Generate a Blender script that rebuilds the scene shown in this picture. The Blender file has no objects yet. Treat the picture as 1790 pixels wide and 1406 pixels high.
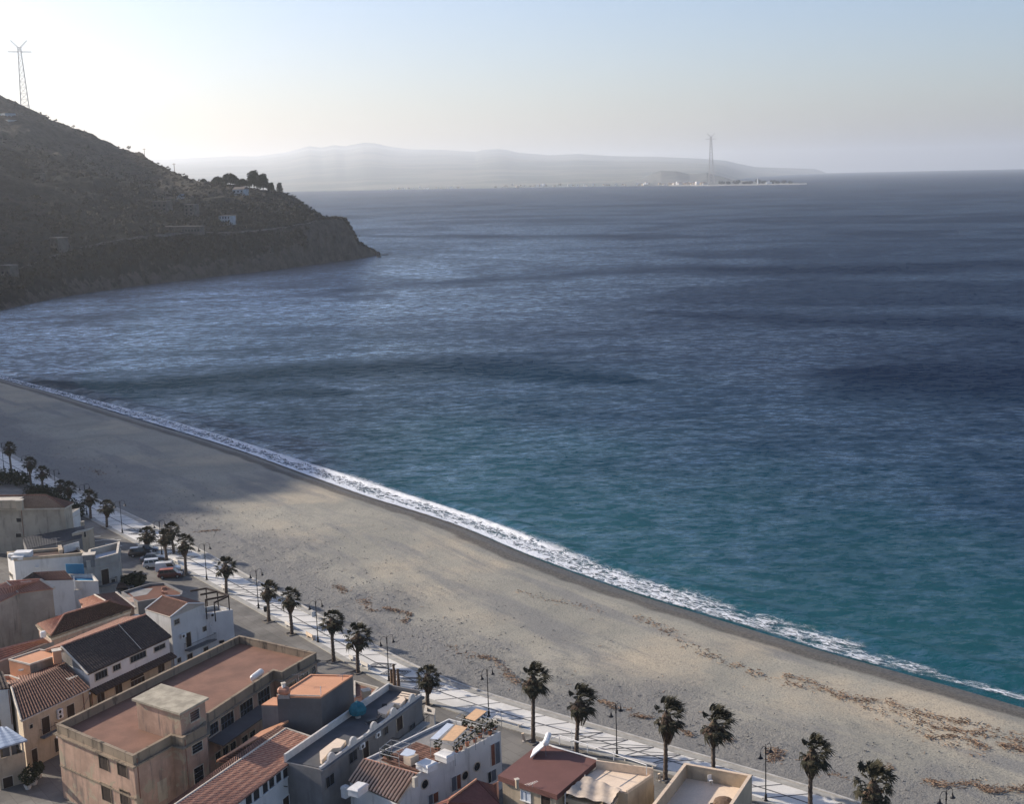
import bpy, math, random
import numpy as np
from math import sin, cos, pi, radians, hypot, atan2
from mathutils import Vector, Matrix, noise as mnoise
random.seed(7)
SC = bpy.context.scene
# ------------------------------------------------------------------ camera
F, XP, YP, CH = 2300.0, 1080.0, 703.0, 70.0
PIT = math.atan((YP - 299) / F); ROL = radians(1.26)
fw = Vector((0, cos(PIT), -sin(PIT))); r0 = Vector((1, 0, 0)); u0 = Vector((0, sin(PIT), cos(PIT)))
cr = r0 * cos(ROL) - u0 * sin(ROL); cu = r0 * sin(ROL) + u0 * cos(ROL)
cam = bpy.data.cameras.new('camera'); camo = bpy.data.objects.new('camera', cam); SC.collection.objects.link(camo)
cam.sensor_width = 36; cam.sensor_fit = 'HORIZONTAL'; cam.lens = F / 1790 * 36; cam.shift_x = -(XP - 895) / 1790
cam.clip_start = 1; cam.clip_end = 120000
m = Matrix((cr, cu, -fw)).transposed().to_4x4(); m.translation = (0, 0, CH); camo.matrix_world = m
SC.camera = camo
# ------------------------------------------------------------------ sky, sun, exposure
SAZ, SEL = 67.0, 22.0            # sun: degrees left of +Y, elevation
W = bpy.data.worlds.new("World"); SC.world = W; W.use_nodes = True
nt = W.node_tree; bg = nt.nodes['Background']
sky = nt.nodes.new('ShaderNodeTexSky'); sky.sky_type = 'NISHITA'; sky.sun_disc = False
sky.sun_elevation = radians(SEL); sky.sun_rotation = radians(-SAZ)
sky.altitude = 70; sky.air_density = 1.0; sky.dust_density = 1.6; sky.ozone_density = 2.8
wb = nt.nodes.new('ShaderNodeMix'); wb.data_type = 'RGBA'; wb.blend_type = 'MULTIPLY'; wb.inputs[0].default_value = 1; wb.inputs[7].default_value = (1.035, .975, 1.045, 1)   # camera white balance
nt.links.new(sky.outputs[0], wb.inputs[6]); nt.links.new(wb.outputs[2], bg.inputs[0]); bg.inputs[1].default_value = 0.11
sl = bpy.data.lights.new('sun', 'SUN'); sl.energy = 4.9; sl.angle = radians(0.53); sl.color = (1.0, 0.89, 0.76)
so = bpy.data.objects.new('sun', sl); SC.collection.objects.link(so)
sd = Vector((-sin(radians(SAZ)) * cos(radians(SEL)), cos(radians(SAZ)) * cos(radians(SEL)), sin(radians(SEL))))
so.rotation_euler = sd.to_track_quat('Z', 'Y').to_euler(); so.location = sd * 400
SC.view_settings.view_transform = 'Standard'; SC.view_settings.look = 'None'
SC.view_settings.gamma = 1; SC.view_settings.use_curve_mapping = False; SC.view_settings.exposure = 0.6
SC.cycles.use_denoising = True; SC.cycles.volume_bounces = 2; SC.cycles.max_bounces = 6
SC.cycles.transparent_max_bounces = 12; SC.cycles.volume_step_rate = 4
# ------------------------------------------------------------------ helpers
RE = 6371000.0
def drop(r): return r * r / (2 * RE)
def ray(x, y): return fw + cr * ((x - XP) / F) - cu * ((y - YP) / F)
def G(x, y, z=0.0):
    d = ray(x, y); t = (z - CH) / d.z; return Vector((d.x * t, d.y * t, z))
def at_dist(x, y, r):                       # point on that sight line at ground distance r
    d = ray(x, y); t = r / hypot(d.x, d.y); return Vector((d.x * t, d.y * t, CH + d.z * t))
def pxof(p):
    v = Vector(p) - Vector((0, 0, CH)); w = v.dot(fw); return XP + F * v.dot(cr) / w, YP - F * v.dot(cu) / w
def on_wall(x, y, A, B):                    # sight line meets the vertical plane through A, B: returns u along AB, z
    d = ray(x, y); n = Vector((-(B[1] - A[1]), B[0] - A[0]))
    t = (A[0] * n.x + A[1] * n.y) / (d.x * n.x + d.y * n.y)
    p = d * t; L = hypot(B[0] - A[0], B[1] - A[1])
    return ((p.x - A[0]) * (B[0] - A[0]) + (p.y - A[1]) * (B[1] - A[1])) / L, CH + p.z
def tag(o, label=None, cat=None, group=None, kind=None):
    if label: o['label'] = label
    if cat: o['category'] = cat
    if group: o['group'] = group
    if kind: o['kind'] = kind
    return o
def link(o, parent=None):
    SC.collection.objects.link(o)
    if parent: o.parent = parent
    return o
def thing(name, label, cat, loc=(0, 0, 0), rotz=0, group=None):
    o = bpy.data.objects.new(name, None); o.empty_display_size = .3; link(o); o.location = loc; o.rotation_euler = (0, 0, rotz)
    return tag(o, label, cat, group)
def tree_copy(o, parent=None):
    c = o.copy(); SC.collection.objects.link(c); c.parent = parent
    for ch in [k for k in bpy.data.objects if k.parent == o]: tree_copy(ch, c)
    return c
class MB:
    """collects faces, links them as one mesh object"""
    def __init__(s, off=(0, 0, 0)): s.v = []; s.f = []; s.uv = None; s.off = Vector(off); s.smooth = False
    def add(s, vs, fs):
        b = len(s.v); s.v += [tuple(v) for v in vs]; s.f += [tuple(b + i for i in f) for f in fs]; return s
    def quad(s, *p): return s.add(p, [tuple(range(len(p)))])
    def prism(s, poly, z0, z1, cap=True, bottom=False):
        n = len(poly); a = sum(poly[i][0] * poly[(i + 1) % n][1] - poly[(i + 1) % n][0] * poly[i][1] for i in range(n))
        if a < 0: poly = poly[::-1]
        vs = [(p[0], p[1], z0) for p in poly] + [(p[0], p[1], z1) for p in poly]
        fs = [(i, (i + 1) % n, n + (i + 1) % n, n + i) for i in range(n)]
        if cap: fs.append(tuple(range(n, 2 * n)))
        if bottom: fs.append(tuple(range(n - 1, -1, -1)))
        return s.add(vs, fs)
    def box(s, c, d, rz=0, rx=0, ry=0):
        M_ = Matrix.Translation(Vector(c)) @ Matrix.Rotation(rz, 4, 'Z') @ Matrix.Rotation(ry, 4, 'Y') @ Matrix.Rotation(rx, 4, 'X')
        vs = [M_ @ Vector((sx * d[0] / 2, sy * d[1] / 2, sz * d[2] / 2)) for sz in (-1, 1) for sx, sy in ((-1, -1), (1, -1), (1, 1), (-1, 1))]
        return s.add(vs, [(3, 2, 1, 0), (4, 5, 6, 7), (0, 1, 5, 4), (1, 2, 6, 5), (2, 3, 7, 6), (3, 0, 4, 7)])
    def tube(s, pts, rad, n=6, cap=True):
        pts = [Vector(p) for p in pts]; rads = rad if isinstance(rad, (list, tuple)) else [rad] * len(pts)
        rings = []; b = len(s.v)
        for i, p in enumerate(pts):
            t = (pts[min(i + 1, len(pts) - 1)] - pts[max(i - 1, 0)]).normalized()
            up = Vector((0, 0, 1)) if abs(t.z) < .95 else Vector((1, 0, 0))
            a = t.cross(up).normalized(); c = a.cross(t).normalized()
            for k in range(n): s.v.append(tuple(p + (a * cos(2 * pi * k / n) + c * sin(2 * pi * k / n)) * rads[i]))
        for i in range(len(pts) - 1):
            for k in range(n):
                q = b + i * n; s.f.append((q + k, q + (k + 1) % n, q + n + (k + 1) % n, q + n + k))
        if cap:
            s.f.append(tuple(b + k for k in range(n - 1, -1, -1))); e = b + (len(pts) - 1) * n; s.f.append(tuple(e + k for k in range(n)))
        return s
    def lathe(s, prof, c=(0, 0, 0), n=12, rz=0, M_=None):
        b = len(s.v)
        for r, z in prof:
            for k in range(n):
                v = Vector((r * cos(2 * pi * k / n), r * sin(2 * pi * k / n), z))
                if M_ is not None: v = M_ @ v
                s.v.append(tuple(v + Vector(c)))
        for i in range(len(prof) - 1):
            for k in range(n):
                q = b + i * n; s.f.append((q + k, q + (k + 1) % n, q + n + (k + 1) % n, q + n + k))
        s.f.append(tuple(b + k for k in range(n - 1, -1, -1))); e = b + (len(prof) - 1) * n; s.f.append(tuple(e + k for k in range(n)))
        return s
    def build(s, name, mat, parent=None, smooth=False):
        me = bpy.data.meshes.new(name)
        me.from_pydata([tuple(Vector(v) - s.off) for v in s.v] if s.off.length else s.v, [], s.f)
        if smooth or s.smooth: me.polygons.foreach_set('use_smooth', [True] * len(me.polygons))
        me.materials.append(mat); me.update()
        return link(bpy.data.objects.new(name, me), parent)
def np_mesh(name, V, Q, mat, attrs=None, smooth=True):
    me = bpy.data.meshes.new(name); V = np.asarray(V, dtype=np.float32); Q = np.asarray(Q, dtype=np.int32)
    me.vertices.add(len(V)); me.vertices.foreach_set('co', V.ravel())
    k = Q.shape[1]; me.loops.add(len(Q) * k); me.loops.foreach_set('vertex_index', Q.ravel())
    me.polygons.add(len(Q)); me.polygons.foreach_set('loop_start', np.arange(len(Q), dtype=np.int32) * k)
    me.update(calc_edges=True)
    if smooth: me.polygons.foreach_set('use_smooth', [True] * len(Q))
    for an, av in (attrs or {}).items():
        a = me.attributes.new(an, 'FLOAT', 'POINT'); a.data.foreach_set('value', np.asarray(av, dtype=np.float32).ravel())
    me.materials.append(mat); me.validate(); me.update()
    return link(bpy.data.objects.new(name, me))
def grid_q(nr, nc):
    i = np.arange(nr - 1)[:, None] * nc + np.arange(nc - 1)[None, :]
    return np.stack([i, i + 1, i + nc + 1, i + nc], -1).reshape(-1, 4)
def vnoise(x, y, seed=0):                    # smooth value noise, numpy
    xi = np.floor(x).astype(np.int64); yi = np.floor(y).astype(np.int64); xf = x - xi; yf = y - yi
    def h(a, b):
        n = (a * 374761393 + b * 668265263 + seed * 974634777) & 0x7fffffff
        n = ((n ^ (n >> 13)) * 1274126177) & 0x7fffffff
        return ((n ^ (n >> 16)) & 0xffff) / 65535.0
    u = xf * xf * (3 - 2 * xf); v = yf * yf * (3 - 2 * yf)
    return (h(xi, yi) * (1 - u) + h(xi + 1, yi) * u) * (1 - v) + (h(xi, yi + 1) * (1 - u) + h(xi + 1, yi + 1) * u) * v
def fbm(x, y, sc, o=4, seed=0, g=.5):
    r = 0; a = 1; t = 0
    for k in range(o): r = r + a * (vnoise(x / sc, y / sc, seed + k) - .5); t += a; a *= g; sc = sc / 2.03
    return r / t * 2
# ------------------------------------------------------------------ materials
class N:
    def __init__(s, name):
        s.m = bpy.data.materials.new(name); s.m.use_nodes = True; s.t = s.m.node_tree; s.b = s.t.nodes['Principled BSDF']; s.out = s.t.nodes['Material Output']
        s.pos = s.n('ShaderNodeNewGeometry').outputs['Position']
    def n(s, ty, **k):
        nd = s.t.nodes.new(ty)
        for a, v in k.items(): setattr(nd, a, v)
        return nd
    def put(s, sock, v):
        if isinstance(v, bpy.types.NodeSocket): s.t.links.new(v, sock)
        elif isinstance(v, tuple) and len(v) == 3 and sock.type == 'RGBA': sock.default_value = (*v, 1)
        else: sock.default_value = v
    def noise(s, scale, detail=4, rough=.55, vec=None, stretch=None, dist=0, rot=0):
        vec = vec or s.pos
        if stretch or rot:
            mp = s.n('ShaderNodeMapping'); s.put(mp.inputs[0], vec); mp.inputs[3].default_value = stretch or (1, 1, 1); mp.inputs[2].default_value = (0, 0, rot); vec = mp.outputs[0]
        nd = s.n('ShaderNodeTexNoise'); s.put(nd.inputs['Vector'], vec); nd.inputs['Scale'].default_value = scale
        nd.inputs['Detail'].default_value = detail; nd.inputs['Roughness'].default_value = rough; nd.inputs['Distortion'].default_value = dist
        return nd.outputs[0]
    def ramp(s, v, a, b, x=0., y=1., smooth=True):
        nd = s.n('ShaderNodeMapRange'); nd.interpolation_type = 'SMOOTHSTEP' if smooth else 'LINEAR'; s.put(nd.inputs[0], v)
        for i, q in enumerate((a, b, x, y)): s.put(nd.inputs[i + 1], q)
        return nd.outputs[0]
    def mix(s, f, a, b, mode='MIX'):
        nd = s.n('ShaderNodeMix', data_type='RGBA', blend_type=mode); s.put(nd.inputs[0], f); s.put(nd.inputs[6], a); s.put(nd.inputs[7], b); return nd.outputs[2]
    def math(s, op, a, b=0., c=0.):
        nd = s.n('ShaderNodeMath', operation=op); s.put(nd.inputs[0], a); s.put(nd.inputs[1], b)
        if op in ('MULTIPLY_ADD',): s.put(nd.inputs[2], c)
        return nd.outputs[0]
    def attr(s, name): return s.n('ShaderNodeAttribute', attribute_name=name).outputs['Fac']
    def bump(s, h, dist, strength=1., prev=None):
        nd = s.n('ShaderNodeBump'); s.put(nd.inputs['Height'], h); nd.inputs['Distance'].default_value = dist; s.put(nd.inputs['Strength'], strength)
        if prev: s.put(nd.inputs['Normal'], prev)
        return nd.outputs[0]
    def done(s, col, rough=.8, norm=None, metal=0, spec=.3):
        s.put(s.b.inputs['Base Color'], col); s.put(s.b.inputs['Roughness'], rough); s.put(s.b.inputs['Metallic'], metal)
        s.put(s.b.inputs['Specular IOR Level'], spec)
        if norm: s.put(s.b.inputs['Normal'], norm)
        return s.m
def sc3(c, k): return tuple(min(1, x * k) for x in c)
def mat_plain(name, c, var=.25, scale=1.2, rough=.75, bump=.01, fine=14, metal=0, spec=.3):
    n = N(name); a = n.noise(scale, 5); b = n.noise(fine, 3)
    col = n.mix(n.ramp(a, .3, .7), sc3(c, 1 - var), sc3(c, 1 + var * .6)); col = n.mix(n.ramp(b, .35, .75, 0, .35), col, sc3(c, .7))
    return n.done(col, rough, n.bump(b, bump) if bump else None, metal, spec)
def mat_wall(name, c, stain=(.12, .11, .1), amt=.5, var=.15, rough=.9, plaster=None):
    n = N(name); a = n.noise(.35, 5, .6); f = n.noise(9, 4); st = n.noise(1.1, 5, .65, stretch=(1, 1, .18)); sp = n.noise(.8, 6, .7)
    col = n.mix(n.ramp(a, .3, .7), sc3(c, 1 - var), sc3(c, 1 + var))
    if plaster: col = n.mix(n.ramp(n.noise(.5, 6, .65, dist=.6), .56, .6), col, plaster)
    col = n.mix(n.ramp(st, .50, .72, 0, amt), col, stain); col = n.mix(n.ramp(sp, .6, .75, 0, amt * .8), col, sc3(c, .55))
    col = n.mix(n.ramp(f, .3, .8, 0, .18), col, sc3(c, .6))
    return n.done(col, rough, n.bump(f, .02), spec=.15)
def mat_tile(name, c, c2, dark=(.05, .035, .03), amt=.4, groove=.55):
    n = N(name); a = n.noise(3.2, 3, .7); b = n.noise(.4, 5, .6); f = n.noise(1.3, 6, .7)
    col = n.mix(n.ramp(a, .32, .68), c, c2); col = n.mix(n.ramp(b, .5, .72, 0, amt), col, dark); col = n.mix(n.ramp(f, .58, .72, 0, .5 * amt), col, (.22, .2, .16))
    col = n.mix(n.ramp(n.attr('channel'), .25, .75, 0, groove), col, sc3(dark, .8))       # shade and dirt between the cover tiles, painted dark into the channels
    return n.done(col, .85, n.bump(a, .03), spec=.2)
#@@MATS
# ------------------------------------------------------------------ coast curves (world metres, from sight lines to the ground plane)
def curve(pts, n=None, step=2.0):
    pts = [Vector((p[0], p[1])) for p in pts]; out = []
    for i in range(len(pts) - 1):
        p0 = pts[max(i - 1, 0)]; p1 = pts[i]; p2 = pts[i + 1]; p3 = pts[min(i + 2, len(pts) - 1)]
        k = max(2, int((p2 - p1).length / step))
        for j in range(k):
            t = j / k
            out.append(.5 * ((2 * p1) + (-p0 + p2) * t + (2 * p0 - 5 * p1 + 4 * p2 - p3) * t * t + (-p0 + 3 * p1 - 3 * p2 + p3) * t ** 3))
    out.append(pts[-1]); return np.array([tuple(p) for p in out])
def resample(c, n):
    d = np.r_[0, np.cumsum(np.hypot(*np.diff(c, axis=0).T))]; t = np.linspace(0, d[-1], n)
    return np.c_[np.interp(t, d, c[:, 0]), np.interp(t, d, c[:, 1])]
def smooth_c(c, k=3, it=2):
    c = c.copy()
    for _ in range(it):
        p = np.pad(c, ((k, k), (0, 0)), mode='edge'); p[:k] = 2 * c[0] - c[1:k + 1][::-1]; p[-k:] = 2 * c[-1] - c[-k - 1:-1][::-1]
        c = np.array([p[i:i + 2 * k + 1].mean(0) for i in range(len(c))])
    return c
def dist_to(c, X, Y):                        # unsigned distance and along-curve metre for many points
    P = np.c_[X.ravel(), Y.ravel()]; best = np.full(len(P), 1e9); al = np.zeros(len(P)); sg = np.ones(len(P))
    L = np.r_[0, np.cumsum(np.hypot(*np.diff(c, axis=0).T))]
    for i in range(len(c) - 1):
        a = c[i]; b = c[i + 1]; ab = b - a; l2 = ab @ ab; t = np.clip(((P - a) @ ab) / l2, 0, 1); q = P - (a + t[:, None] * ab)
        d = np.hypot(q[:, 0], q[:, 1]); mk = d < best; best[mk] = d[mk]; al[mk] = L[i] + t[mk] * math.sqrt(l2)
        sg[mk] = np.sign(ab[0] * (P[mk, 1] - a[1]) - ab[1] * (P[mk, 0] - a[0]))
    return best.reshape(X.shape), al.reshape(X.shape), sg.reshape(X.shape)
def gz(pts, z): return [tuple(G(x, y, z)[:2]) for x, y in pts]
SEA = -3.0
shore_pts = [(-560, 800), (-470, 745), (-395, 672), (-310, 582)] + gz([(0, 662), (100, 690), (250, 737), (400, 782), (500, 817), (560, 839), (650, 870), (750, 900), (830, 930), (900, 963), (1000, 1001), (1100, 1036), (1200, 1067), (1300, 1096), (1400, 1129), (1500, 1157), (1600, 1183), (1700, 1208), (1790, 1238)], SEA) + [(85, 135), (125, 85), (175, 20), (240, -60)]
SHORE = smooth_c(curve(shore_pts, step=3), 3, 2)
sea_edge = [(-430, 640), (-340, 545), (-250, 447)] + gz([(0, 790), (30, 806), (139, 864), (243, 913), (333, 960.5), (376, 984), (448, 1024), (500, 1052), (549, 1080), (608, 1115), (672, 1147), (724, 1178), (766, 1198), (851, 1222.6), (927, 1244.7), (1014, 1269), (1060, 1281.5), (1150, 1309), (1304, 1354), (1400, 1381), (1501, 1408)], 0.12) + [(60, 95), (95, 45), (140, -30)]
PROM_S = smooth_c(resample(curve(sea_edge), 400), 5, 2)
town_edge = [(-444, 630), (-352, 534), (-258, 440)] + gz([(-40, 795), (0, 817), (50, 843), (151, 899), (213, 932), (235, 943), (329, 996), (361, 1013), (452, 1063), (501, 1090), (554, 1120), (612, 1155), (651, 1176), (700, 1205), (738, 1226), (800, 1244), (867, 1260), (937, 1280), (982, 1293), (1079, 1323), (1187, 1353), (1314, 1388), (1400, 1412)], 0.12) + [(52, 92), (87, 42), (132, -33)]
PROM_T = smooth_c(resample(curve(town_edge), 400), 5, 2)
# ------------------------------------------------------------------ sea: one sheet on the curved earth out past the horizon
def m_water():
    n = N('sea water'); sh = n.attr('shore')
    pos = n.pos
    sx = n.n('ShaderNodeSeparateXYZ'); n.put(sx.inputs[0], pos); wob = n.math('MULTIPLY', n.noise(.012, 4, .6), 110)
    shw = n.math('ADD', sh, n.math('ADD', wob, -55)); side = n.ramp(sx.outputs[0], -95, -25)       # teal shallows only off the open beach; shade over the bay corner painted grey
    col = n.mix(n.ramp(shw, 0, 110), (.003, .056, .066), (.001, .022, .044)); col = n.mix(side, (.006, .022, .036), col)
    col = n.mix(n.ramp(shw, 60, 260), col, (.0016, .0095, .030)); big = n.noise(.006, 4, .5); pat = n.ramp(big, .35, .65)
    wind = n.noise(.0036, 5, .6, stretch=(1, 1.25, 1), rot=-.25, dist=1.2); wd = n.math('MAXIMUM', n.math('MULTIPLY', n.ramp(wind, .42, .60), .55), n.attr('gust'))
    w0 = n.noise(.9, 3, .6, stretch=(.9, 1.1, 1), rot=.5); w1 = n.noise(.33, 4, .62, stretch=(.8, 1.2, 1), rot=.35); w2 = n.noise(.09, 3, .55, stretch=(.8, 1.2, 1), rot=.2); w3 = n.noise(.02, 3, .5, rot=-.1)
    h = n.math('MULTIPLY_ADD', w0, .6, n.math('MULTIPLY_ADD', w1, 1.5, n.math('MULTIPLY_ADD', w2, 2.2, n.math('MULTIPLY', w3, 5.0))))
    nm = n.bump(h, 1.0, n.ramp(wd, 0, 1, .5, 1.0, False))
    df = n.n('ShaderNodeBsdfDiffuse'); n.put(df.inputs[0], col); gl = n.n('ShaderNodeBsdfGlossy'); n.put(gl.inputs['Roughness'], .2); n.put(gl.inputs['Normal'], nm); gl.inputs[0].default_value = (.78, .9, 1, 1)
    fr = n.n('ShaderNodeFresnel'); fr.inputs[0].default_value = 1.33; n.put(fr.inputs[1], nm)     # the mean reflectance of a wind-roughened sea is well below that of a flat one
    k = n.ramp(n.math('MULTIPLY', wd, n.ramp(pat, 0, 1, .8, 1.0, False)), 0, 1, .155, .022, False)
    lx = n.n('ShaderNodeVectorMath', operation='LENGTH'); n.put(lx.inputs[0], pos); far_ = n.ramp(lx.outputs['Value'], 350, 1400); far2 = n.ramp(lx.outputs['Value'], 1400, 6000)
    f1 = n.ramp(n.noise(.85, 3, .65, stretch=(.7, 1.1, 1), rot=.3), .36, .64, .7, 1.3); f2 = n.ramp(n.noise(.26, 4, .68, stretch=(.7, 1.1, 1), rot=.15), .38, .62, .55, 1.45); f3 = n.ramp(n.noise(.05, 5, .72, stretch=(.7, 1.2, 1)), .38, .62, .8, 1.2)
    facet = n.math('MULTIPLY', n.math('MULTIPLY_ADD', far_, n.math('SUBTRACT', 1.0, f1), f1), n.math('MULTIPLY_ADD', far2, n.math('SUBTRACT', 1.0, f2), f2)); facet = n.math('MULTIPLY', facet, f3)      # glints of wave faces turned to or from the eye, painted in as noise
    k = n.math('MULTIPLY', n.math('MULTIPLY', k, n.math('MULTIPLY_ADD', n.attr('bay_glare'), 2.1, 1.0)), facet)  # silvery glare over the left bay painted in as extra reflection
    ms = n.n('ShaderNodeMixShader'); n.put(ms.inputs[0], n.math('MULTIPLY', n.math('POWER', fr.outputs[0], 1.7), k)); n.t.links.new(df.outputs[0], ms.inputs[1]); n.t.links.new(gl.outputs[0], ms.inputs[2])
    n.t.links.new(ms.outputs[0], n.out.inputs['Surface']); n.t.nodes.remove(n.b); return n.m
def build_sea():
    th = np.radians(np.r_[np.linspace(-75, -30, 60)[:-1], np.linspace(-30, 20, 520), np.linspace(20, 75, 60)[1:]])
    r = np.r_[np.geomspace(70, 620, 330)[:-1], np.geomspace(620, 38000, 170)]
    T, R_ = np.meshgrid(th, r); X = R_ * np.sin(T); Y = R_ * np.cos(T)
    d, al, sg = dist_to(resample(SHORE, 150), X, Y); shd = d * np.where(sg > 0, 1, -1)   # + offshore
    Z = SEA - drop(R_)
    amp = np.clip(shd / 30, 0, 1) * np.clip((1500 - R_) / 900, 0, 1)
    Z = Z + amp * (.16 * fbm(X, Y * 1.6, 22, 3, 5) + .07 * fbm(X, Y * 1.3, 6, 3, 9))
    # the shore break: a low wave that stands up along the left two thirds of the beach
    br = np.exp(-((shd - 9 - 1.5 * fbm(al, al * 0, 25, 2, 3)) / 2.2) ** 2) * .55 * np.clip((520 - np.abs(al - 760)) / 200, 0, 1)
    Z = Z + br
    # gusts: darker ruffled lanes lying on the water at fixed places
    gust = np.zeros_like(X); wx = 50 * fbm(X, Y, 170, 4, 71); wy = 60 * fbm(X, Y, 200, 5, 77)
    for hw, st, pl in ((34, 1.0, [(120, 668), (330, 676), (600, 652), (800, 640), (1080, 662)]), (16, .8, [(250, 705), (420, 690), (640, 690)]), (70, .8, [(520, 507), (900, 493), (1300, 470), (1790, 452), (2100, 440)]), (60, .8, [(660, 408), (1000, 414), (1260, 412)]), (55, .9, [(1420, 640), (1790, 650), (2000, 660)]), (34, .8, [(1200, 548), (1500, 556), (1800, 556)]), (22, .7, [(560, 520), (680, 517)]), (55, .6, [(1150, 386), (1500, 380), (1800, 372)])):
        pts = np.array([tuple(G(x, y, SEA)[:2]) for x, y in pl]); sc_ = 1 + (np.hypot(pts[:, 0], pts[:, 1]).mean() > 900) * 1.8
        d_, a_, _ = dist_to(pts, X + wx * sc_, Y + wy * sc_); L_ = np.hypot(*np.diff(pts, axis=0).T).sum(); end = np.clip(np.minimum(a_, L_ - a_) / (L_ * .3) + .25, 0, 1)
        gust = np.maximum(gust, st * np.clip(1.25 - d_ / (hw * end + 1), 0, 1) ** .8)
    V = np.stack([X, Y, Z], -1).reshape(-1, 3)
    o = np_mesh('sea', V, grid_q(len(r), len(th))[:, ::-1], m_water(), {'shore': shd, 'gust': gust, 'bay_glare': np.exp(-((X + 260 + .12 * (Y - 700)) / (210 + .14 * np.clip(Y - 600, 0, 3000))) ** 2 - (np.log(Y.clip(50) / 900) / .75) ** 2)}); tag(o, kind='structure'); return o
build_sea()
# ------------------------------------------------------------------ beach
def m_beach():
    n = N('beach sand and shingle'); sd_ = n.attr('ds'); pd = n.attr('dp')      # metres up from the waterline, metres out from the promenade
    n1 = n.noise(.05, 5, .6); n2 = n.noise(.35, 5, .65); n3 = n.noise(4.0, 4, .7); cv = n.n('ShaderNodeCombineXYZ'); sp_ = n.n('ShaderNodeSeparateXYZ'); n.put(sp_.inputs[0], n.pos); n.put(cv.inputs[0], n.math('MULTIPLY', sd_, .12)); n.put(cv.inputs[1], n.math('MULTIPLY', sp_.outputs[0], .03)); al = n.noise(1.0, 6, .62, vec=cv.outputs[0], dist=.3)
    sand = n.mix(n.ramp(n1, .35, .65), (.268, .257, .212), (.335, .315, .255))
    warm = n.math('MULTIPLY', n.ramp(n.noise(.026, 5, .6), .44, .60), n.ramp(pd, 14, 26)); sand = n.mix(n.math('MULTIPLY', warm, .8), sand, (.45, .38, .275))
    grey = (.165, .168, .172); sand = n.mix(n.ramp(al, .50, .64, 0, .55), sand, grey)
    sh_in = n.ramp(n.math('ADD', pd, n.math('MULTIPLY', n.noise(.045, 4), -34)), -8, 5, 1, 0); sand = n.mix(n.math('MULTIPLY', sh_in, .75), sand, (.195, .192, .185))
    sand = n.mix(n.ramp(n3, .46, .68, 0, .6), sand, (.09, .086, .08)); sand = n.mix(n.ramp(n2, .55, .7, 0, .25), sand, (.2, .19, .17))
    wl = n.math('ADD', sd_, n.math('MULTIPLY', n.noise(.12, 4), -3.5)); wet = n.ramp(wl, 3.6, 5.4, 1, 0)
    col = n.mix(n.math('MULTIPLY', wet, .85), sand, n.mix(n.ramp(n.noise(2.2, 5, .75), .42, .6), (.04, .038, .036), (.135, .12, .10)))
    h = n.math('MULTIPLY_ADD', n3, .6, n.math('MULTIPLY', n.noise(1.1, 5, .65), 1.0))
    return n.done(col, n.ramp(wl, .4, 2.5, .55, .95), n.bump(h, .35, n.ramp(sh_in, 0, 1, .35, .9)), spec=.25)
def build_beach():
    nu, nv = 620, 190
    A = resample(PROM_S, nu); B = resample(SHORE, nu)
    v = np.r_[np.linspace(0, 1, 150)[:-1], np.linspace(1, 1.6, nv - 149)][:, None, None]
    P = A[None] * (1 - v) + B[None] * v; X = P[..., 0]; Y = P[..., 1]
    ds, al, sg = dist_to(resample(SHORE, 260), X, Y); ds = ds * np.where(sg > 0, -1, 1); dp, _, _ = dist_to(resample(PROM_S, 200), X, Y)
    Z = np.interp(ds, [-60, -20, 0, 5, 9, 16, 30, 60, 120], [-12, -6, SEA - .02, -2.1, -1.45, -1.25, -1.0, -.75, -.6]); Z = np.where(dp < 8, Z + (-.25 - Z) * np.clip(1 - dp / 8, 0, 1) * .6, Z)
    k = np.clip(ds / 6, 0, 1)
    Z += k * (.16 * fbm(X, Y, 16, 3, 1) + .10 * fbm(X, Y, 3.2, 3, 2) + .05 * fbm(X, Y, .9, 2, 4) * np.clip((60 - dp) / 40, .3, 1))
    Z += .12 * np.exp(-((ds - 9) / 2.5) ** 2)
    rut = np.clip(fbm(X, Y, 22, 2, 31) * 3, 0, 1) * np.clip((34 - dp) / 14, 0, 1); Z += rut * .16 * np.clip(fbm(X, Y, 1.6, 2, 8) * 2, -1, 1)
    V = np.stack([X, Y, Z], -1).reshape(-1, 3)
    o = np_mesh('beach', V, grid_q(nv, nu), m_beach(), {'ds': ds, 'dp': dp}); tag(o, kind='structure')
build_beach()
SH200 = resample(SHORE, 200)
from mathutils.kdtree import KDTree
_shf = resample(SHORE, 3000); _kd = KDTree(3000)
for _i, _p in enumerate(_shf): _kd.insert((_p[0], _p[1], 0), _i)
_kd.balance()
def beach_z(x, y):
    co, i, d = _kd.find((x, y, 0)); i = min(max(i, 1), 2998); t = _shf[i + 1] - _shf[i - 1]; s_ = t[0] * (y - _shf[i][1]) - t[1] * (x - _shf[i][0])
    return float(np.interp(-d if s_ > 0 else d, [-60, -20, 0, 5, 9, 16, 30, 60, 120], [-12, -6, SEA, -2.1, -1.45, -1.25, -1.0, -.75, -.6]))
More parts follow.
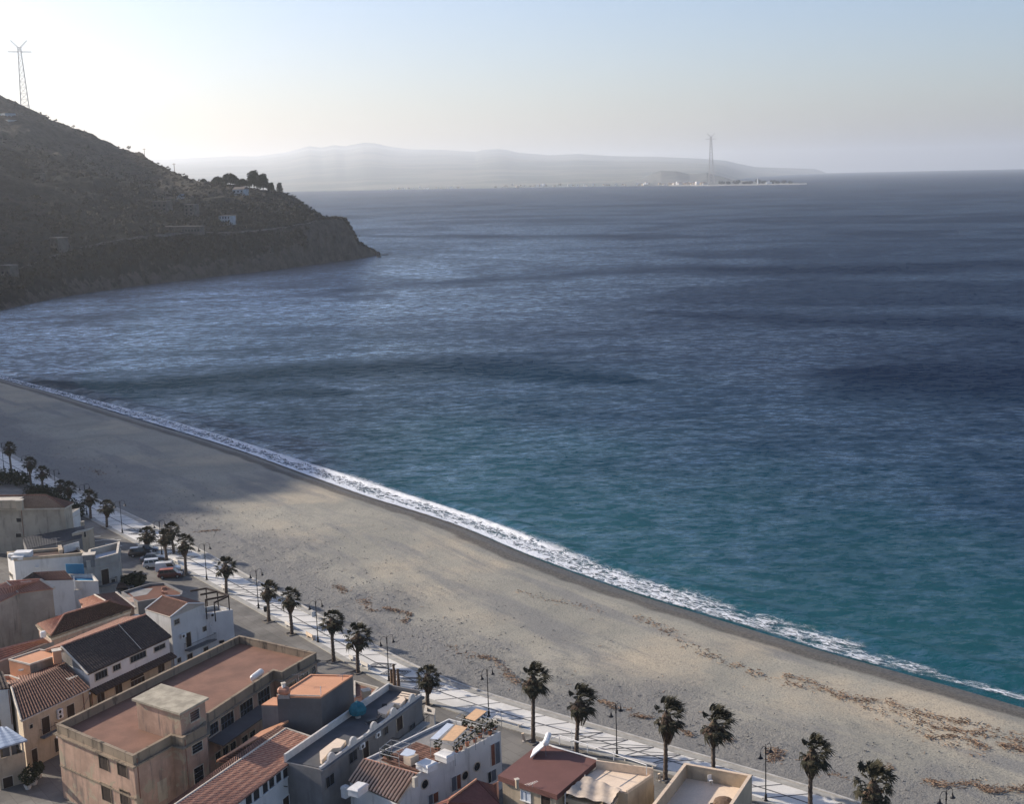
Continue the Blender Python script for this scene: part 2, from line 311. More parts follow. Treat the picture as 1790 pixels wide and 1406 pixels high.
# ------------------------------------------------------------------ surf
def m_foam():
    n = N('sea foam'); v = n.attr('fv'); s = n.attr('solid'); al = n.attr('al'); d = n.attr('dm')
    cx = n.n('ShaderNodeCombineXYZ'); n.put(cx.inputs[0], n.math('MULTIPLY', al, .42)); n.put(cx.inputs[1], n.math('MULTIPLY', d, 1.0)); vec = cx.outputs[0]
    wob = n.n('ShaderNodeTexNoise'); n.put(wob.inputs['Vector'], vec); wob.inputs['Scale'].default_value = 1.1; wob.inputs['Detail'].default_value = 4
    av = n.n('ShaderNodeVectorMath', operation='MULTIPLY_ADD'); n.put(av.inputs[0], wob.outputs['Color']); av.inputs[1].default_value = (2.6, 2.6, 0); n.put(av.inputs[2], vec)
    vo = n.n('ShaderNodeTexVoronoi', feature='DISTANCE_TO_EDGE'); n.put(vo.inputs['Vector'], av.outputs[0]); vo.inputs['Scale'].default_value = .85
    vo2 = n.n('ShaderNodeTexVoronoi', feature='DISTANCE_TO_EDGE'); n.put(vo2.inputs['Vector'], av.outputs[0]); vo2.inputs['Scale'].default_value = 2.2
    lace = n.math('MAXIMUM', n.ramp(vo.outputs[0], .02, .16, 1, 0), n.math('MULTIPLY', n.ramp(vo2.outputs[0], .02, .14, 1, 0), .55))
    edge = n.math('MULTIPLY', n.ramp(v, 0, .10), n.ramp(n.math('ADD', v, n.math('MULTIPLY', n.noise(.7, 3, .6, vec=vec), .35)), .85, 1.2, 1, 0))
    pat = n.noise(.35, 5, .65, vec=vec)
    core = n.math('ADD', s, n.ramp(pat, .3, .7, -.45, .45, False))
    dens = n.math('ADD', n.math('MULTIPLY', lace, n.ramp(core, -.35, .15)), n.ramp(core, .42, .62))
    a = n.math('MULTIPLY', n.math('MINIMUM', dens, 1.), edge)
    n.put(n.b.inputs['Alpha'], n.math('MULTIPLY', a, .96))
    return n.done(n.mix(n.noise(2.5, 3, vec=vec), (.66, .69, .72), (.86, .87, .88)), .8, n.bump(n.noise(1.6, 4, .7, vec=vec), .5), spec=.3)
def build_foam():
    inner = smooth_c(resample(curve([(-470, 742), (-398, 668), (-312, 579)] + gz([(0, 663), (100, 691), (250, 736), (400, 783), (500, 820), (560, 842), (650, 875), (750, 905), (830, 933), (900, 964), (1000, 1001), (1100, 1036), (1200, 1067), (1300, 1095), (1400, 1128), (1500, 1157), (1600, 1181), (1700, 1203), (1790, 1228)], -2.9) + [(84, 137), (124, 87.5), (174, 22)]), 900), 4, 2)
    outer = smooth_c(resample(curve([(-466, 747), (-393, 673), (-306, 584)] + gz([(0, 655), (100, 681), (250, 720), (400, 763), (500, 793), (600, 823), (700, 854), (800, 886), (900, 920), (1000, 957), (1100, 995), (1200, 1022), (1300, 1052), (1400, 1080), (1500, 1112), (1570, 1140), (1700, 1187), (1790, 1212)], -2.9) + [(88, 140), (128, 90), (178, 24)]), 900), 4, 2)
    outer = inner + (outer - inner) * .84; nv = 46; v = np.linspace(0, 1, nv)[:, None, None]; P = inner[None] * (1 - v) + outer[None] * v; X = P[..., 0]; Y = P[..., 1]
    d, al, sg = dist_to(resample(SHORE, 260), X, Y); shd = d * np.where(sg > 0, 1, -1)
    L = np.r_[0, np.cumsum(np.hypot(*np.diff(inner, axis=0).T))]; AL = np.broadcast_to(L[None], X.shape)
    W_ = np.hypot(outer[:, 0] - inner[:, 0], outer[:, 1] - inner[:, 1]); DM = v[..., 0] * W_[None]
    px = np.array([pxof((x, y, -2.9))[0] if y > 30 else 1790 for x, y in inner])
    sol = np.interp(px, [-200, 0, 300, 600, 900, 1050, 1250, 1500, 1700, 1800], [.15, .2, .40, .58, .52, .32, .08, -.02, -.05, -.1])[None] + 0 * X
    vv = v[..., 0] + 0 * X
    br = np.interp(px, [0, 300, 850, 1000], [.5, 1, 1, 0])[None]
    sol = sol + .35 * br * (np.exp(-((vv - .80) / .10) ** 2) + .7 * np.exp(-((vv - .12) / .12) ** 2) - 1.1 * np.exp(-((vv - .46) / .19) ** 2))
    sol = sol - (1 - br) * .6 * np.clip(vv - .35, 0, 1)
    Z = np.maximum(SEA + .10, np.interp(-shd, [-60, -20, 0, 5, 9], [-12, -6, SEA, -2.1, -1.45]) + .10)
    brz = np.exp(-((shd - 9 - 1.5 * fbm(al, al * 0, 25, 2, 3)) / 2.2) ** 2) * .55 * np.clip((520 - np.abs(al - 760)) / 200, 0, 1)
    Z = Z + np.maximum(brz, .5 * br * np.exp(-((vv - .8) / .1) ** 2)) + .10 * np.abs(fbm(AL, DM, 1.4, 3, 6)) + .12
    V = np.stack([X, Y, Z], -1).reshape(-1, 3)
    o = np_mesh('foam', V, grid_q(nv, 900), m_foam(), {'fv': vv, 'solid': sol, 'al': AL, 'dm': DM}); tag(o, kind='stuff')
build_foam()
# ------------------------------------------------------------------ town ground, promenade
def m_asphalt():
    n = N('worn asphalt'); a = n.noise(.16, 6, .6); b = n.noise(14, 3, .7); c = n.noise(.9, 5, .65)
    col = n.mix(n.ramp(a, .35, .65), (.15, .142, .128), (.235, .222, .198)); col = n.mix(n.ramp(b, .4, .75, 0, .35), col, (.07, .065, .06)); col = n.mix(n.ramp(c, .58, .72, 0, .4), col, (.17, .12, .08))
    br = n.n('ShaderNodeTexBrick'); mp = n.n('ShaderNodeMapping'); n.put(mp.inputs[0], n.pos); mp.inputs[2].default_value = (0, 0, .88); n.put(br.inputs['Vector'], mp.outputs[0])
    br.inputs['Scale'].default_value = .16; br.inputs['Mortar Size'].default_value = .006; br.inputs['Color1'].default_value = (1, 1, 1, 1); br.inputs['Color2'].default_value = (.72, .72, .72, 1); br.inputs['Mortar'].default_value = (.55, .55, .55, 1)
    col = n.mix(.8, col, br.outputs[0], 'MULTIPLY')
    return n.done(col, .9, n.bump(b, .02), spec=.2)
def strip(name, A, B, zA, zB, mat, side=None, kind='structure', drop_to=None):
    n_ = len(A); V = [(x, y, zA) for x, y in A] + [(x, y, zB) for x, y in B]; Q = [(i, i + 1, n_ + i + 1, n_ + i) for i in range(n_ - 1)]
    if drop_to is not None:
        V += [(x, y, drop_to) for x, y in A] + [(x, y, drop_to) for x, y in B]
        Q += [(2 * n_ + i, 2 * n_ + i + 1, i + 1, i) for i in range(n_ - 1)] + [(n_ + i, n_ + i + 1, 3 * n_ + i + 1, 3 * n_ + i) for i in range(n_ - 1)]
    mb = MB(); mb.add(V, Q); o = mb.build(name, mat)
    if kind: tag(o, kind=kind)
    return o
def offset(c, d):                            # shift a curve sideways (positive: towards the sea)
    t = np.gradient(c, axis=0); t /= np.hypot(t[:, 0], t[:, 1])[:, None]; nrm = np.c_[-t[:, 1], t[:, 0]]; return c + nrm * d
inl = offset(PROM_T, -260); inl = smooth_c(inl, 30, 6)
strip('ground', PROM_T, inl, 0.0, 0.0, m_asphalt())
def m_pave():
    n = N('pale concrete promenade slabs'); a = n.noise(.25, 5, .6); b = n.noise(6, 4, .65); al = n.attr('al'); w = n.attr('w')
    col = n.mix(n.ramp(a, .35, .65), (.58, .56, .51), (.68, .655, .60)); col = n.mix(n.ramp(b, .5, .75, 0, .3), col, (.30, .29, .26))
    return n.done(col, .8, n.bump(b, .01), spec=.25)
PT = resample(PROM_T, 700); PS = resample(PROM_S, 700)
M_PAVE = m_pave(); M_KERB = mat_plain('weathered kerb stone', (.36, .345, .305), .2, .8, .85, .02); M_LINE = mat_plain('dark grey paving strip', (.10, .10, .10), .2, 1, .8, .01)
strip('promenade', PT, PS, .12, .12, M_PAVE, drop_to=-.6)
strip('promenade_kerb', offset(PT, -.95), offset(PT, -.02), .135, .135, M_KERB, drop_to=-.1)
strip('seaward_kerb', offset(PS, .02), offset(PS, 1.25), .17, .17, M_KERB, drop_to=-1.0)
strip('seaward_kerb_lip', offset(PS, 1.0), offset(PS, 1.3), .26, .26, mat_plain('pale kerb lip', (.46, .44, .40), .2, 1, .8, .01), drop_to=-1.2)
def prom_pt(u, w):                            # u: 0..1 along by town edge, w: 0 town side .. 1 sea side
    k = u * 699; i = min(int(k), 698); t = k - i
    a = PT[i] * (1 - t) + PT[i + 1] * t; b = PS[i] * (1 - t) + PS[i + 1] * t; return Vector(a * (1 - w) + b * w)
def near_u(x, y): return float(np.argmin(np.hypot(PT[:, 0] - x, PT[:, 1] - y))) / 699
def paving_lines():
    """dark strips let into the pale paving: one along the middle, cross strips, diagonals, concentric lozenges"""
    mb = MB(); Z = .1245
    def bar(p, q, w=.16, z=Z):
        p = Vector(p[:2]); q = Vector(q[:2]); n_ = (q - p).normalized(); n_ = Vector((-n_.y, n_.x)) * w / 2
        mb.quad((p.x + n_.x, p.y + n_.y, z), (p.x - n_.x, p.y - n_.y, z), (q.x - n_.x, q.y - n_.y, z), (q.x + n_.x, q.y + n_.y, z))
    u0_ = near_u(*G(-60, 790, 0)[:2]); du = 1 / 240.
    for k in range(int((1 - u0_) / du)):
        u = u0_ + k * du; u1 = u + du
        bar(prom_pt(u, .5), prom_pt(u1, .5), .22)
    ux = near_u(*G(1014, 1300, 0)[:2]); ue = near_u(*G(1190, 1352, 0)[:2])
    us = u0_; Ltot = float(np.hypot(*np.diff(PT, axis=0).T).sum()); step = 3.9 / Ltot; k = 0
    while us < .985:
        px = pxof((*prom_pt(us, .5), 0))[0] if prom_pt(us, .5).y > 40 else 2000
        if 395 < px < 480 or 980 < px < 1165:
            bar(prom_pt(us, .02), prom_pt(us + step * .55, .98), .3, Z + .004); bar(prom_pt(us + step, .02), prom_pt(us + step * .55, .98), .22, Z + .008); bar(prom_pt(us, .02), prom_pt(us + step * 1.4, .98), .14, Z + .012)
        elif 655 < px < 735 or 228 < px < 330:
            for q in (.15, .3, .45, .6):
                a, b, c, d_ = prom_pt(us, .5 ), prom_pt(us + step * .5, .98), prom_pt(us + step, .5), prom_pt(us + step * .5, .02); m_ = (a + b + c + d_) / 4
                pp = [p_.lerp(m_, q) for p_ in (a, b, c, d_)]
                for i in range(4): bar(pp[i], pp[(i + 1) % 4], .17, Z + .004 + q * .004)
        else:
            bar(prom_pt(us, .01), prom_pt(us + step * .12, .99), .2, Z + .004)
        us += step; k += 1
    tag(mb.build('paving_lines', M_LINE), kind='structure')
paving_lines()
# ------------------------------------------------------------------ headland and the slopes above the town
def terr_curves():
    def pol(p): return (math.degrees(atan2(-p[0], p[1])), hypot(p[0], p[1]))
    foot = [pol(G(x, y, SEA)) for x, y in [(660, 446), (645, 449), (620, 453), (600, 455), (550, 462), (500, 469), (450, 475), (400, 480), (300, 492), (200, 505), (100, 521), (0, 543)]]
    foot += [(27.5, 800), (30.5, 775), (33, 640), (36, 520), (40, 430), (50, 330), (60, 280), (80, 230), (110, 200), (125, 200)]
    ft = np.array(foot)
    rd_px = [(660, 445, 2), (650, 438, 5), (640, 431, 9), (626, 428, 10), (617, 410, 15), (606, 391, 18), (598, 385, 22), (560, 386, 28), (540, 391, 30), (500, 398, 34), (450, 404, 34), (400, 408, 34), (330, 408, 38), (250, 415, 40), (180, 426, 45), (120, 440, 45), (60, 462, 45), (0, 484, 45)]
    rd = []
    for x, y, dr in rd_px:
        a = math.degrees(atan2(-ray(x, y).x, ray(x, y).y)); r = np.interp(a, ft[:, 0], ft[:, 1]) + dr; p = at_dist(x, y, r); rd.append((a, r, p.z))
    rg = []
    for x, y, r in [(660, 445, 1258), (650, 437.5, 1250), (640, 430.5, 1245), (626, 426, 1240), (616, 406, 1240), (605, 388, 1240), (600, 384.5, 1242), (564, 384, 1250), (560, 377, 1262), (545, 364, 1275), (530, 354, 1285), (515, 342, 1290), (500, 337, 1295), (480, 335, 1300), (440, 328, 1310), (400, 323, 1330), (350, 316, 1370), (330, 311, 1400), (300, 297, 1470), (260, 279, 1540), (200, 254, 1620), (150, 229, 1660), (100, 211, 1700), (50, 189, 1740), (25, 179, 1750), (0, 167, 1770)]:
        a = math.degrees(atan2(-ray(x, y).x, ray(x, y).y)); p = at_dist(x, y, r); rg.append((a, r, p.z))
    te = math.tan(radians(SEL)); d = Vector((-sin(radians(SAZ)), cos(radians(SAZ)))); e = Vector((cos(radians(SAZ)), sin(radians(SAZ))))
    for s, t, T in [(430, 760, 420), (360, 720, 370), (300, 640, 215), (268, 620, 196), (230, 610, 188), (200, 600, 186), (178, 600, 205), (150, 620, 330), (100, 640, 420), (0, 700, 520), (-150, 750, 600), (-400, 760, 600)]:
        p = d * t + e * s; rg.append((math.degrees(atan2(-p.x, p.y)), hypot(p.x, p.y), (t - T) * te - 3))
    rg.sort(); rd += [(27.5, 850, 12), (30.5, 830, 14), (33, 690, 14), (36, 560, 12), (40, 455, 6), (50, 350, 5), (60, 300, 5), (80, 250, 5), (110, 220, 5), (125, 220, 5)]
    return ft[np.argsort(ft[:, 0])], np.array(sorted(rd)), np.array(rg)
FT, RD, RG = terr_curves()
def terr_z(a, r, noise=True):
    """a in degrees left of +Y, r ground distance"""
    f = np.interp(a, FT[:, 0], FT[:, 1]); rr = np.interp(a, RD[:, 0], RD[:, 1]); rz = np.interp(a, RD[:, 0], RD[:, 2]); gr = np.interp(a, RG[:, 0], RG[:, 1]); gz_ = np.interp(a, RG[:, 0], RG[:, 2])
    gz_ = gz_ + np.where(a > 28, 1.2 * np.sin(a * 9) + .8 * np.sin(a * 23 + 1) + .8 * np.sin(a * 51), 0); gr = np.maximum(gr, rr + 4); back = np.clip((a - 9.7) / 8, .05, 1) * 1500
    cl = np.clip((r - f) / np.maximum(rr - f, 1), 0, 1); t = np.clip((r - rr) / (gr - rr), 0, 1); b = np.clip((r - gr) / back, 0, 1)
    z = SEA - .5 + (rz - SEA + .5) * cl ** .8
    flat = np.clip((r - rr) / 7, 0, 1)                         # the road bench
    z = np.where(r > rr, rz + (gz_ - rz) * (np.clip((r - rr - 7) / np.maximum(gr - rr - 7, 1), 0, 1) ** .92) , z)
    z = np.where(r > gr, gz_ - (gz_ + 30) * (b ** .75), z)
    z = np.where(r < f, SEA - .5 - (f - r) * .35, z)
    return z, cl, t, b
def m_hill():
    n = N('scrub and rock hillside'); up = n.attr('up'); rk = n.attr('rock')
    a = n.noise(.02, 6, .65); b = n.noise(.11, 5, .7); c = n.noise(.5, 4, .7)
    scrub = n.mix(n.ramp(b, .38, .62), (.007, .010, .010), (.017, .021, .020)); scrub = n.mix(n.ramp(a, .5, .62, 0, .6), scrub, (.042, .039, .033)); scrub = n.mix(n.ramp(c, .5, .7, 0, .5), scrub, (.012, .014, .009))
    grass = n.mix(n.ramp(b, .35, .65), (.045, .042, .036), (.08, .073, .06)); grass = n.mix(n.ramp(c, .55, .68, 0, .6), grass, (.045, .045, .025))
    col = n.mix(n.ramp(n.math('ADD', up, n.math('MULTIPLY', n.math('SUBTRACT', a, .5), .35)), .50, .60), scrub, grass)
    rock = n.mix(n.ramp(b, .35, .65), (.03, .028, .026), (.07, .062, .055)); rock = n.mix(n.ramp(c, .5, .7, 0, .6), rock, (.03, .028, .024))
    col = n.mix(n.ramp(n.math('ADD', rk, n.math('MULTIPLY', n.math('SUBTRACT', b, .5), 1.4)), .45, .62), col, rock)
    return n.done(col, .95, n.bump(n.math('MULTIPLY_ADD', b, 3, c), 1.5, .7), spec=.05)
def build_terrain():
    A = np.r_[np.linspace(9.7, 26.5, 330)[:-1], np.linspace(26.5, 125, 260)]
    k1, k2, k3, k4 = 46, 10, 190, 60
    u = np.r_[np.linspace(-.25, 1, k1)[:-1], 1 + np.linspace(0, 1, k2)[:-1], 2 + np.linspace(0, 1, k3)[:-1], 3 + np.linspace(0, 1, k4) ** 1.5]
    f = np.interp(A, FT[:, 0], FT[:, 1]); rr = np.interp(A, RD[:, 0], RD[:, 1]); gr = np.maximum(np.interp(A, RG[:, 0], RG[:, 1]), rr + 12); bk = np.clip((A - 9.7) / 8, .05, 1) * 1500
    U = u[:, None]; R_ = np.where(U < 1, f + (rr - f) * U, np.where(U < 2, rr + 7 * (U - 1), np.where(U < 3, rr + 7 + (gr - rr - 7) * (U - 2), gr + bk * (U - 3))))
    R_ = np.where(U < 0, f + 40 * U, R_); AA = A[None] + 0 * R_
    X = -R_ * np.sin(np.radians(AA)); Y = R_ * np.cos(np.radians(AA)); Z, cl, t, b = terr_z(AA, R_)
    am = np.where((U > 1) & (U < 2), .15, 1.0) * np.clip((R_ - f) / 8, 0, 1); env = np.where(U > 3, 1, np.where(U > 2, np.minimum(U - 2, 3 - U) * 4, 1)).clip(.12, 1); small = np.clip((A - 10.3) / 2.5, .15, 1)[None]
    Z = Z + am * env * small * (16 * fbm(X, Y, 120, 3, 11) * np.clip(t * 3, 0, 1) + 6 * fbm(X, Y, 35, 3, 14) * np.clip(t * 3, .3, 1)) + am * (2.0 * fbm(X, Y, 9, 3, 21) * small + 1.1 * fbm(X, Y, 3.5, 2, 25))
    # gullies down the sea cliff
    cliff = (U > 0) & (U < 1); gul = fbm(AA * 26, R_ * .02, 1.6, 3, 40) * 5.5; Rn = R_ - np.where(cliff, gul * np.sin(np.clip(cl, 0, 1) * pi) * small, 0)
    X = -Rn * np.sin(np.radians(AA)); Y = Rn * np.cos(np.radians(AA))
    Z = np.where(U <= 0, np.minimum(Z, SEA - .2), Z)
    rock = np.where(U < 1, np.interp(A, [9.7, 12, 15, 20, 25, 27], [1, .75, .35, .2, .2, .2])[None] + np.clip(.5 - cl, 0, .5) * 1.0, np.where(U < 2, .5, .05))
    V = np.stack([X, Y, Z - drop(Rn)], -1).reshape(-1, 3)
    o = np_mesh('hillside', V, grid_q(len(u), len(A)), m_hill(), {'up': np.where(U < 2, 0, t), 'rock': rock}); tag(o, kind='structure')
build_terrain()
# ------------------------------------------------------------------ the far coast across the strait
def m_far(name, c1, c2, sc):
    n = N(name); a = n.noise(sc, 6, .6); return n.done(n.mix(n.ramp(a, .4, .6), c1, c2), .95, None, spec=.05)
def far_range(name, sil, r_fn, shore_r, mat, depth, seed, amp):
    """silhouette points become a crest at a real distance, with a slope down to the shore in front and a back slope"""
    xs = np.arange(sil[0][0], sil[-1][0] + 1, 3.0); ys = np.interp(xs, [p[0] for p in sil], [p[1] for p in sil]); V = []; nv = 26; us = np.linspace(0, 1, nv)
    for i, x in enumerate(xs):
        y = ys[i]; r = r_fn(x); c = at_dist(x, y, r); dr_ = Vector((c.x, c.y)) / r; zc = c.z + drop(r)
        for j, u in enumerate(us):
            if u < .7:
                w = u / .7; rr = shore_r(x) + (r - shore_r(x)) * w; z = (zc + 2) * (w ** 1.15) - 5
                z += amp * zc * float(fbm(np.array([rr * dr_.x]), np.array([rr * dr_.y]), depth, 4, seed)[0]) * sin(pi * w)
            else:
                w = (u - .7) / .3; rr = r + depth * w; z = zc * (1 - w) - 6 * w
            V.append((dr_.x * rr, dr_.y * rr, z - drop(rr)))
    o = np_mesh(name, V, grid_q(len(xs), nv), mat); return tag(o, kind='structure')
shr = lambda x: float(np.interp(x, [270, 500, 700, 900, 1150, 1240, 1400, 1450], [8400, 7900, 7500, 7050, 6500, 6150, 6000, 6100]))
far_range('mountains', [(230, 282), (270, 278), (340, 275), (400, 272), (450, 272), (500, 265), (525, 258), (540, 254), (562, 256.5), (585, 252), (602, 254.5), (635, 248), (655, 249), (680, 255), (720, 260), (770, 260.5), (830, 264), (845, 260.5), (872, 259), (886, 261), (905, 265.5), (960, 270), (1010, 268), (1080, 272), (1150, 273), (1230, 276.5), (1270, 280), (1290, 285), (1320, 291), (1380, 293), (1425, 294.5), (1440, 300), (1452, 306), (1460, 313)], lambda x: float(np.interp(x, [230, 700, 1200, 1320, 1440], [29000, 27000, 22000, 21000, 24000])), lambda x: max(shr(min(x, 1300)), float(np.interp(x, [1250, 1300, 1450], [6200, 11000, 21000]))) + 60, m_far('far mountains', (.12, .14, .13), (.20, .20, .17), .0012), 2600, 51, .10)
far_range('far_hill', [(1080, 322), (1120, 312), (1140, 302), (1155, 296.5), (1182, 297.5), (1205, 303), (1222, 302), (1236, 300), (1250, 305), (1265, 309), (1280, 314), (1310, 316), (1340, 318), (1385, 319.5), (1406, 320.5), (1414, 324)], lambda x: shr(x) + float(np.interp(x, [1080, 1240, 1300, 1410], [600, 700, 180, 30])), lambda x: shr(x) - 10, m_far('far wooded hill', (.115, .125, .125), (.15, .155, .145), .008), 300, 61, .05)
def far_spit():
    A = [at_dist(x, 325, shr(x) - 70) for x in range(1170, 1412, 6)]; B = [at_dist(x, 325, shr(x) - 5) for x in range(1170, 1412, 6)]
    mb = MB(); n_ = len(A); mb.add([(p.x, p.y, SEA - drop(6000) - .5) for p in A] + [(p.x, p.y, 1.5 - drop(6000)) for p in B], [(i, i + 1, n_ + i + 1, n_ + i) for i in range(n_ - 1)])
    tag(mb.build('far_beach', mat_plain('pale far sand', (.26, .25, .22), .1, .01)), kind='structure')
far_spit()
# ------------------------------------------------------------------ palms along the promenade
def m_leaf(name, c, c2, dead):
    n = N(name); a = n.noise(1.6, 3, .6); b = n.noise(7, 2); col = n.mix(n.ramp(a, .35, .65), c, c2); col = n.mix(n.ramp(b, .56, .7, 0, .7), col, dead)
    return n.done(col, .75, None, spec=.12)
M_FROND = m_leaf('palm frond', (.022, .024, .014), (.05, .046, .028), (.16, .12, .08)); M_DEAD = m_leaf('dead palm frond', (.04, .027, .02), (.10, .068, .046), (.22, .16, .11))
M_TRUNK = mat_plain('palm trunk fibre', (.12, .09, .07), .4, 3, .95, .04, 9); M_DARK = mat_plain('black painted iron', (.018, .018, .02), .3, 2, .45, 0)
M_SOIL = mat_plain('planter kerb', (.16, .145, .125), .25, 2, .9, .02)
def fan(mb, base, d, up, size, rng, blades=11, droop=.35, wind=(0, 0, 0)):
    """a palmate leaf: a stalk, then blades spread like a hand, their tips bent down and down-wind"""
    d = Vector(d).normalized(); side = d.cross(Vector(up)).normalized()
    if side.length < .1: side = Vector((1, 0, 0))
    nrm = side.cross(d).normalized(); c = Vector(base) + d * size * 1.05; w = .03
    mb.quad(Vector(base) - side * w, Vector(base) + side * w, c + side * w * .6, c - side * w * .6)
    for k in range(blades):
        t = (k / (blades - 1) - .5) * 2; a = t * radians(86) + rng.uniform(-.06, .06); L = size * (.92 - .3 * abs(t)) * rng.uniform(.85, 1.1)
        v = d * cos(a) + side * sin(a) + nrm * (.18 * (1 - abs(t))); mid = c + v * L * .55 + Vector(wind) * .1; tip = c + v * L * .95 + Vector((0, 0, -1)) * L * droop * rng.uniform(.6, 1.5) + Vector(wind) * .45
        s = v.cross(nrm).normalized() * size * .085
        mb.add([c, mid + s, mid - s, tip], [(0, 2, 1), (1, 2, 3)])
def crown_mesh(seed, n=44, wind=(.5, -.1, .1), scale=1.0, top=1.0):
    rng = random.Random(seed); mb = MB()
    for i in range(n):
        el = radians(85 - 128 * (i / n) ** .8 + rng.uniform(-8, 8)); az = i * 2.39996 + rng.uniform(-.3, .3)
        d = Vector((cos(az) * cos(el), sin(az) * cos(el), sin(el) * top)) + Vector(wind) * (.55 + .5 * sin(el) if el > 0 else .25)
        fan(mb, (cos(az) * .12, sin(az) * .12, -.1 - .5 * i / n), d, (0, 0, 1), rng.uniform(.72, .98) * scale * (1.0 if i > n * .3 else .85), rng, droop=.18 + .5 * i / n, wind=wind)
    me = mb.build('crown', M_FROND); data = me.data; bpy.data.objects.remove(me); return data
def skirt_mesh(seed, n=46, L=2.1, W_=.95):
    rng = random.Random(seed); mb = MB()
    for i in range(n):
        az = i * 2.39996; z0 = -.25 - rng.random() * .35; r0_ = .35 + rng.random() * .2
        rm = W_ * rng.uniform(.6, 1.05); dn = Vector((cos(az), sin(az), 0)); sd_ = Vector((-sin(az), cos(az), 0)); ln = L * rng.uniform(.6, 1.05); w = rng.uniform(.10, .2)
        p = [dn * .2 + Vector((0, 0, z0)), dn * rm + Vector((0, 0, z0 - .35 * ln)), dn * (rm * .62) + Vector((0, 0, z0 - .72 * ln)), dn * .24 + Vector((0, 0, z0 - ln))]
        for a, b, w0, w1 in ((p[0], p[1], .04, w), (p[1], p[2], w, w * .9), (p[2], p[3], w * .9, .03)):
            mb.quad(a - sd_ * w0, a + sd_ * w0, b + sd_ * w1, b - sd_ * w1)
    mb.lathe([(.2, -.1), (.42, -.4), (.55, -.9), (.42, -1.5 * L / 2.1), (.25, -2.0 * L / 2.1)], n=9)
    o = mb.build('dead_frond_skirt', M_DEAD); data = o.data; bpy.data.objects.remove(o); return data
CROWNS = [crown_mesh(3), crown_mesh(11, 40, (.65, -.15, .25), 1.0, 1.15), crown_mesh(23, 42, (.35, 0, .1), 1.05), crown_mesh(31, 48, (.2, .1, 0), 1.0, .9)]
SKIRTS = [skirt_mesh(1), skirt_mesh(2, 50, 2.4, .85), skirt_mesh(5, 40, 1.8, 1.05)]
ORD = ['first', 'second', 'third', 'fourth', 'fifth', 'sixth', 'seventh', 'eighth', 'ninth', 'tenth', 'eleventh', 'twelfth', 'thirteenth', 'fourteenth', 'fifteenth', 'sixteenth', 'seventeenth', 'eighteenth', 'nineteenth', 'twentieth', 'twenty-first', 'twenty-second', 'twenty-third', 'twenty-fourth']
def hgt(bx, by, ty, base=0.0):
    b = G(bx, by, base); lo, hi = 0., 40.
    for _ in range(30):
        m_ = (lo + hi) / 2
        if pxof((b.x, b.y, base + m_))[1] > ty: lo = m_
        else: hi = m_
    return lo
palms = [ # base px, crown-centre px, crown scale, variant
 (20, 829, 15, 780, .95, 0), (54, 849, 51, 806, .95, 3), (75, 855, 73, 823, .95, 2), (99, 868, 104, 846, .9, 3), (121, 881, 119, 850, .95, 0), (159, 908, 155, 866, 1.0, 2), (187, 923, 185, 882, .98, 3),
 (258, 962, 256, 930, 1.02, 3), (304, 968, 298, 924, 1.0, 2), (292, 981, 286, 935, .95, 1), (326, 1006, 321, 945, 1.0, 0), (396, 1040, 394, 986, 1.0, 2), (470, 1087, 467, 1027, .95, 1), (510, 1109, 505, 1040, .98, 0),
 (583, 1157, 580, 1079, 1.05, 3), (626, 1176, 625, 1106, 1.08, 2), (748, 1233, 747, 1177, .98, 3), (933, 1298, 931, 1180, 1.12, 1), (1008, 1318, 1012, 1219, 1.12, 1), (1163, 1363, 1165, 1243, 1.12, 1), (1247, 1392, 1248, 1258, 1.16, 1), (1416, 1428, 1420, 1308, 1.1, 1), (1524, 1470, 1526, 1363, 1.25, 2)]
plab = ['dark fan palm beside the promenade, leftmost of the row', 'shaded fan palm by the promenade lamp, second from the left edge', 'shaded fan palm on the promenade edge, third from the left edge', 'shaded fan palm whose crown merges with its neighbour, left one of the touching pair', 'shaded fan palm whose crown merges with its neighbour, right one of the touching pair', 'shaded fan palm beyond the cream house, left of the last palm before the parked cars', 'shaded fan palm left of the parked cars, the nearest one not touching them', 'full round fan palm standing behind the black parked car', 'dark shaded fan palm farthest back in the cluster above the parked cars', 'slim fan palm between the grey car and the promenade', 'tall fan palm with brown skirt at the nose of the red car', 'round fan palm standing behind the dark wooden pergola', 'ragged fan palm beside the dark litter bin', 'fan palm beside the first white bench, crown blown to the right', 'fan palm immediately left of the broad-crowned palm, beyond the salmon building', 'broad-crowned fan palm beside the corner of the orange flat roof', 'short fan palm at the end of the grey terrace roof', 'tall wind-blown fan palm left of the solar water heater', 'tall wind-blown fan palm behind the white roof rails', 'tall wind-blown fan palm between the cream terrace and the walled terrace', 'tall wind-blown fan palm behind the back wall of the walled terrace', 'wind-blown fan palm with pale fronds, second from the right', 'dark bushy fan palm at the lower right, rightmost of the row']
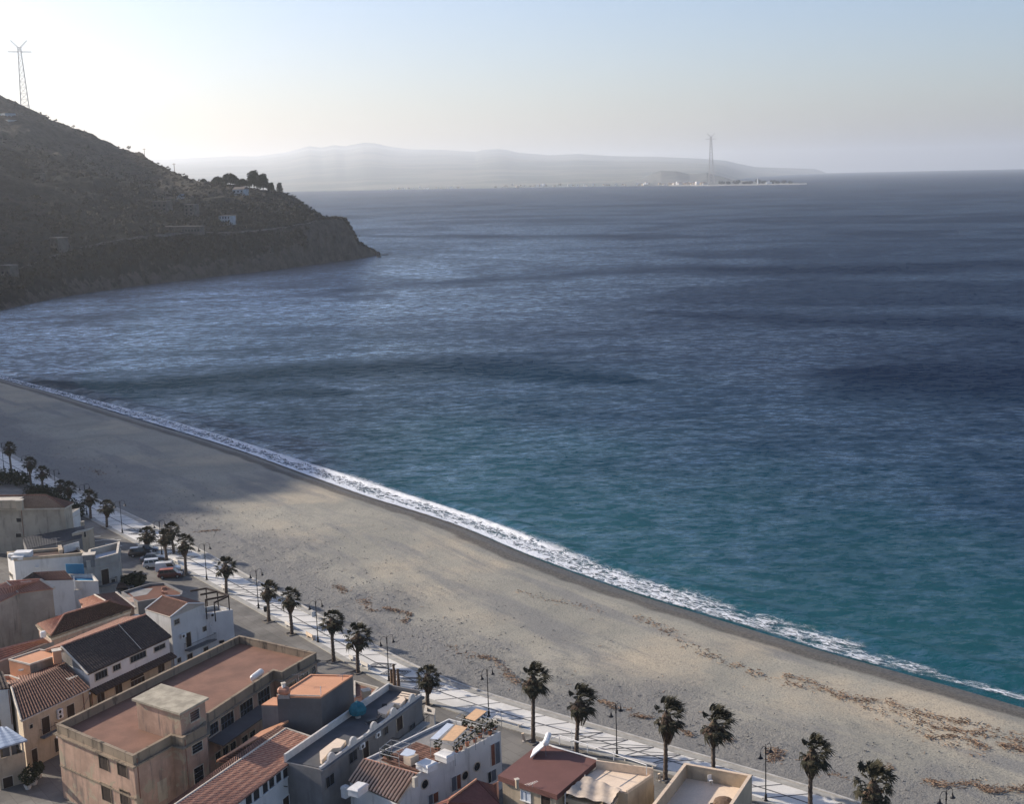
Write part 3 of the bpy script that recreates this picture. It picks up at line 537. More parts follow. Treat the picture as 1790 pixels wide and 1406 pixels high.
for i, (bx, by, cx, cy, s, v) in enumerate(palms):
    b = G(bx, by, 0); H_ = hgt(bx, by, cy); rng = random.Random(100 + i)
    ex = pxof((b.x, b.y, H_)); lean = (cx - ex[0]) / (F / Vector((b.x, b.y, H_ - CH)).length)
    t = thing('palm_tree', plab[i], 'palm tree', b, 0, 'fan palms along the promenade')
    mb = MB(); pts = []; rad = []; ns = 26
    for k in range(ns):
        f_ = k / (ns - 1); pts.append((lean * f_ ** 1.6 + .04 * sin(f_ * 5 + i), .04 * cos(f_ * 4 + i), H_ * f_ - .1)); rad.append((.27 - .09 * f_) * (1.0 + (.16 if k % 2 else -.05)) * (1.25 if k == 0 else 1))
    mb.tube(pts, rad, 9); mb.build('trunk', M_TRUNK, t)
    mk = MB(); a_ = .75
    for q, (dx, dy) in enumerate(((0, -a_), (a_, 0), (0, a_), (-a_, 0))): mk.box((dx, dy, .06), (2 * a_ + .12 if dy else .14, .14 if dy else 2 * a_ - .16, .14))
    kk = mk.build('planter_kerb', M_SOIL, t); kk.rotation_euler.z = -.88
    c = link(bpy.data.objects.new('crown', CROWNS[v]), t); c.location = (lean, 0, H_ - .05); c.scale = (s * 1.2, s * 1.2, s * (1.15 if i < 17 else 1.32)); c.rotation_euler.z = rng.uniform(-.35, .35) + (0 if v == 1 else rng.choice([0, 0, .5]))
    k2 = link(bpy.data.objects.new('dead_frond_skirt', SKIRTS[i % 3]), t); k2.location = (lean, 0, H_ - .05); k2.scale = (s * 1.12, s * 1.12, s * (1.1 if i < 17 else 1.3)); k2.rotation_euler.z = rng.uniform(0, 6)
# ------------------------------------------------------------------ street lamps
M_SHADE = mat_plain('lamp glass', (.5, .49, .45), .1, 2, .4, 0)
def lamp_proto():
    t = thing('street_lamp', '', 'street lamp')
    mb = MB(); mb.lathe([(.24, 0), (.24, .1), (.15, .16), (.15, .7), (.09, .82), (.075, 1.0)], n=10); mb.build('base', M_DARK, t)
    mb = MB(); mb.tube([(0, 0, .9), (0, 0, 6.2)], [.072, .05], 8); mb.lathe([(.05, 5.5), (.11, 5.55), (.11, 5.62), (.075, 5.7), (.075, 6.15), (.12, 6.2), (.12, 6.26), (.05, 6.3), (.02, 6.8)], n=8); mb.build('pole', M_DARK, t)
    for s_ in (-1, 1):
        a = MB(); pts = [(0, 0, 5.75)] + [(s_ * (.52 - .5 * cos(q)), 0, 6.15 + .5 * sin(q)) for q in np.linspace(.1, pi, 9)] + [(s_ * 1.02, 0, 5.95)]; a.tube(pts, .032, 5); ao = a.build('arm', M_DARK, t)
        l = MB(); l.lathe([(.04, 6.02), (.07, 5.92), (.10, 5.72), (.17, 5.6), (.31, 5.48), (.31, 5.45), (.25, 5.45)], c=(s_ * 1.02, 0, 0), n=12); lo = l.build('lamp_shade', M_DARK, ao)
        g_ = MB(); g_.lathe([(.20, 5.44), (.2, 5.40), (.12, 5.33)], c=(s_ * 1.02, 0, 0), n=10); g_.build('lamp_glass', M_SHADE, ao)
    return t
LP = lamp_proto()
lamps = [(7, 820, 'at the far left edge, beside the leftmost palm'), (50, 844, 'left of the second palm from the left edge'), (99, 872, 'half hidden by the touching pair of palms'), (152, 900, 'left of the shaded palm'), (214, 932, 'alone on the shaded promenade left of the parked cars'), (283, 970, 'behind the grey parked car'), (361.5, 1014, 'with a white notice, right of the red car'), (452, 1064, 'left of the dark litter bin'), (556, 1123, 'with a white notice, at the end of the second white bench'), (680, 1191, 'beside the brown posts at the corner of the grey terrace roof'), (854.5, 1253, 'behind the orange awning mat of the white house'), (1078.5, 1323, 'behind the rail of the cream terrace'), (1338.7, 1401, 'right of the walled terrace, nearest of those seen whole'), (1652, 1487, 'at the lower right of which only the head shows')]
for i, (x, y, lb) in enumerate(lamps):
    o = LP if i == 0 else tree_copy(LP); p = G(x, y, .12); u = near_u(p.x, p.y); k = min(max(int(u * 699), 1), 697); tg = PT[k + 1] - PT[k - 1]
    o.location = p; o.rotation_euler.z = atan2(tg[1], tg[0]) + pi / 2; o['label'] = 'black twin-arm street lamp ' + lb; o['group'] = 'twin-arm street lamps on the promenade'
M_WHITE = mat_plain('white paint', (.72, .71, .68), .08, 2, .6, 0)
for x, y, zz_, lb in ((361.5, 1014, 4.4, 'white notice board fixed to the lamp right of the red car'), (556, 1123, 4.6, 'white notice board fixed to the lamp by the second bench')):
    p = G(x, y, .12); t = thing('notice_board', lb, 'sign', (p.x - .35, p.y - .1, zz_)); mb = MB(); mb.box((0, 0, 0), (.6, .05, .85), rz=.5); mb.build('panel', M_WHITE, t); mb = MB(); mb.box((.25, .05, .2), (.3, .05, .05), rz=.2); mb.build('bracket', M_DARK, t); mb = MB(); mb.box((.25, .05, -.2), (.3, .05, .05), rz=.2); mb.build('bracket', M_DARK, t)
# ------------------------------------------------------------------ benches, bin, posts
M_CONC = mat_plain('pale cast concrete', (.60, .57, .52), .12, 2, .85, .01); M_WARM = mat_plain('cream cast concrete', (.66, .52, .38), .12, 2, .85, .01)
def bench(x, y, lb, mat, back=True, L=2.2, dz=0):
    p = G(x, y, .12); k = min(max(int(near_u(p.x, p.y) * 699), 1), 697); tg = PT[k + 1] - PT[k - 1]; t = thing('bench', lb, 'bench', p, atan2(tg[1], tg[0]) + dz, 'cast benches along the promenade')
    mb = MB(); mb.box((0, 0, .46), (L, .55, .1)); mb.build('seat', mat, t)
    for s_ in (-1, 1): mb = MB(); mb.box((s_ * L * .4, 0, .2), (.16, .48, .41)); mb.build('leg', mat, t)
    if back: mb = MB(); mb.box((0, -.29, .72), (L, .09, .5), rx=-.14); mb.build('backrest', mat, t)
bench(507, 1098, 'white bench beside the palm with its crown blown right', M_CONC); bench(544, 1117, 'cream bench left of the lamp with a white notice', M_WARM); bench(395, 1033, 'white bench hidden behind the palm by the pergola', M_CONC); bench(620, 1158, 'white bench behind the broad-crowned palm', M_CONC)
bench(310, 985, 'white bench behind the white parked van', M_CONC); bench(889, 1266, 'long white bench right of the orange awning mat', M_CONC, False, 4.6); bench(1118, 1337, 'long grey bench behind the cream terrace', M_CONC, False, 5.0); bench(640, 1168, 'white bench right of the trunk of the broad-crowned palm', M_CONC)
p = G(464.5, 1073, .12); t = thing('litter_bin', 'dark litter bin beside the ragged palm on the promenade edge', 'bin', p); mb = MB(); mb.lathe([(.22, .3), (.3, .5), (.32, 1.15), (.26, 1.2)], n=10); mb.build('bin_body', M_DARK, t); mb = MB(); mb.tube([(0, .36, 0), (0, .36, 1.25)], .04, 6); mb.build('post', M_DARK, t)
M_WOOD = mat_plain('weathered brown wood', (.16, .105, .07), .3, 3, .9, .03); M_WOODD = mat_plain('dark pergola wood', (.045, .03, .024), .3, 3, .8, .02)
for i, (x, y, h, lb) in enumerate(((685, 1196, 1.9, 'left of the three'), (690, 1200, 3.0, 'middle and tallest of the three'), (697, 1204, 2.6, 'right of the three'))):
    p = G(x, y, 0); t = thing('wooden_post', 'rough brown post at the grey terrace corner, ' + lb, 'post', p, 0, 'brown posts by the lamp'); mb = MB(); mb.tube([(0, 0, -.1), (.03, 0, h * .5), (-.02, .02, h)], [.26, .24, .16], 7); mb.build('shaft', M_WOOD, t); mb = MB(); mb.lathe([(.2, h), (.27, h + .06), (.12, h + .2)], n=7); mb.build('cap', M_DEAD, t)
for x, y, h, lb in ((917, 1297, 1.1, 'leaning cream post beside the tall palm left of the solar water heater'), (1155, 1366, .9, 'leaning cream post beside the palm right of the cream terrace')):
    p = G(x, y, 0); t = thing('bollard', lb, 'post', p); mb = MB(); mb.box((-.1, 0, h / 2), (.28, .28, h), ry=-.22); mb.build('shaft', M_WARM, t); mb = MB(); mb.box((0, 0, .04), (.5, .5, .1)); mb.build('foot', M_CONC, t)
# ------------------------------------------------------------------ parked cars
M_TYRE = mat_plain('tyre rubber', (.02, .02, .02), .1, 4, .8, 0); M_RIM = mat_plain('alloy rim', (.35, .35, .36), .1, 4, .4, 0, metal=.6); M_GLASS = mat_plain('dark car glass', (.015, .02, .025), .1, 2, .08, 0, spec=.6); M_HEAD = mat_plain('headlamp glass', (.55, .56, .58), .05, 4, .15, 0); M_TAIL = mat_plain('red tail lamp', (.35, .02, .02), .05, 4, .3, 0)
def m_paint(name, c): n = N(name); a = n.noise(3, 3); col = n.mix(n.ramp(a, .4, .7, 0, .25), c, sc3(c, .72)); n.b.inputs['Coat Weight'].default_value = .5; return n.done(col, .35, None, spec=.5)
def car(x, y, ang, kind, paint, label, roofpaint=None):
    # side profile: lower body (x, half width, bottom, belt) and cabin ring (x0 base, x0 top, x1 top, x1 base), nose towards +x
    K = {'hatch': (4.0, .86, .92, 1.47, (-1.85, -1.55, .35, 1.0)), 'sedan': (4.4, .88, .90, 1.42, (-1.75, -1.05, .35, 1.05)), 'suv': (4.3, .90, 1.02, 1.68, (-2.0, -1.8, .45, 1.0)), 'van': (4.4, .90, 1.05, 1.83, (-2.14, -2.08, .75, 1.35)), 'mpv': (4.2, .88, 1.0, 1.62, (-1.95, -1.75, .6, 1.3))}[kind]
    L, w, belt, top, (a0, a1, b1, b0) = K; p = G(x, y, 0); t = thing('parked_car', label, 'van' if kind == 'van' else 'car', p, ang, 'vehicles parked nose to the promenade')
    st = [(-L / 2, .80 * w, .42, belt * .86), (-L / 2 + .12, .95 * w, .28, belt * .97), (-L * .3, w, .22, belt), (0, w, .22, belt), (L * .22, w, .22, belt * .98), (L * .36, .97 * w, .24, belt * .90), (L / 2 - .16, .88 * w, .28, belt * .76), (L / 2, .70 * w, .40, belt * .60)]
    mb = MB(); V = []; n_ = 10
    for sx, hw, zb, zt in st:
        zm = zb + (zt - zb) * .55; V += [(sx, -hw * .8, zb), (sx, -hw, zb + .12), (sx, -hw * 1.02, zm), (sx, -hw * .97, zt - .08), (sx, -hw * .86, zt), (sx, hw * .86, zt), (sx, hw * .97, zt - .08), (sx, hw * 1.02, zm), (sx, hw, zb + .12), (sx, hw * .8, zb)]
    fs = [(i * n_ + k, i * n_ + (k + 1) % n_, (i + 1) * n_ + (k + 1) % n_, (i + 1) * n_ + k) for i in range(len(st) - 1) for k in range(n_)] + [tuple(range(n_ - 1, -1, -1)), tuple((len(st) - 1) * n_ + k for k in range(n_))]
    mb.add(V, fs); body = mb.build('body', paint, t, smooth=True)
    mod = body.modifiers.new('edges', 'EDGE_SPLIT'); mod.split_angle = radians(32)
    wb, wt = w * .88, w * .70; zb, zt = belt - .05, top
    mb = MB(); mb.add([(a0, -wb, zb), (b0, -wb, zb), (b0, wb, zb), (a0, wb, zb), (a1, -wt, zt), (b1, -wt, zt), (b1, wt, zt), (a1, wt, zt)], [(0, 1, 5, 4), (1, 2, 6, 5), (2, 3, 7, 6), (3, 0, 4, 7), (4, 5, 6, 7)]); mb.build('cabin', paint, t)
    mb = MB(); mb.box(((a1 + b1) / 2, 0, zt + .02), (b1 - a1 - .06, wt * 1.92, .05)); mb.build('roof', roofpaint or paint, t)
    def wq(name, p0, p1, p2, p3, n3): q = [Vector(p_) + Vector(n3) * .02 for p_ in (p0, p1, p2, p3)]; m2 = MB(); m2.quad(*q); m2.build(name, M_GLASS, t)
    lerp = lambda A_, B_, f_: tuple(A_[i] * (1 - f_) + B_[i] * f_ for i in range(3))
    for s_ in (-1, 1):
        lo0, lo1, hi0, hi1 = (a0, s_ * wb, zb), (b0, s_ * wb, zb), (a1, s_ * wt, zt), (b1, s_ * wt, zt)
        spans = ((.62, .97),) if kind == 'van' else ((.06, .30), (.33, .60), (.63, .96))
        for f0, f1 in spans:
            wq('side_window', lerp(lerp(lo0, lo1, f0), lerp(hi0, hi1, f0), .18), lerp(lerp(lo0, lo1, f1), lerp(hi0, hi1, f1), .18), lerp(lerp(lo0, lo1, f1), lerp(hi0, hi1, f1), .88), lerp(lerp(lo0, lo1, f0), lerp(hi0, hi1, f0), .88), (0, s_, .3))
    wq('windscreen', lerp((b0, -wb, zb), (b1, -wt, zt), .12), lerp((b0, wb, zb), (b1, wt, zt), .12), lerp((b0, wb, zb), (b1, wt, zt), .93), lerp((b0, -wb, zb), (b1, -wt, zt), .93), (1, 0, .8))
    wq('rear_window', lerp((a0, wb, zb), (a1, wt, zt), .3), lerp((a0, -wb, zb), (a1, -wt, zt), .3), lerp((a0, -wb, zb), (a1, -wt, zt), .9), lerp((a0, wb, zb), (a1, wt, zt), .9), (-1, 0, .3))
    for sx in (-L * .31, L * .31):
        for s_ in (-1, 1):
            R_ = Matrix.Rotation(pi / 2, 4, 'X'); wo = MB(); wo.lathe([(.2, -.1), (.31, -.1), (.33, -.06), (.33, .06), (.31, .1), (.2, .1)], c=(sx, s_ * (w - .06), .33), n=16, M_=R_); tw = wo.build('wheel', M_TYRE, t)
            ri = MB(); ri.lathe([(.19, -.012), (.19, .012), (.05, .03)], c=(sx, s_ * (w + .055), .33), n=12, M_=R_); ri.build('rim', M_RIM, tw)
    for s_ in (-1, 1):
        h = MB(); h.box((L / 2 - .1, s_ * w * .66, belt * .66), (.12, .34, .14), rz=s_ * -.25); h.build('headlight', M_HEAD, t)
        h = MB(); h.box((-L / 2 + .03, s_ * w * .72, belt * .78), (.1, .2, .24)); h.build('tail_light', M_TAIL, t)
        h = MB(); h.box((b0 - .25, s_ * (w + .09), belt + .05), (.12, .18, .12)); h.build('mirror', paint, t)
    h = MB(); h.box((L / 2 - .02, 0, .42), (.1, w * 1.5, .12)); h.build('front_bumper', M_TYRE, t); h = MB(); h.box((-L / 2 + .02, 0, .45), (.1, w * 1.5, .12)); h.build('rear_bumper', M_TYRE, t)
P_BLK = m_paint('black paint', (.012, .013, .016)); P_GRY = m_paint('dark grey paint', (.07, .08, .10)); P_WHT = m_paint('white car paint', (.62, .62, .60)); P_SIL = m_paint('silver paint', (.40, .41, .42)); P_RED = m_paint('dark red paint', (.10, .018, .014)); P_ORG = m_paint('orange red roof paint', (.42, .12, .06))
car(246, 972, .30, 'suv', P_BLK, 'black parked car, farthest left of the parked row', m_paint('dusty dark roof', (.10, .105, .11))); car(267, 981, .28, 'sedan', P_GRY, 'dark grey saloon between the black car and the white hatchback'); car(271, 992, .26, 'mpv', P_SIL, 'pale silver hatchback between the grey saloon and the white van'); car(294, 1000, .24, 'van', P_WHT, 'white panel van parked beside the red car'); car(298, 1010, .22, 'mpv', P_RED, 'dark red car with orange sunlit roof, nearest of the parked row', P_ORG)
car(258, 966, .3, 'hatch', P_GRY, 'grey car mostly hidden behind the black car'); car(213, 1032, .3, 'hatch', P_BLK, 'black car beside the hedge below the grey balcony house')
M_PAINT = mat_plain('worn white road paint', (.46, .45, .41), .3, 4, .8, 0)
mk = MB()
for x, y in ((170, 938), (172, 945.5), (183, 944), (194, 943.5), (205, 944.5), (190, 951), (196, 955.5), (207, 955)):
    p = G(x, y, .006); v = Vector((.77, .2, 0)) * .8; w = Vector((-.2, .5, 0)) * .5; mk.quad(p - v - w, p + v - w, p + v + w, p - v + w)
tag(mk.build('road_markings', M_PAINT), kind='structure')
# ------------------------------------------------------------------ wrack and driftwood on the beach, stones
M_STICK = mat_plain('pale driftwood', (.42, .29, .19), .3, 6, .85, 0); M_WRACK = mat_plain('brown wrack', (.18, .115, .075), .5, 3, .95, 0, 8); M_STONE = mat_plain('shingle stones', (.20, .195, .185), .4, 2, .9, 0)
lines = [(1.6, 34, [(1365, 1179), (1410, 1188), (1450, 1206), (1491, 1223), (1541, 1220), (1566, 1233), (1604, 1245), (1667, 1259), (1697, 1260), (1730, 1274), (1767, 1276), (1800, 1284)]), (1.6, 30, [(1541, 1239), (1591, 1249), (1617, 1265), (1679, 1276), (1717, 1283), (1790, 1293)]), (1.0, 34, [(1616, 1289), (1647, 1286), (1674, 1287), (1699, 1293), (1730, 1312)]), (1.6, 44, [(1745, 1303), (1767, 1301), (1800, 1313)]), (1.3, 48, [(1614, 1367), (1654, 1376), (1692, 1369), (1712, 1372), (1725, 1386), (1755, 1380), (1800, 1380)]), (1.0, 12, [(1423, 1356), (1486, 1364)]), (1.5, 50, [(1545, 1346), (1562, 1345)]), (2.2, 9, [(1108, 1074), (1162, 1097), (1216, 1135), (1262, 1153), (1331, 1180), (1393, 1197), (1440, 1206)]), (.9, 46, [(1045, 1229), (1060, 1229), (1072, 1240), (1103, 1244)]), (.7, 20, [(1103, 1252), (1128, 1257), (1144, 1257)]), (.8, 16, [(1175, 1268), (1210, 1290)]), (1., 30, [(1261, 1298), (1281, 1296)]), (1.6, 34, [(1338, 1318), (1362, 1313), (1350, 1330), (1345, 1336)]), (1.2, 22, [(587, 1025), (607, 1039)]), (1.6, 40, [(634, 1049), (647, 1062), (652, 1072)]), (1., 22, [(668, 1064), (718, 1075), (701, 1092)]), (1.8, 5, [(902, 1032), (960, 1048), (1036, 1059), (1050, 1069)]), (1.2, 32, [(821, 1150), (841, 1150), (867, 1156), (887, 1178), (901, 1194), (910, 1196)]), (2, 10, [(144, 820), (165, 825), (181, 832)]), (1, 20, [(331, 935), (352, 931), (385, 929)]), (2.5, 5, [(1480, 1215), (1560, 1260), (1660, 1300), (1720, 1320)]), (1.5, 8, [(790, 1130), (822, 1152)])]
rng = random.Random(5); st_ = MB(); wr = MB()
for wid, dens, pl in lines:
    for i in range(len(pl) - 1):
        a = G(*pl[i], -1); b = G(*pl[i + 1], -1); L = (b - a).length; n_ = int(L * dens * (.75 if dens > 28 else 1.1)) + 2; dr_ = (b - a).normalized(); sd_ = Vector((-dr_.y, dr_.x, 0))
        for k in range(n_):
            f_ = rng.random(); clump = .35 + .65 * max(0, mnoise.noise(Vector((a.x + f_ * L, a.y, i)) * .35) * 2 + .4)
            if rng.random() > clump: continue
            q = a + dr_ * f_ * L + sd_ * rng.gauss(0, wid * .36); z = beach_z(q.x, q.y) + .10 + rng.random() * .10; ang = atan2(dr_.y, dr_.x) + rng.gauss(0, .7)
            if rng.random() < .3: st_.box((q.x, q.y, z), (rng.uniform(.2, 1.1), rng.uniform(.02, .05), .04), rz=ang, ry=rng.uniform(-.12, .12))
            else: wr.box((q.x, q.y, z - .02), (rng.uniform(.15, .55), rng.uniform(.03, .09), rng.uniform(.03, .10)), rz=ang, ry=rng.uniform(-.3, .3), rx=rng.uniform(-.5, .5))
for k in range(260):
    u, w = rng.random(), rng.random(); a = PS[int(u * 560) + 120]; q = a + (SH200[min(199, int((int(u * 560) + 120) / 3.5))] - a) * w * .8
    st_.box((q[0], q[1], beach_z(q[0], q[1]) + .07), (rng.uniform(.2, .9), .06, .05), rz=rng.random() * 3)
tag(st_.build('driftwood', M_STICK), kind='stuff'); tag(wr.build('wrack', M_WRACK), kind='stuff')
sm = MB()
for k in range(9000):
    i = int(rng.uniform(90, 640)); a = PS[i]; w = abs(rng.gauss(0, .28)) * .9 + .012; w = min(w, .9); s_ = SH200[min(199, int(i / 3.5))]; q = a + (s_ - a) * w; r = rng.uniform(.03, .09); z = beach_z(q[0], q[1])
    sm.box((q[0], q[1], z + .1 + r * .2), (r * 2.2, r * 1.6, r * 1.2), rz=rng.random() * 3, rx=rng.random())
tag(sm.build('shingle_stones', M_STONE), kind='stuff')
# ------------------------------------------------------------------ broad-leaved shrubs and trees
M_BUSH = m_leaf('dark shrub leaves', (.018, .024, .012), (.04, .048, .024), (.09, .07, .05)); M_TREE = m_leaf('tree leaves', (.022, .03, .014), (.06, .066, .032), (.09, .085, .05)); M_BARK = mat_plain('tree bark', (.08, .065, .05), .3, 2, .95, .02)
def leaf_blob(mb, c, r, n, size, rng, flat=1.0):
    for _ in range(n):
        while True:
            v = Vector((rng.uniform(-1, 1), rng.uniform(-1, 1), rng.uniform(-1, 1)))
            if .25 < v.length < 1: break
        v = v * (v.length ** -.35); p = Vector(c) + Vector((v.x * r, v.y * r, v.z * r * flat)); a = Vector((rng.gauss(0, 1), rng.gauss(0, 1), rng.gauss(0, 1))).normalized(); b = a.cross(Vector((rng.gauss(0, 1), rng.gauss(0, 1), rng.gauss(0, 1)))).normalized(); s = size * rng.uniform(.6, 1.4)
        mb.add([p + a * s, p + b * s * .6, p - a * s, p - b * s * .6], [(0, 1, 2, 3)])
def shrub(x, y, r, h, label, name='shrub', z=0.0, group=None, seed=1, n=260, mat=None):
    rng = random.Random(seed); p = G(x, y, z); t = thing(name, label, 'shrub', p, 0, group); mb = MB()
    for k in range(5): leaf_blob(mb, (rng.uniform(-.5, .5) * r, rng.uniform(-.5, .5) * r, h * rng.uniform(.35, .65)), r * rng.uniform(.55, .8), n // 5, .16 + r * .05, rng, h / r * .6)
    mb.build('foliage', mat or M_BUSH, t); mb = MB(); mb.tube([(0, 0, -.2), (.1, 0, h * .6)], [.12, .05], 5); mb.build('stem', M_BARK, t)
hx = [(4, 842, 2.6), (18, 846, 2.8), (34, 850, 2.2), (56, 868, 2.0), (70, 872, 2.3), (84, 877, 2.3), (97, 883, 2.4), (108, 889, 2.2), (118, 895, 2.3), (128, 903, 2.2), (136, 910, 1.8), (215, 1028, 1.9), (228, 1026, 2.0), (240, 1024, 1.7)]
hl = ['at the left edge behind the cream house', 'second from the left edge behind the cream house', 'third from the left edge behind the cream house', 'left end of the long hedge above the brown hip roof', 'second in the long hedge above the brown hip roof', 'third in the long hedge above the brown hip roof', 'fourth in the long hedge, beyond the roof corner', 'fifth in the long hedge, beyond the roof corner', 'sixth in the long hedge, right of the roof corner', 'seventh in the long hedge, by the small white annex', 'right end of the long hedge, by the low wall', 'left of three below the grey balcony house', 'middle of three behind the brick-red flat roof', 'right of three behind the brick-red flat roof']
for i, (x, y, r) in enumerate(hx): shrub(x, y, r, 2.4 if i > 10 else 3.0, 'dark green shrub ' + hl[i], group='dark shrubs of the hedges', seed=i + 40, n=420)
# ------------------------------------------------------------------ the houses of the town
def zz(ox, oy, s): return lambda x, y: (ox + x / s, oy + y / s)
qA = zz(0, 840, 7.4); qB = zz(0, 990, 7.4); qC = zz(200, 990, 7.4); qD = zz(0, 1130, 5.092); qE = zz(230, 1100, 4.594); qF = zz(420, 1120, 4.915); qK = zz(560, 1200, 5.265); qH = zz(780, 1220, 5.114); qI = zz(1050, 1200, 5.114); qS = lambda x, y: (x, y)
W_CREAM = mat_wall('cream render', (.46, .38, .28)); W_BEIGE = mat_wall('stained beige render', (.40, .345, .27), amt=.6); W_WHITE = mat_wall('white render', (.62, .61, .58), amt=.35, var=.08); W_GREY = mat_wall('grey cement render', (.20, .195, .19), amt=.4)
W_GREYB = mat_wall('light grey beige render', (.34, .325, .29), amt=.35); W_DGREY = mat_wall('dark grey cement render', (.115, .115, .118), amt=.3); W_PINK = mat_wall('faded pink render', (.46, .32, .25), plaster=(.42, .36, .28)); W_SCHOOL = mat_wall('peeling salmon render', (.43, .29, .215), amt=.7, plaster=(.40, .33, .235), var=.22); W_PARA = mat_wall('mossy parapet render', (.27, .215, .155), stain=(.035, .032, .03), amt=1.0)
W_ORANGE = mat_wall('orange render', (.60, .31, .18), amt=.15); W_STONE = mat_wall('rough stone wall', (.27, .23, .18), amt=.7, var=.35); W_TAN = mat_wall('tan render', (.44, .36, .26), amt=.3); W_BLUE = mat_wall('blue painted wall', (.05, .20, .34), amt=.2)
W_RED = mat_wall('brick red coating', (.16, .078, .055), amt=.6)
T_RED = mat_tile('red clay tiles', (.38, .17, .115), (.52, .29, .20)); T_BROWN = mat_tile('brown clay tiles', (.15, .075, .052), (.27, .14, .10), amt=.55); T_DARK = mat_tile('dark weathered tiles', (.055, .042, .036), (.11, .08, .065), amt=.6); T_SHADED = mat_tile('shaded brown clay tiles', (.06, .036, .028), (.11, .065, .048), amt=.5); T_MAROON = mat_tile('maroon roof sheets', (.17, .065, .05), (.21, .085, .065), amt=.2)
R_TERR = mat_plain('terracotta roof coating', (.215, .112, .076), .22, .35, .8, .01, 5); R_ORG = mat_plain('orange roof coating', (.60, .30, .17), .08, .3, .8, .005, 5); R_GREY = mat_plain('grey roof screed', (.26, .25, .235), .2, .5, .9, .01); R_CREAM = mat_plain('cream terrace tiles', (.76, .61, .46), .08, .5, .8, .005, 6); R_MAR = mat_plain('maroon roof coating', (.155, .07, .058), .12, .5, .75, .005, 6)
R_SLAB = mat_plain('lichened concrete slab', (.40, .355, .27), .3, .9, .95, .02, 6); G_PANE = mat_plain('window glass', (.02, .024, .028), .2, 2, .12, 0, spec=.5); SHUT = mat_plain('dark brown shutters', (.04, .026, .02), .3, 3, .7, .005); SHUT_G = mat_plain('grey blue shutters', (.12, .14, .17), .15, 3, .6, 0); SHUT_R = mat_plain('red brown shutters', (.22, .085, .055), .2, 3, .7, 0)
M_TRIM = mat_plain('cream trim', (.52, .46, .37), .15, 3, .8, 0); M_GREYM = mat_plain('grey metal', (.30, .31, .32), .12, 3, .45, 0, metal=.4); M_MAT = mat_plain('orange reed mat', (.66, .42, .24), .1, 3, .9, 0); M_SHEET = mat_plain('pale plastic sheet', (.55, .60, .66), .08, 2, .4, 0); M_COPING = mat_plain('pale coping', (.56, .50, .41), .18, 2, .85, .005)
M_POT = mat_plain('terracotta pot', (.38, .16, .09), .2, 4, .8, 0); M_CANVAS = mat_plain('stained canvas', (.52, .43, .34), .2, .8, .9, .01, 5); M_TEAL = mat_plain('teal fabric', (.015, .13, .17), .25, 3, .8, .01); M_METROOF = mat_plain('blue grey sheet metal', (.30, .36, .44), .1, .6, .5, 0, metal=.3)
def xy(p): return Vector((p[0], p[1]))
def ccw(poly): a = sum(poly[i][0] * poly[(i + 1) % len(poly)][1] - poly[(i + 1) % len(poly)][0] * poly[i][1] for i in range(len(poly))); return a > 0
def inset(poly, d):
    n = len(poly); s = 1 if ccw(poly) else -1; out = []
    for i in range(n):
        p0, p1, p2 = xy(poly[i - 1]), xy(poly[i]), xy(poly[(i + 1) % n]); e1 = (p1 - p0).normalized(); e2 = (p2 - p1).normalized(); n1 = Vector((-e1.y, e1.x)) * s; n2 = Vector((-e2.y, e2.x)) * s
        m_ = (n1 + n2); m_ = m_ / max(m_.dot(n1), .35) if m_.length > 1e-4 else n1; out.append(tuple(p1 + m_ * d))
    return out
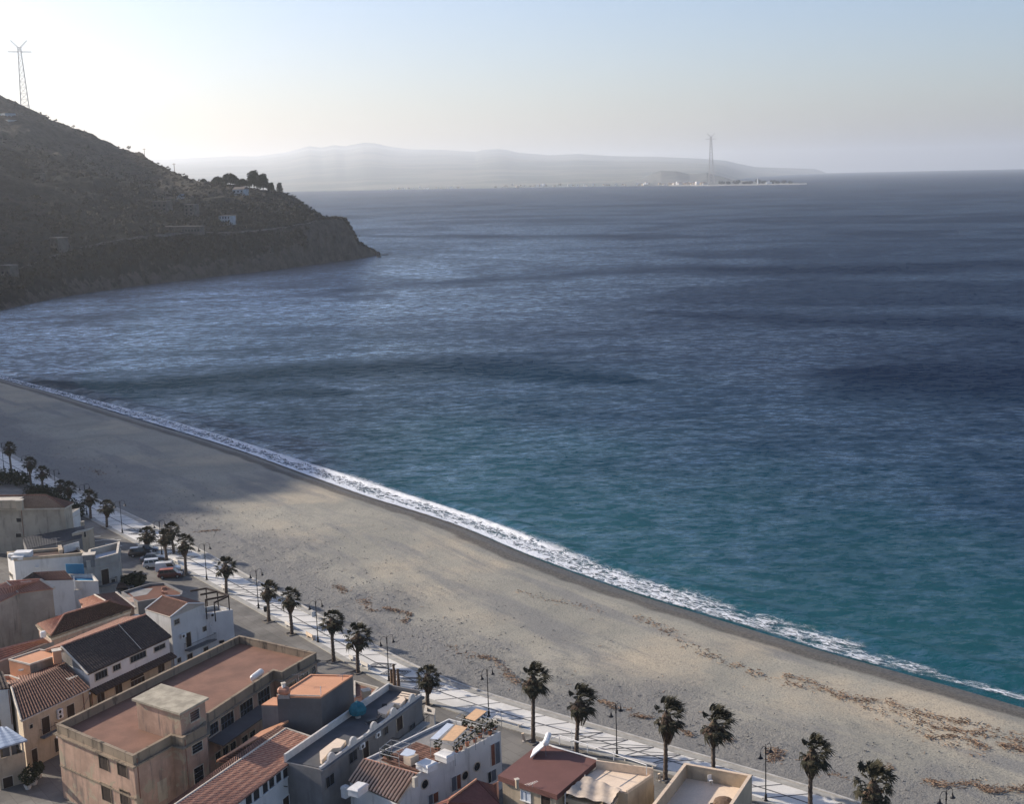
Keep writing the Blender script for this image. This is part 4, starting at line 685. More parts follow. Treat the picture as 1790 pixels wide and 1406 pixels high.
class House:
    def __init__(s, name, label, cat, poly, group=None):
        s.p = [tuple(xy(q)) for q in poly]
        if not ccw(s.p): s.p = s.p[::-1]; s.rev = True
        else: s.rev = False
        c = sum((xy(q) for q in s.p), Vector((0, 0))) / len(s.p); s.o = Vector((c.x, c.y, 0)); s.t = thing(name, label, cat, s.o, 0, group)
    def mb(s): return MB(s.o)
    def walls(s, z0, z1, mat, poly=None, name='wall', cap=True): return s.mb().prism(poly or s.p, z0, z1, cap).build(name, mat, s.t)
    def ring(s, z0, z1, th, mat, poly=None, name='parapet', out=0.0, parent=None):
        P = inset(poly or s.p, -out) if out else (poly or s.p); Q = inset(poly or s.p, th); m = s.mb(); n = len(P); V = [(*p, z0) for p in P] + [(*p, z1) for p in P] + [(*q, z1) for q in Q] + [(*q, z0) for q in Q]
        for i in range(n):
            j = (i + 1) % n; m.add([V[i], V[j], V[n + j], V[n + i]], [(0, 1, 2, 3)]); m.add([V[n + i], V[n + j], V[2 * n + j], V[2 * n + i]], [(0, 1, 2, 3)]); m.add([V[2 * n + i], V[2 * n + j], V[3 * n + j], V[3 * n + i]], [(0, 1, 2, 3)]); m.add([V[3 * n + i], V[3 * n + j], V[j], V[i]], [(0, 1, 2, 3)])
        return m.build(name, mat, parent or s.t)
    def slab(s, z, mat, poly=None, th=.1, name='roof', ins=.3): return s.mb().prism(inset(poly or s.p, ins), z - th, z).build(name, mat, s.t)
    def flat(s, zr, zp, wmat, rmat, pmat=None, th=.28, z0=-.4, cornice=0):
        s.walls(z0, zr, wmat); s.ring(zr + .003, zp, th, pmat or wmat); s.slab(zr + .06, rmat, th=.05, ins=th + .003)
        s.ring(zp + .002, zp + .07, th + .03, M_COPING if pmat is None else pmat, name='coping', out=.05)
        if cornice: s.ring(zr - .35, zr - .1, .05, pmat or wmat, name='cornice', out=cornice)
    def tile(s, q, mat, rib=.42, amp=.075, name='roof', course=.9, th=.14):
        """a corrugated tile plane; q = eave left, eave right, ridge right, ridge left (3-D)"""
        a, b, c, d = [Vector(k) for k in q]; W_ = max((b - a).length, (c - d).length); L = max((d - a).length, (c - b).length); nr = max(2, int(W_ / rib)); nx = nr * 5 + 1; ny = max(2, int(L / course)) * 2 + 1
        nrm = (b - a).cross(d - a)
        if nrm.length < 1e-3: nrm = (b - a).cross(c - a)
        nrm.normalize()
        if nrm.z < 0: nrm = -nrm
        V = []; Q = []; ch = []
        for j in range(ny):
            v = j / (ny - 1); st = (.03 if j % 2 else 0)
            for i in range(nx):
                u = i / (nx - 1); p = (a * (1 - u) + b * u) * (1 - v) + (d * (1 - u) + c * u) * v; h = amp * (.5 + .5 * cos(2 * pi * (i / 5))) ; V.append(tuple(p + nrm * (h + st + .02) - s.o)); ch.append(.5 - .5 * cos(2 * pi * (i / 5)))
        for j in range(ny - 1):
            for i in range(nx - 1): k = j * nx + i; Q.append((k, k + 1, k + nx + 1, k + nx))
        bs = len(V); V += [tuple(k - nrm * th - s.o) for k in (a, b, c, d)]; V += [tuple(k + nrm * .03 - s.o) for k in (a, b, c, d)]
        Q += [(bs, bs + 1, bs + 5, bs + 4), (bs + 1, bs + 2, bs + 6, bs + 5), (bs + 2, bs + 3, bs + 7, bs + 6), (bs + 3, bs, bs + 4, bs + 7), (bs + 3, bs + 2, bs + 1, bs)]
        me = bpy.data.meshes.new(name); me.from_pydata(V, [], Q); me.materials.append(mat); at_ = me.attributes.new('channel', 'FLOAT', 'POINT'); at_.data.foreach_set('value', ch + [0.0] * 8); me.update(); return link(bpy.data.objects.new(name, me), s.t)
    def line(s, p, q, w, mat, name='ridge_cap', up=.1, n=6):
        m = s.mb(); m.tube([Vector(p) + Vector((0, 0, up)), Vector(q) + Vector((0, 0, up))], w, n); return m.build(name, mat, s.t)
    def pts3(s, q, x, y, z): return G(*q(x, y), z)
    # --- wall frame: A, B endpoints (either order); the outward side is the one facing away from the middle
    def fr(s, A, B):
        A = xy(A); B = xy(B); d = (B - A).normalized(); n = Vector((d.y, -d.x)); mid = (A + B) / 2
        if (mid - xy(s.o)).dot(n) < 0: n = -n
        return A, B, d, n
    def P(s, f, u, z, n): A, B, d, nn = f; q = A + d * u + nn * n; return Vector((q.x, q.y, z))
    def wbox(s, m, f, u0, u1, z0, z1, n0, n1):
        c = [s.P(f, u, z, n) for z in (z0, z1) for u, n in ((u0, n0), (u1, n0), (u1, n1), (u0, n1))]; m.add(c, [(3, 2, 1, 0), (4, 5, 6, 7), (0, 1, 5, 4), (1, 2, 6, 5), (2, 3, 7, 6), (3, 0, 4, 7)]); return m
    def span(s, f, q, x0, x1, yt, yb):
        xm = (x0 + x1) / 2; ym = (yt + yb) / 2; A, B = f[0], f[1]
        u0_, _ = on_wall(*q(x0, ym), A, B); u1_, _ = on_wall(*q(x1, ym), A, B); _, z1 = on_wall(*q(xm, yt), A, B); _, z0 = on_wall(*q(xm, yb), A, B)
        return min(u0_, u1_), max(u0_, u1_), max(min(z0, z1), .05), min(max(z0, z1), getattr(s, 'zmax', 99))
    def open(s, wall, q, x0, x1, yt, yb, kind='win', trim=M_TRIM, leaf=None, mull=1, name=None, cross=0):
        f = s.fr(*wall); u0_, u1_, z0, z1 = s.span(f, q, x0, x1, yt, yb); return s.open_uz(f, u0_, u1_, z0, z1, kind, trim, leaf, mull, name, cross)
    def open_uz(s, f, u0_, u1_, z0, z1, kind='win', trim=M_TRIM, leaf=None, mull=1, name=None, cross=0, bars=None):
        m = s.mb(); t_ = .07; nm = name or ('door' if kind == 'door' else 'window')
        s.wbox(m, f, u0_ - t_, u0_, z0, z1, .002, .085); s.wbox(m, f, u1_, u1_ + t_, z0, z1, .002, .085); s.wbox(m, f, u0_ - t_, u1_ + t_, z1 + .002, z1 + t_, .002, .09)
        fo = m.build(nm, trim, s.t)
        if kind in ('win', 'arch'):
            m = s.mb(); s.wbox(m, f, u0_ - .1, u1_ + .1, z0 - .09, z0 - .002, .002, .16); m.build('sill', trim, fo)
        m = s.mb(); s.wbox(m, f, u0_ + .002, u1_ - .002, z0, z1 - .002, .001, .02)
        if kind in ('win', 'arch'):
            m.build('pane', leaf or G_PANE, fo); m = s.mb(); w = (u1_ - u0_) / (mull + 1)
            for k in range(1, mull + 1): s.wbox(m, f, u0_ + w * k - .022, u0_ + w * k + .022, z0 + .01, z1 - .01, .021, .05)
            for k in range(cross): zc = z0 + (z1 - z0) * (k + 1) / (cross + 1); s.wbox(m, f, u0_ + .01, u1_ - .01, zc - .03, zc + .03, .021, .05)
            m.build('glazing_bars', bars or SHUT_G, fo)
        elif kind in ('shut', 'door'):
            m.build('shutter' if kind == 'shut' else 'door_leaf', leaf or SHUT, fo); m = s.mb(); n_ = max(3, int((z1 - z0) / .16)); hw = (u1_ - u0_) / 2
            for k in range(n_):
                zc = z0 + (k + .5) * (z1 - z0) / n_
                for h in (0, 1): s.wbox(m, f, u0_ + .06 + h * hw, u0_ + hw - .05 + h * hw, zc - .03, zc + .03, .021, .045)
            m.build('louvres', leaf or SHUT, fo)
        else: m.build('opening', G_PANE, fo)
        if kind == 'arch':
            m = s.mb(); c = (u0_ + u1_) / 2; r = (u1_ - u0_) / 2; k_ = 8; pts = [(c + r * cos(a), z1 + .003 + r * .55 * sin(a)) for a in np.linspace(0, pi, k_)]
            V = [s.P(f, u, z, .02) for u, z in pts]; m.add(V, [tuple(range(k_))] if True else []); m.build('fanlight', leaf or G_PANE, fo)
        return fo
    def ac(s, wall, q, x, y, sc=1.0):
        f = s.fr(*wall); u, z = on_wall(*q(x, y), f[0], f[1]); m = s.mb(); s.wbox(m, f, u - .42 * sc, u + .42 * sc, z - .3 * sc, z + .3 * sc, .12, .42); a = m.build('air_conditioner', M_WHITE, s.t)
        m = s.mb(); c = s.P(f, u - .1 * sc, z, .425); d = Vector((f[2].x, f[2].y, 0)); n = Vector((f[3].x, f[3].y, 0)); V = [c + d * .22 * sc * cos(k * pi / 6) + Vector((0, 0, .22 * sc * sin(k * pi / 6))) for k in range(12)]; V2 = [v + n * .02 for v in V]; m.add(V + V2, [tuple(range(12, 24))] + [(k, (k + 1) % 12, 12 + (k + 1) % 12, 12 + k) for k in range(12)]); m.build('fan_grille', M_DARK, a)
    def pipe(s, wall, q, x, y0, y1, mat=None, r=.05, name='drainpipe'):
        f = s.fr(*wall); u, z0 = on_wall(*q(x, y0), f[0], f[1]); u1_, z1 = on_wall(*q(x, y1), f[0], f[1]); m = s.mb(); m.tube([s.P(f, u, max(z1, .1), .07), s.P(f, u, z0, .07)], r, 6); m.build(name, mat or W_PINK.copy() if False else (mat or PIPE), s.t)
    def balcony(s, wall, u0_, u1_, z, depth, rail=M_DARK, slab=None, h=.95):
        f = s.fr(*wall); m = s.mb(); s.wbox(m, f, u0_, u1_, z - .16, z, .004, depth); b = m.build('balcony', slab or W_GREY, s.t); m = s.mb()
        cs = [s.P(f, u0_ + .04, z, .05), s.P(f, u0_ + .04, z, depth - .05), s.P(f, u1_ - .04, z, depth - .05), s.P(f, u1_ - .04, z, .05)]
        for i in range(3):
            a, b2 = cs[i], cs[i + 1]; m.tube([a + Vector((0, 0, h)), b2 + Vector((0, 0, h))], .03, 5); n_ = max(2, int((b2 - a).length / .22))
            for k in range(n_ + 1): p = a.lerp(b2, k / n_); m.tube([p, p + Vector((0, 0, h))], .015, 4, False)
        m.build('railing', rail, b); return b
    def part(s, m, name, mat, parent=None): return m.build(name, mat, parent or s.t)
PIPE = mat_plain('rusty downpipe', (.24, .12, .085), .3, 3, .8, 0)
def para(a, b, c): return tuple(xy(a) + xy(c) - xy(b))       # fourth corner of a parallelogram a-b-c
def g2(q, x, y, z): return tuple(G(*q(x, y), z)[:2])
def antenna(x, y, z, label, h=1.8, ang=.4):
    p = G(x, y, z); t = thing('tv_antenna', label, 'antenna', p, ang, 'television aerials on the roofs'); m = MB(); m.tube([(0, 0, -.1), (0, 0, h)], .03, 5); m.build('mast', M_GREYM, t); m = MB(); m.tube([(-.8, 0, h - .1), (.7, 0, h - .1)], .018, 4)
    for k in range(7): xk = -.7 + k * .22; m.tube([(xk, -.35 + k * .03, h - .1), (xk, .35 - k * .03, h - .1)], .014, 4)
    m.build('yagi_array', M_GREYM, t)
def chimney(hs, x, y, q, z0, z1, w=.6, mat=None, d=None):
    p = hs.pts3(q, x, y, z1); m = hs.mb(); m.box((p.x, p.y, (z0 + z1) / 2), (w, d or w, z1 - z0), rz=.5); c = m.build('chimney', mat or W_CREAM, hs.t); m = hs.mb(); m.box((p.x, p.y, z1 + .05), (w + .16, (d or w) + .16, .08), rz=.5); m.build('chimney_cap', M_COPING, c)
# ---- A: big cream house at the far left with the brown hip roof
B_ = g2(qS, 113, 888, 9); A0 = tuple(xy(B_) + (xy(g2(qS, 0, 889.5, 9)) - xy(B_)) * 1.5); dn = (xy(A0) - xy(B_)).normalized(); pn = Vector((dn.y, -dn.x)); pn = pn if pn.y > 0 else -pn
Rr = G(81, 866.5, 11); dep = 2 * (xy(Rr) - xy(B_)).dot(pn); C_ = tuple(xy(B_) + pn * dep); D_ = tuple(xy(A0) + pn * dep)
h = House('house', 'large cream house with brown hip roof at the far left edge', 'house', [A0, B_, C_, D_]); h.walls(-.4, 8.98, W_BEIGE, [tuple(xy(p) * 1) for p in inset(h.p, .25)])
b3 = Vector((*B_, 9)); a3 = Vector((*A0, 9)); c3 = Vector((*C_, 9)); d3 = Vector((*D_, 9)); rl = xy(Rr) + (xy(A0) - xy(B_)).normalized() * 26; rl3 = Vector((rl.x, rl.y, 11))
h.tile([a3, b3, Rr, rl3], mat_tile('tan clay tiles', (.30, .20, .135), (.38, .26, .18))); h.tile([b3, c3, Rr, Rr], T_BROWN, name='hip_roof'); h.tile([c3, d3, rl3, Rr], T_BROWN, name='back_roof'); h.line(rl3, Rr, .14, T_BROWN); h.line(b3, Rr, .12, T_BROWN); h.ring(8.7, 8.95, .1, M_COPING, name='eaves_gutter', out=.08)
W1 = (A0, B_); w1 = inset(h.p, .25); i0 = min(range(4), key=lambda i: (xy(w1[i]) - xy(A0)).length); i1 = min(range(4), key=lambda i: (xy(w1[i]) - xy(B_)).length); W1 = (w1[i0], w1[i1])
h.open(W1, qL_ if False else zz(0, 740, 5.957), 172, 225, 990, 1030, 'hole'); h.open(W1, zz(0, 740, 5.957), 166, 225, 1150, 1190, 'hole'); h.pipe(W1, zz(0, 740, 5.957), 222, 900, 1240)
m = h.mb(); cc = h.pts3(qA, 255, 280, 11.2); m.box((cc.x, cc.y, 10.6), (1.0, 1.0, 1.8), rz=.1); c0 = m.build('chimney', W_CREAM, h.t); m = h.mb(); m.box((cc.x, cc.y, 11.56), (1.3, 1.3, .12), rz=.1); m.build('chimney_cap', M_COPING, c0)
m = h.mb(); c = h.pts3(qA, 100, 300, 9.9); m.prism([(c.x - 2.4, c.y - 1.2), (c.x + 2.4, c.y - 1.2), (c.x + 2.4, c.y + 1.2), (c.x - 2.4, c.y + 1.2)], 9.2, 10.7); h.part(m, 'dormer', W_CREAM); m = h.mb(); m.box((c.x, c.y, 10.8), (5.2, 2.8, .14)); h.part(m, 'dormer_roof', M_COPING)
annex = [g2(qA, 815, 440, 6.0), g2(qA, 945, 415, 6.0)]; a1 = tuple(xy(annex[1]) + pn * 3); a0 = tuple(xy(annex[0]) + pn * 3)
h2 = House('garden_annex', 'small white annex with arched top between the cream house and the hedge', 'outbuilding', [annex[0], annex[1], a1, a0]); h2.flat(5.4, 6.0, W_WHITE, R_GREY, th=.2); h2.ring(5.0, 5.12, .02, M_COPING, name='string_course', out=.06)
lw = [g2(qA, 830, 590, 3.2), g2(qA, 1090, 535, 3.2)]; pw = (Vector(lw[1]) - Vector(lw[0])).normalized(); pw = Vector((-pw.y, pw.x)) * .35
t = House('garden_wall', 'low cream garden wall right of the cream house, ending by the palms', 'wall', [lw[0], lw[1], tuple(xy(lw[1]) + pw), tuple(xy(lw[0]) + pw)]); t.walls(-.2, 3.2, W_CREAM); t.ring(3.202, 3.3, .15, M_COPING, name='coping', out=.06)
# ---- B: low dark shed roof in front of it
sp = [G(40, 941, 4.6), G(148, 919.5, 4.6), G(141, 941, 4.3), G(48, 961, 4.3)]
h = House('shed', 'low shed with long dark sloping roof below the cream house', 'shed', [tuple(xy(p)) for p in sp]); h.walls(-.2, 4.15, W_GREY); h.tile([sp[3], sp[2], sp[1], sp[0]], mat_plain('slate grey shed roof', (.045, .047, .052), .3, .6, .7, .01), rib=.5, amp=.03); h.ring(4.18, 4.3, .1, W_DGREY, name='gutter', out=.05)
ew = [g2(qA, 930, 695, 4.9), g2(qA, 1140, 650, 4.9)]; h = House('courtyard_wall', 'cream courtyard wall with dark doorway at the end of the dark shed', 'wall', [ew[0], ew[1], tuple(xy(ew[1]) + Vector((.3, 1.8))), tuple(xy(ew[0]) + Vector((.3, 1.8)))]); h.flat(4.3, 4.9, W_CREAM, R_GREY, th=.25); h.open((ew[0], ew[1]), qA, 1085, 1110, 665, 735, 'hole')
# ---- C: long white house with the brown terrace roof
c0, c1, c2, c3_ = g2(qA, 180, 1022, 7.6), g2(qA, 1100, 945, 7.6), g2(qA, 1010, 850, 7.6), g2(qA, 90, 935, 7.6); c2 = para(c1, c0, c3_)
h = House('house', 'long white house with brown terrace roof and white roof boxes', 'house', [c0, c1, c2, c3_]); h.flat(7.2, 7.65, W_WHITE, mat_plain('dark brown terrace felt', (.075, .045, .036), .25, .6, .9, .01), W_CREAM, th=.3); h.open((c3_, c0), qA, 130, 165, 1205, 1250, 'win', mull=0); h.open((c3_, c0), qA, 110, 140, 985, 1020, 'hole')
for (x, y, w, d, hh) in ((300, 915, 2.6, 1.7, .75), (170, 945, 1.4, 1.0, .3), (230, 978, 1.9, 1.0, .3)):
    p = h.pts3(qA, x, y, 7.7 + hh); m = h.mb(); m.box((p.x, p.y, 7.5 + hh / 2), (w, d, hh + .2), rz=.06); r_ = m.build('roof_box', M_WHITE, h.t); m = h.mb(); m.box((p.x, p.y, 7.62 + hh), (w * 1.06, d * 1.1, .07), rz=.06); m.build('lid', M_WHITE, r_)
p = h.pts3(qA, 780, 880, 8.0); m = h.mb(); m.box((p.x, p.y, 7.85), (.6, 3.4, .6), rz=.45); h.part(m, 'dividing_wall', W_CREAM); a = g2(qA, 820, 850, 8.6); b = g2(qA, 1010, 798, 8.6); m = h.mb(); v = Vector((.05, .3)); m.prism([a, b, tuple(xy(b) + v), tuple(xy(a) + v)], 7.2, 8.6); h.part(m, 'upstand_wall', W_WHITE); p = h.pts3(qA, 490, 1130, 5); 
fC = h.fr(c0, c1); u, z = on_wall(*qA(490, 1130), fC[0], fC[1]); m = h.mb(); m.tube([h.P(fC, u, z, .05), h.P(fC, u, z + .1, .5)], .03, 5); m.lathe([(.05, 0), (.28, .06), (.34, .14)], c=tuple(h.P(fC, u, z + .15, .5)), n=10); h.part(m, 'satellite_dish', M_WHITE)
antenna(*qA(735, 850), 7.7, 'television aerial on the long white house beyond the brown terrace roof', 1.5)
# ---- D: grey balcony house
d0, d1 = g2(qA, 1115, 1055, 6.7), g2(qA, 1525, 948, 6.7); d3_ = g2(qA, 1150, 900, 6.7); bk = xy(d3_) - xy(d0); d2 = tuple(xy(d1) + bk); d3_ = tuple(xy(d0) + bk)
h = House('house', 'grey house with walled roof terrace and tall shuttered door above the parked car', 'house', [d0, d1, d2, d3_]); h.flat(5.5, 6.7, W_GREYB, M_SHEET, th=.3, cornice=.12); WD = (d0, d1); h.open(WD, qA, 1312, 1410, 1150, 1370, 'door'); f = h.fr(*WD); u, _ = on_wall(*qA(1360, 1300), f[0], f[1]); h.balcony(WD, u - 1.2, u + 1.9, 1.9, .8); h.open(WD, qA, 1440, 1490, 1280, 1350, 'win', mull=0)
p = h.pts3(qA, 1150, 960, 7.6); m = h.mb(); m.box((p.x, p.y, 6.6), (1.8, 1.6, 2.1), rz=.25); r_ = m.build('stair_head', W_GREY, h.t); m = h.mb(); m.box((p.x, p.y, 7.7), (2.1, 1.9, .12), rz=.25); m.build('stair_roof', M_COPING, r_)
# ---- E: small white house with brown roof and blue terrace wall
z1, z2 = 6.1, 7.2; e = [G(81, 1015, z1), G(128, 1013.5, z1), G(113.5, 998, z2), G(59, 1001, z2), G(36, 1016, z1)]
h = House('house', 'small white house with brown lean-to roof in front of the long white wall', 'house', [xy(e[4]), xy(e[0]), xy(e[1]), para(xy(e[1]), xy(e[0]), xy(e[3])), xy(e[3])]); h.walls(-.3, 6.0, W_WHITE); h.tile([e[0], e[1], e[2], e[3]], T_BROWN); h.tile([e[4], e[0], e[3], e[3]], T_DARK, name='hip_roof')
WE = (tuple(xy(e[0])), tuple(xy(e[1]))); 
e0, e1 = g2(qB, 935, 200, 5.2), g2(qB, 1270, 200, 5.2); eb = xy(g2(qB, 1130, 95, 5.2)) - xy(g2(qB, 1200, 185, 5.2)); h = House('house', 'low white house with blue painted terrace wall', 'house', [e0, e1, tuple(xy(e1) + eb * 1.0), tuple(xy(e0) + eb * 1.0)]); h.flat(4.6, 5.2, W_WHITE, W_BLUE, th=.22)
a = xy(g2(qB, 925, 190, 5.2)) + eb * .98; b = xy(g2(qB, 1160, 190, 5.2)) + eb * .98; m = h.mb(); v = eb.normalized() * .2; m.prism([tuple(a), tuple(b), tuple(b + v), tuple(a + v)], 4.6, 6.9); h.part(m, 'blue_screen_wall', W_BLUE)
m = h.mb(); p = h.pts3(qB, 960, 190, 6.2); m.tube([(p.x, p.y, 4.6), (p.x, p.y, 6.9)], .08, 6); h.part(m, 'screen_post', M_WHITE)
e0, e1 = g2(qB, 720, 345, 3.9), g2(qB, 1055, 305, 3.9); eb = xy(g2(qB, 720, 215, 3.9)) - xy(e0); h = House('terrace_block', 'low white block with small walled terrace between the beige and white houses', 'outbuilding', [e0, e1, tuple(xy(e1) + eb), tuple(xy(e0) + eb)]); h.flat(3.2, 3.9, W_WHITE, R_GREY, th=.2); 
m = h.mb(); p = h.pts3(qB, 1000, 280, 4.1); m.box((p.x, p.y, 3.7), (1.2, .6, .7), rz=.3); h.part(m, 'planter', M_CONC)
# ---- F: tall blank beige house, left
z1, z2 = 8.6, 9.9; f0, f1, f2, f3 = G(32, 1037.5, z1), G(95, 1029.5, z1), G(70.5, 1014, z2), G(11, 1018, z2); fl = G(-34, 1069, z1); fl2 = G(-50, 1040, z2); fb = tuple(xy(f1) + (xy(f2) - xy(f1)) * 2)
h = House('house', 'tall blank beige house with red tile hip roof at the left edge', 'house', [xy(fl), xy(f0), xy(f1), fb, tuple(xy(fl) + xy(fb) - xy(f0))]); h.walls(-.4, 8.5, W_BEIGE, inset(h.p, .15)); h.tile([f0, f1, f2, f3], T_RED, rib=.36); h.tile([fl, f0, f3, fl2], T_RED, name='hip_roof', rib=.36); h.line(f0, f3, .11, M_COPING, 'hip_cap'); h.line(f3, f2, .11, T_RED); h.line(f1, f2, .2, M_COPING, 'verge_coping', up=.05); bk_ = Vector((fb[0], fb[1], z1)); h.tile([bk_, Vector((*tuple(xy(fl) + xy(fb) - xy(f0)), z1)), fl2, f2], T_RED, name='back_roof')
wi = inset(h.p, .15); WF = [min(wi, key=lambda p: (xy(p) - xy(f0)).length), min(wi, key=lambda p: (xy(p) - xy(f1)).length)]; h.open(WF, qB, 345, 430, 635, 662, 'hole'); h.open(WF, qB, 562, 645, 575, 603, 'hole'); h.open(WF, qB, 370, 460, 885, 915, 'hole'); m = h.mb(); p = h.pts3(qB, 345, 205, 9.7); m.box((p.x, p.y, 9.75), (1.6, .7, .25), rz=.1); h.part(m, 'skylight', M_COPING)
# ---- G: house with dark hip roof and cornice
z1, z2 = 6.8, 8.9; a, b, c, d, e_ = G(89, 1112, z1), G(228, 1064, z1), G(188, 1052.5, z2), G(112, 1075, z2), G(65, 1091.5, z1); bk = tuple(xy(a) + (xy(d) - xy(a)) * 1.0)
h = House('house', 'pinkish house with dark hip roof and lit red hip end, behind the black roof', 'house', [xy(a), xy(b), para(xy(b), xy(a), xy(e_)), xy(e_)]); h.walls(-.4, 6.7, W_PINK, inset(h.p, .1)); h.tile([a, b, c, d], T_SHADED); h.tile([e_, a, d, d], T_RED, name='hip_roof'); far = Vector((*para(xy(b), xy(a), xy(e_)), z1)); h.tile([far, e_, d, c], T_RED, name='back_roof'); h.tile([b, far, c, c], T_BROWN, name='end_roof'); h.line(d, c, .13, T_RED); h.line(a, d, .13, T_RED, 'hip_cap'); h.ring(6.05, 6.35, .05, M_COPING, name='cornice', out=.02); h.ring(6.5, 6.72, .05, W_PARA, name='eaves_gutter', out=.22)  # front slope tiles coloured darker for the shade on that side
WG = [min(inset(h.p, .1), key=lambda p: (xy(p) - xy(a)).length), min(inset(h.p, .1), key=lambda p: (xy(p) - xy(b)).length)]
for x0, x1, yt, yb in ((872, 988, 925, 978), (1200, 1308, 822, 868), (1530, 1640, 708, 758)): h.open(WG, qB, x0, x1, yt, yb, 'hole')
m = h.mb(); p = h.pts3(qB, 555, 850, 7.4); m.lathe([(.38, 6.6), (.4, 7.3), (.3, 7.45)], c=(p.x, p.y, 0), n=10); h.part(m, 'water_tank', M_WHITE)
f = h.fr(*WG); u, z = on_wall(*qB(1705, 672), f[0], f[1]); m = h.mb(); h.wbox(m, f, u - .9, u + .9, z - .35, z + .35, .05, .7); r_ = m.build('air_conditioner', M_WHITE, h.t)
z1, z2 = 6.6, 8.3; a, b, c, d, e_ = G(146, 1066, z1), G(237, 1064, z1), G(203, 1036.5, z2 - .6), G(165, 1041, z2), G(138, 1050, z1); ap = G(185, 1052, z2)
h = House('house', 'house with small ribbed red roof and lit coping, behind the dark hip roof', 'house', [xy(a), xy(b), xy(c) + Vector((2, 2)), xy(e_)]); h.walls(-.4, 6.4, W_PINK, inset(h.p, .2)); h.tile([e_, a, ap, d], T_RED, name='hip_roof'); h.tile([a, b, ap, ap], T_BROWN); h.tile([b, c, d, ap], T_BROWN, name='end_roof'); h.line(b, c, .24, M_COPING, 'verge_coping', up=.0); h.line(ap, d, .12, M_COPING)
# ---- H: brick-red flat roof
hp = [g2(qC, 90, 340, 5.4), g2(qC, 300, 470, 5.4), g2(qC, 870, 375, 5.4), g2(qC, 880, 330, 5.4), g2(qC, 650, 222, 5.4), g2(qC, 455, 232, 5.4)]
h = House('house', 'low grey house with brick red flat roof and pale patch, beside the hedge', 'house', hp); h.flat(5.1, 5.42, W_GREY, W_RED, W_GREY, th=.22); m = h.mb(); p = [g2(qC, x, y, 5.17) for x, y in ((190, 345), (330, 290), (500, 290), (420, 370), (250, 400))]; m.prism(p, 5.162, 5.175); h.part(m, 'roof_patch', R_GREY)
m = h.mb(); 
for k, (x, y) in enumerate(((640, 280), (620, 330), (655, 345))): p = h.pts3(qC, x, y, 5.4); m.box((p.x, p.y, 5.35), (.8, .18, .3), rz=.8 + k)
h.part(m, 'loose_tiles', T_RED)
# ---- I: white gable house with the pergola terrace
z1, z2 = 8.2, 9.9; a, b, c, d = G(*qC(400, 565), z1), G(*qC(725, 665), z1), G(*qC(950, 487), z2), G(*qC(655, 400), z2); e_, f_ = G(*qC(1165, 487), z1), G(*qC(880, 392), z1)
w1_ = xy(b); w2_ = xy(e_); w3 = xy(G(*qC(1530, 572), 6.5)); back = xy(a) - xy(b)
h = House('house', 'white house with low gable roof and dark wooden pergola on its terrace', 'house', [xy(a), xy(b), w2_, w2_ + back]); h.walls(-.4, 8.1, W_WHITE)
m = h.mb(); P0 = [Vector((*w1_, 8.1)), Vector((*w2_, 8.1)), Vector((*xy(c), z2 - .05)), Vector((*(w1_ + back), 8.1)), Vector((*(w2_ + back), 8.1)), Vector((*(xy(c) + back), z2 - .05))]; m.add(P0, [(0, 1, 2), (5, 4, 3)]); h.part(m, 'gable', W_WHITE)
d = c + Vector((*back, 0)); a = b + Vector((*back, 0)); f_ = e_ + Vector((*back, 0)); h.tile([a, b, c, d], T_BROWN, rib=.36); h.tile([e_, f_, d, c], T_BROWN, rib=.36, name='back_roof'); h.line(a, b, .09, M_COPING, 'gutter', up=0); h.line(b, c, .12, M_WHITE, 'verge', up=.05); h.line(c, e_, .12, M_WHITE, 'verge', up=.05); h.line(a, d, .12, M_WHITE, 'verge', up=.05); h.line(d, f_, .12, M_WHITE, 'verge', up=.05); h.line(c, d, .12, T_BROWN)
tp = [w2_ + (w3 - w2_) * .004, w3, w3 + back * .62, w2_ + back * .62]; m = h.mb(); m.prism([tuple(p) for p in tp], -.4, 6.0); h.part(m, 'terrace_block', W_WHITE); h.ring(6.003, 6.6, .22, W_WHITE, [tuple(p) for p in tp]); h.slab(6.06, R_GREY, [tuple(p) for p in tp], .05, 'terrace_floor', .225)
WI = (tuple(w1_), tuple(w2_)); WJ = (tuple(w2_), tuple(w3))
h.open(WI, qC, 772, 838, 690, 752, 'win', trim=M_TRIM, mull=1, cross=1); h.open(WI, qC, 925, 988, 862, 1048, 'door'); h.open(WI, qC, 1142, 1200, 780, 845, 'hole'); h.open(WI, qC, 812, 858, 1190, 1248, 'win', leaf=SHUT, mull=1); h.open(WI, qC, 942, 1008, 1135, 1205, 'win', leaf=SHUT, mull=1); h.ac(WI, qC, 875, 900); h.ac(WI, qC, 1245, 755); h.ac(WJ, qC, 1272, 625)
f = h.fr(*WI); u0b, zb = on_wall(*qC(905, 1060), f[0], f[1]); u1b, zb1 = on_wall(*qC(1180, 985), f[0], f[1]); h.balcony(WI, u0b, u1b + 1.2, (zb + zb1) / 2 - .05, 1.1); h.open(WJ, qC, 1355, 1418, 962, 1000, 'hole'); h.open(WI, qC, 1152, 1218, 1048, 1100, 'win', leaf=SHUT)
m = h.mb(); beams = [((1170, 440), (1480, 382)), ((1290, 475), (1480, 388)), ((1110, 372), (1330, 332)), ((980, 326), (1190, 290)), ((1190, 290), (1480, 382))]
for k, (p, q_) in enumerate(beams):
    m = h.mb(); A_ = h.pts3(qC, *p, 8.9); B2 = h.pts3(qC, *q_, 8.9); mid = (A_ + B2) / 2; dv = B2 - A_; m.box(mid, (dv.length, .18, .26), rz=atan2(dv.y, dv.x)); h.part(m, 'pergola_beam', M_WOODD)
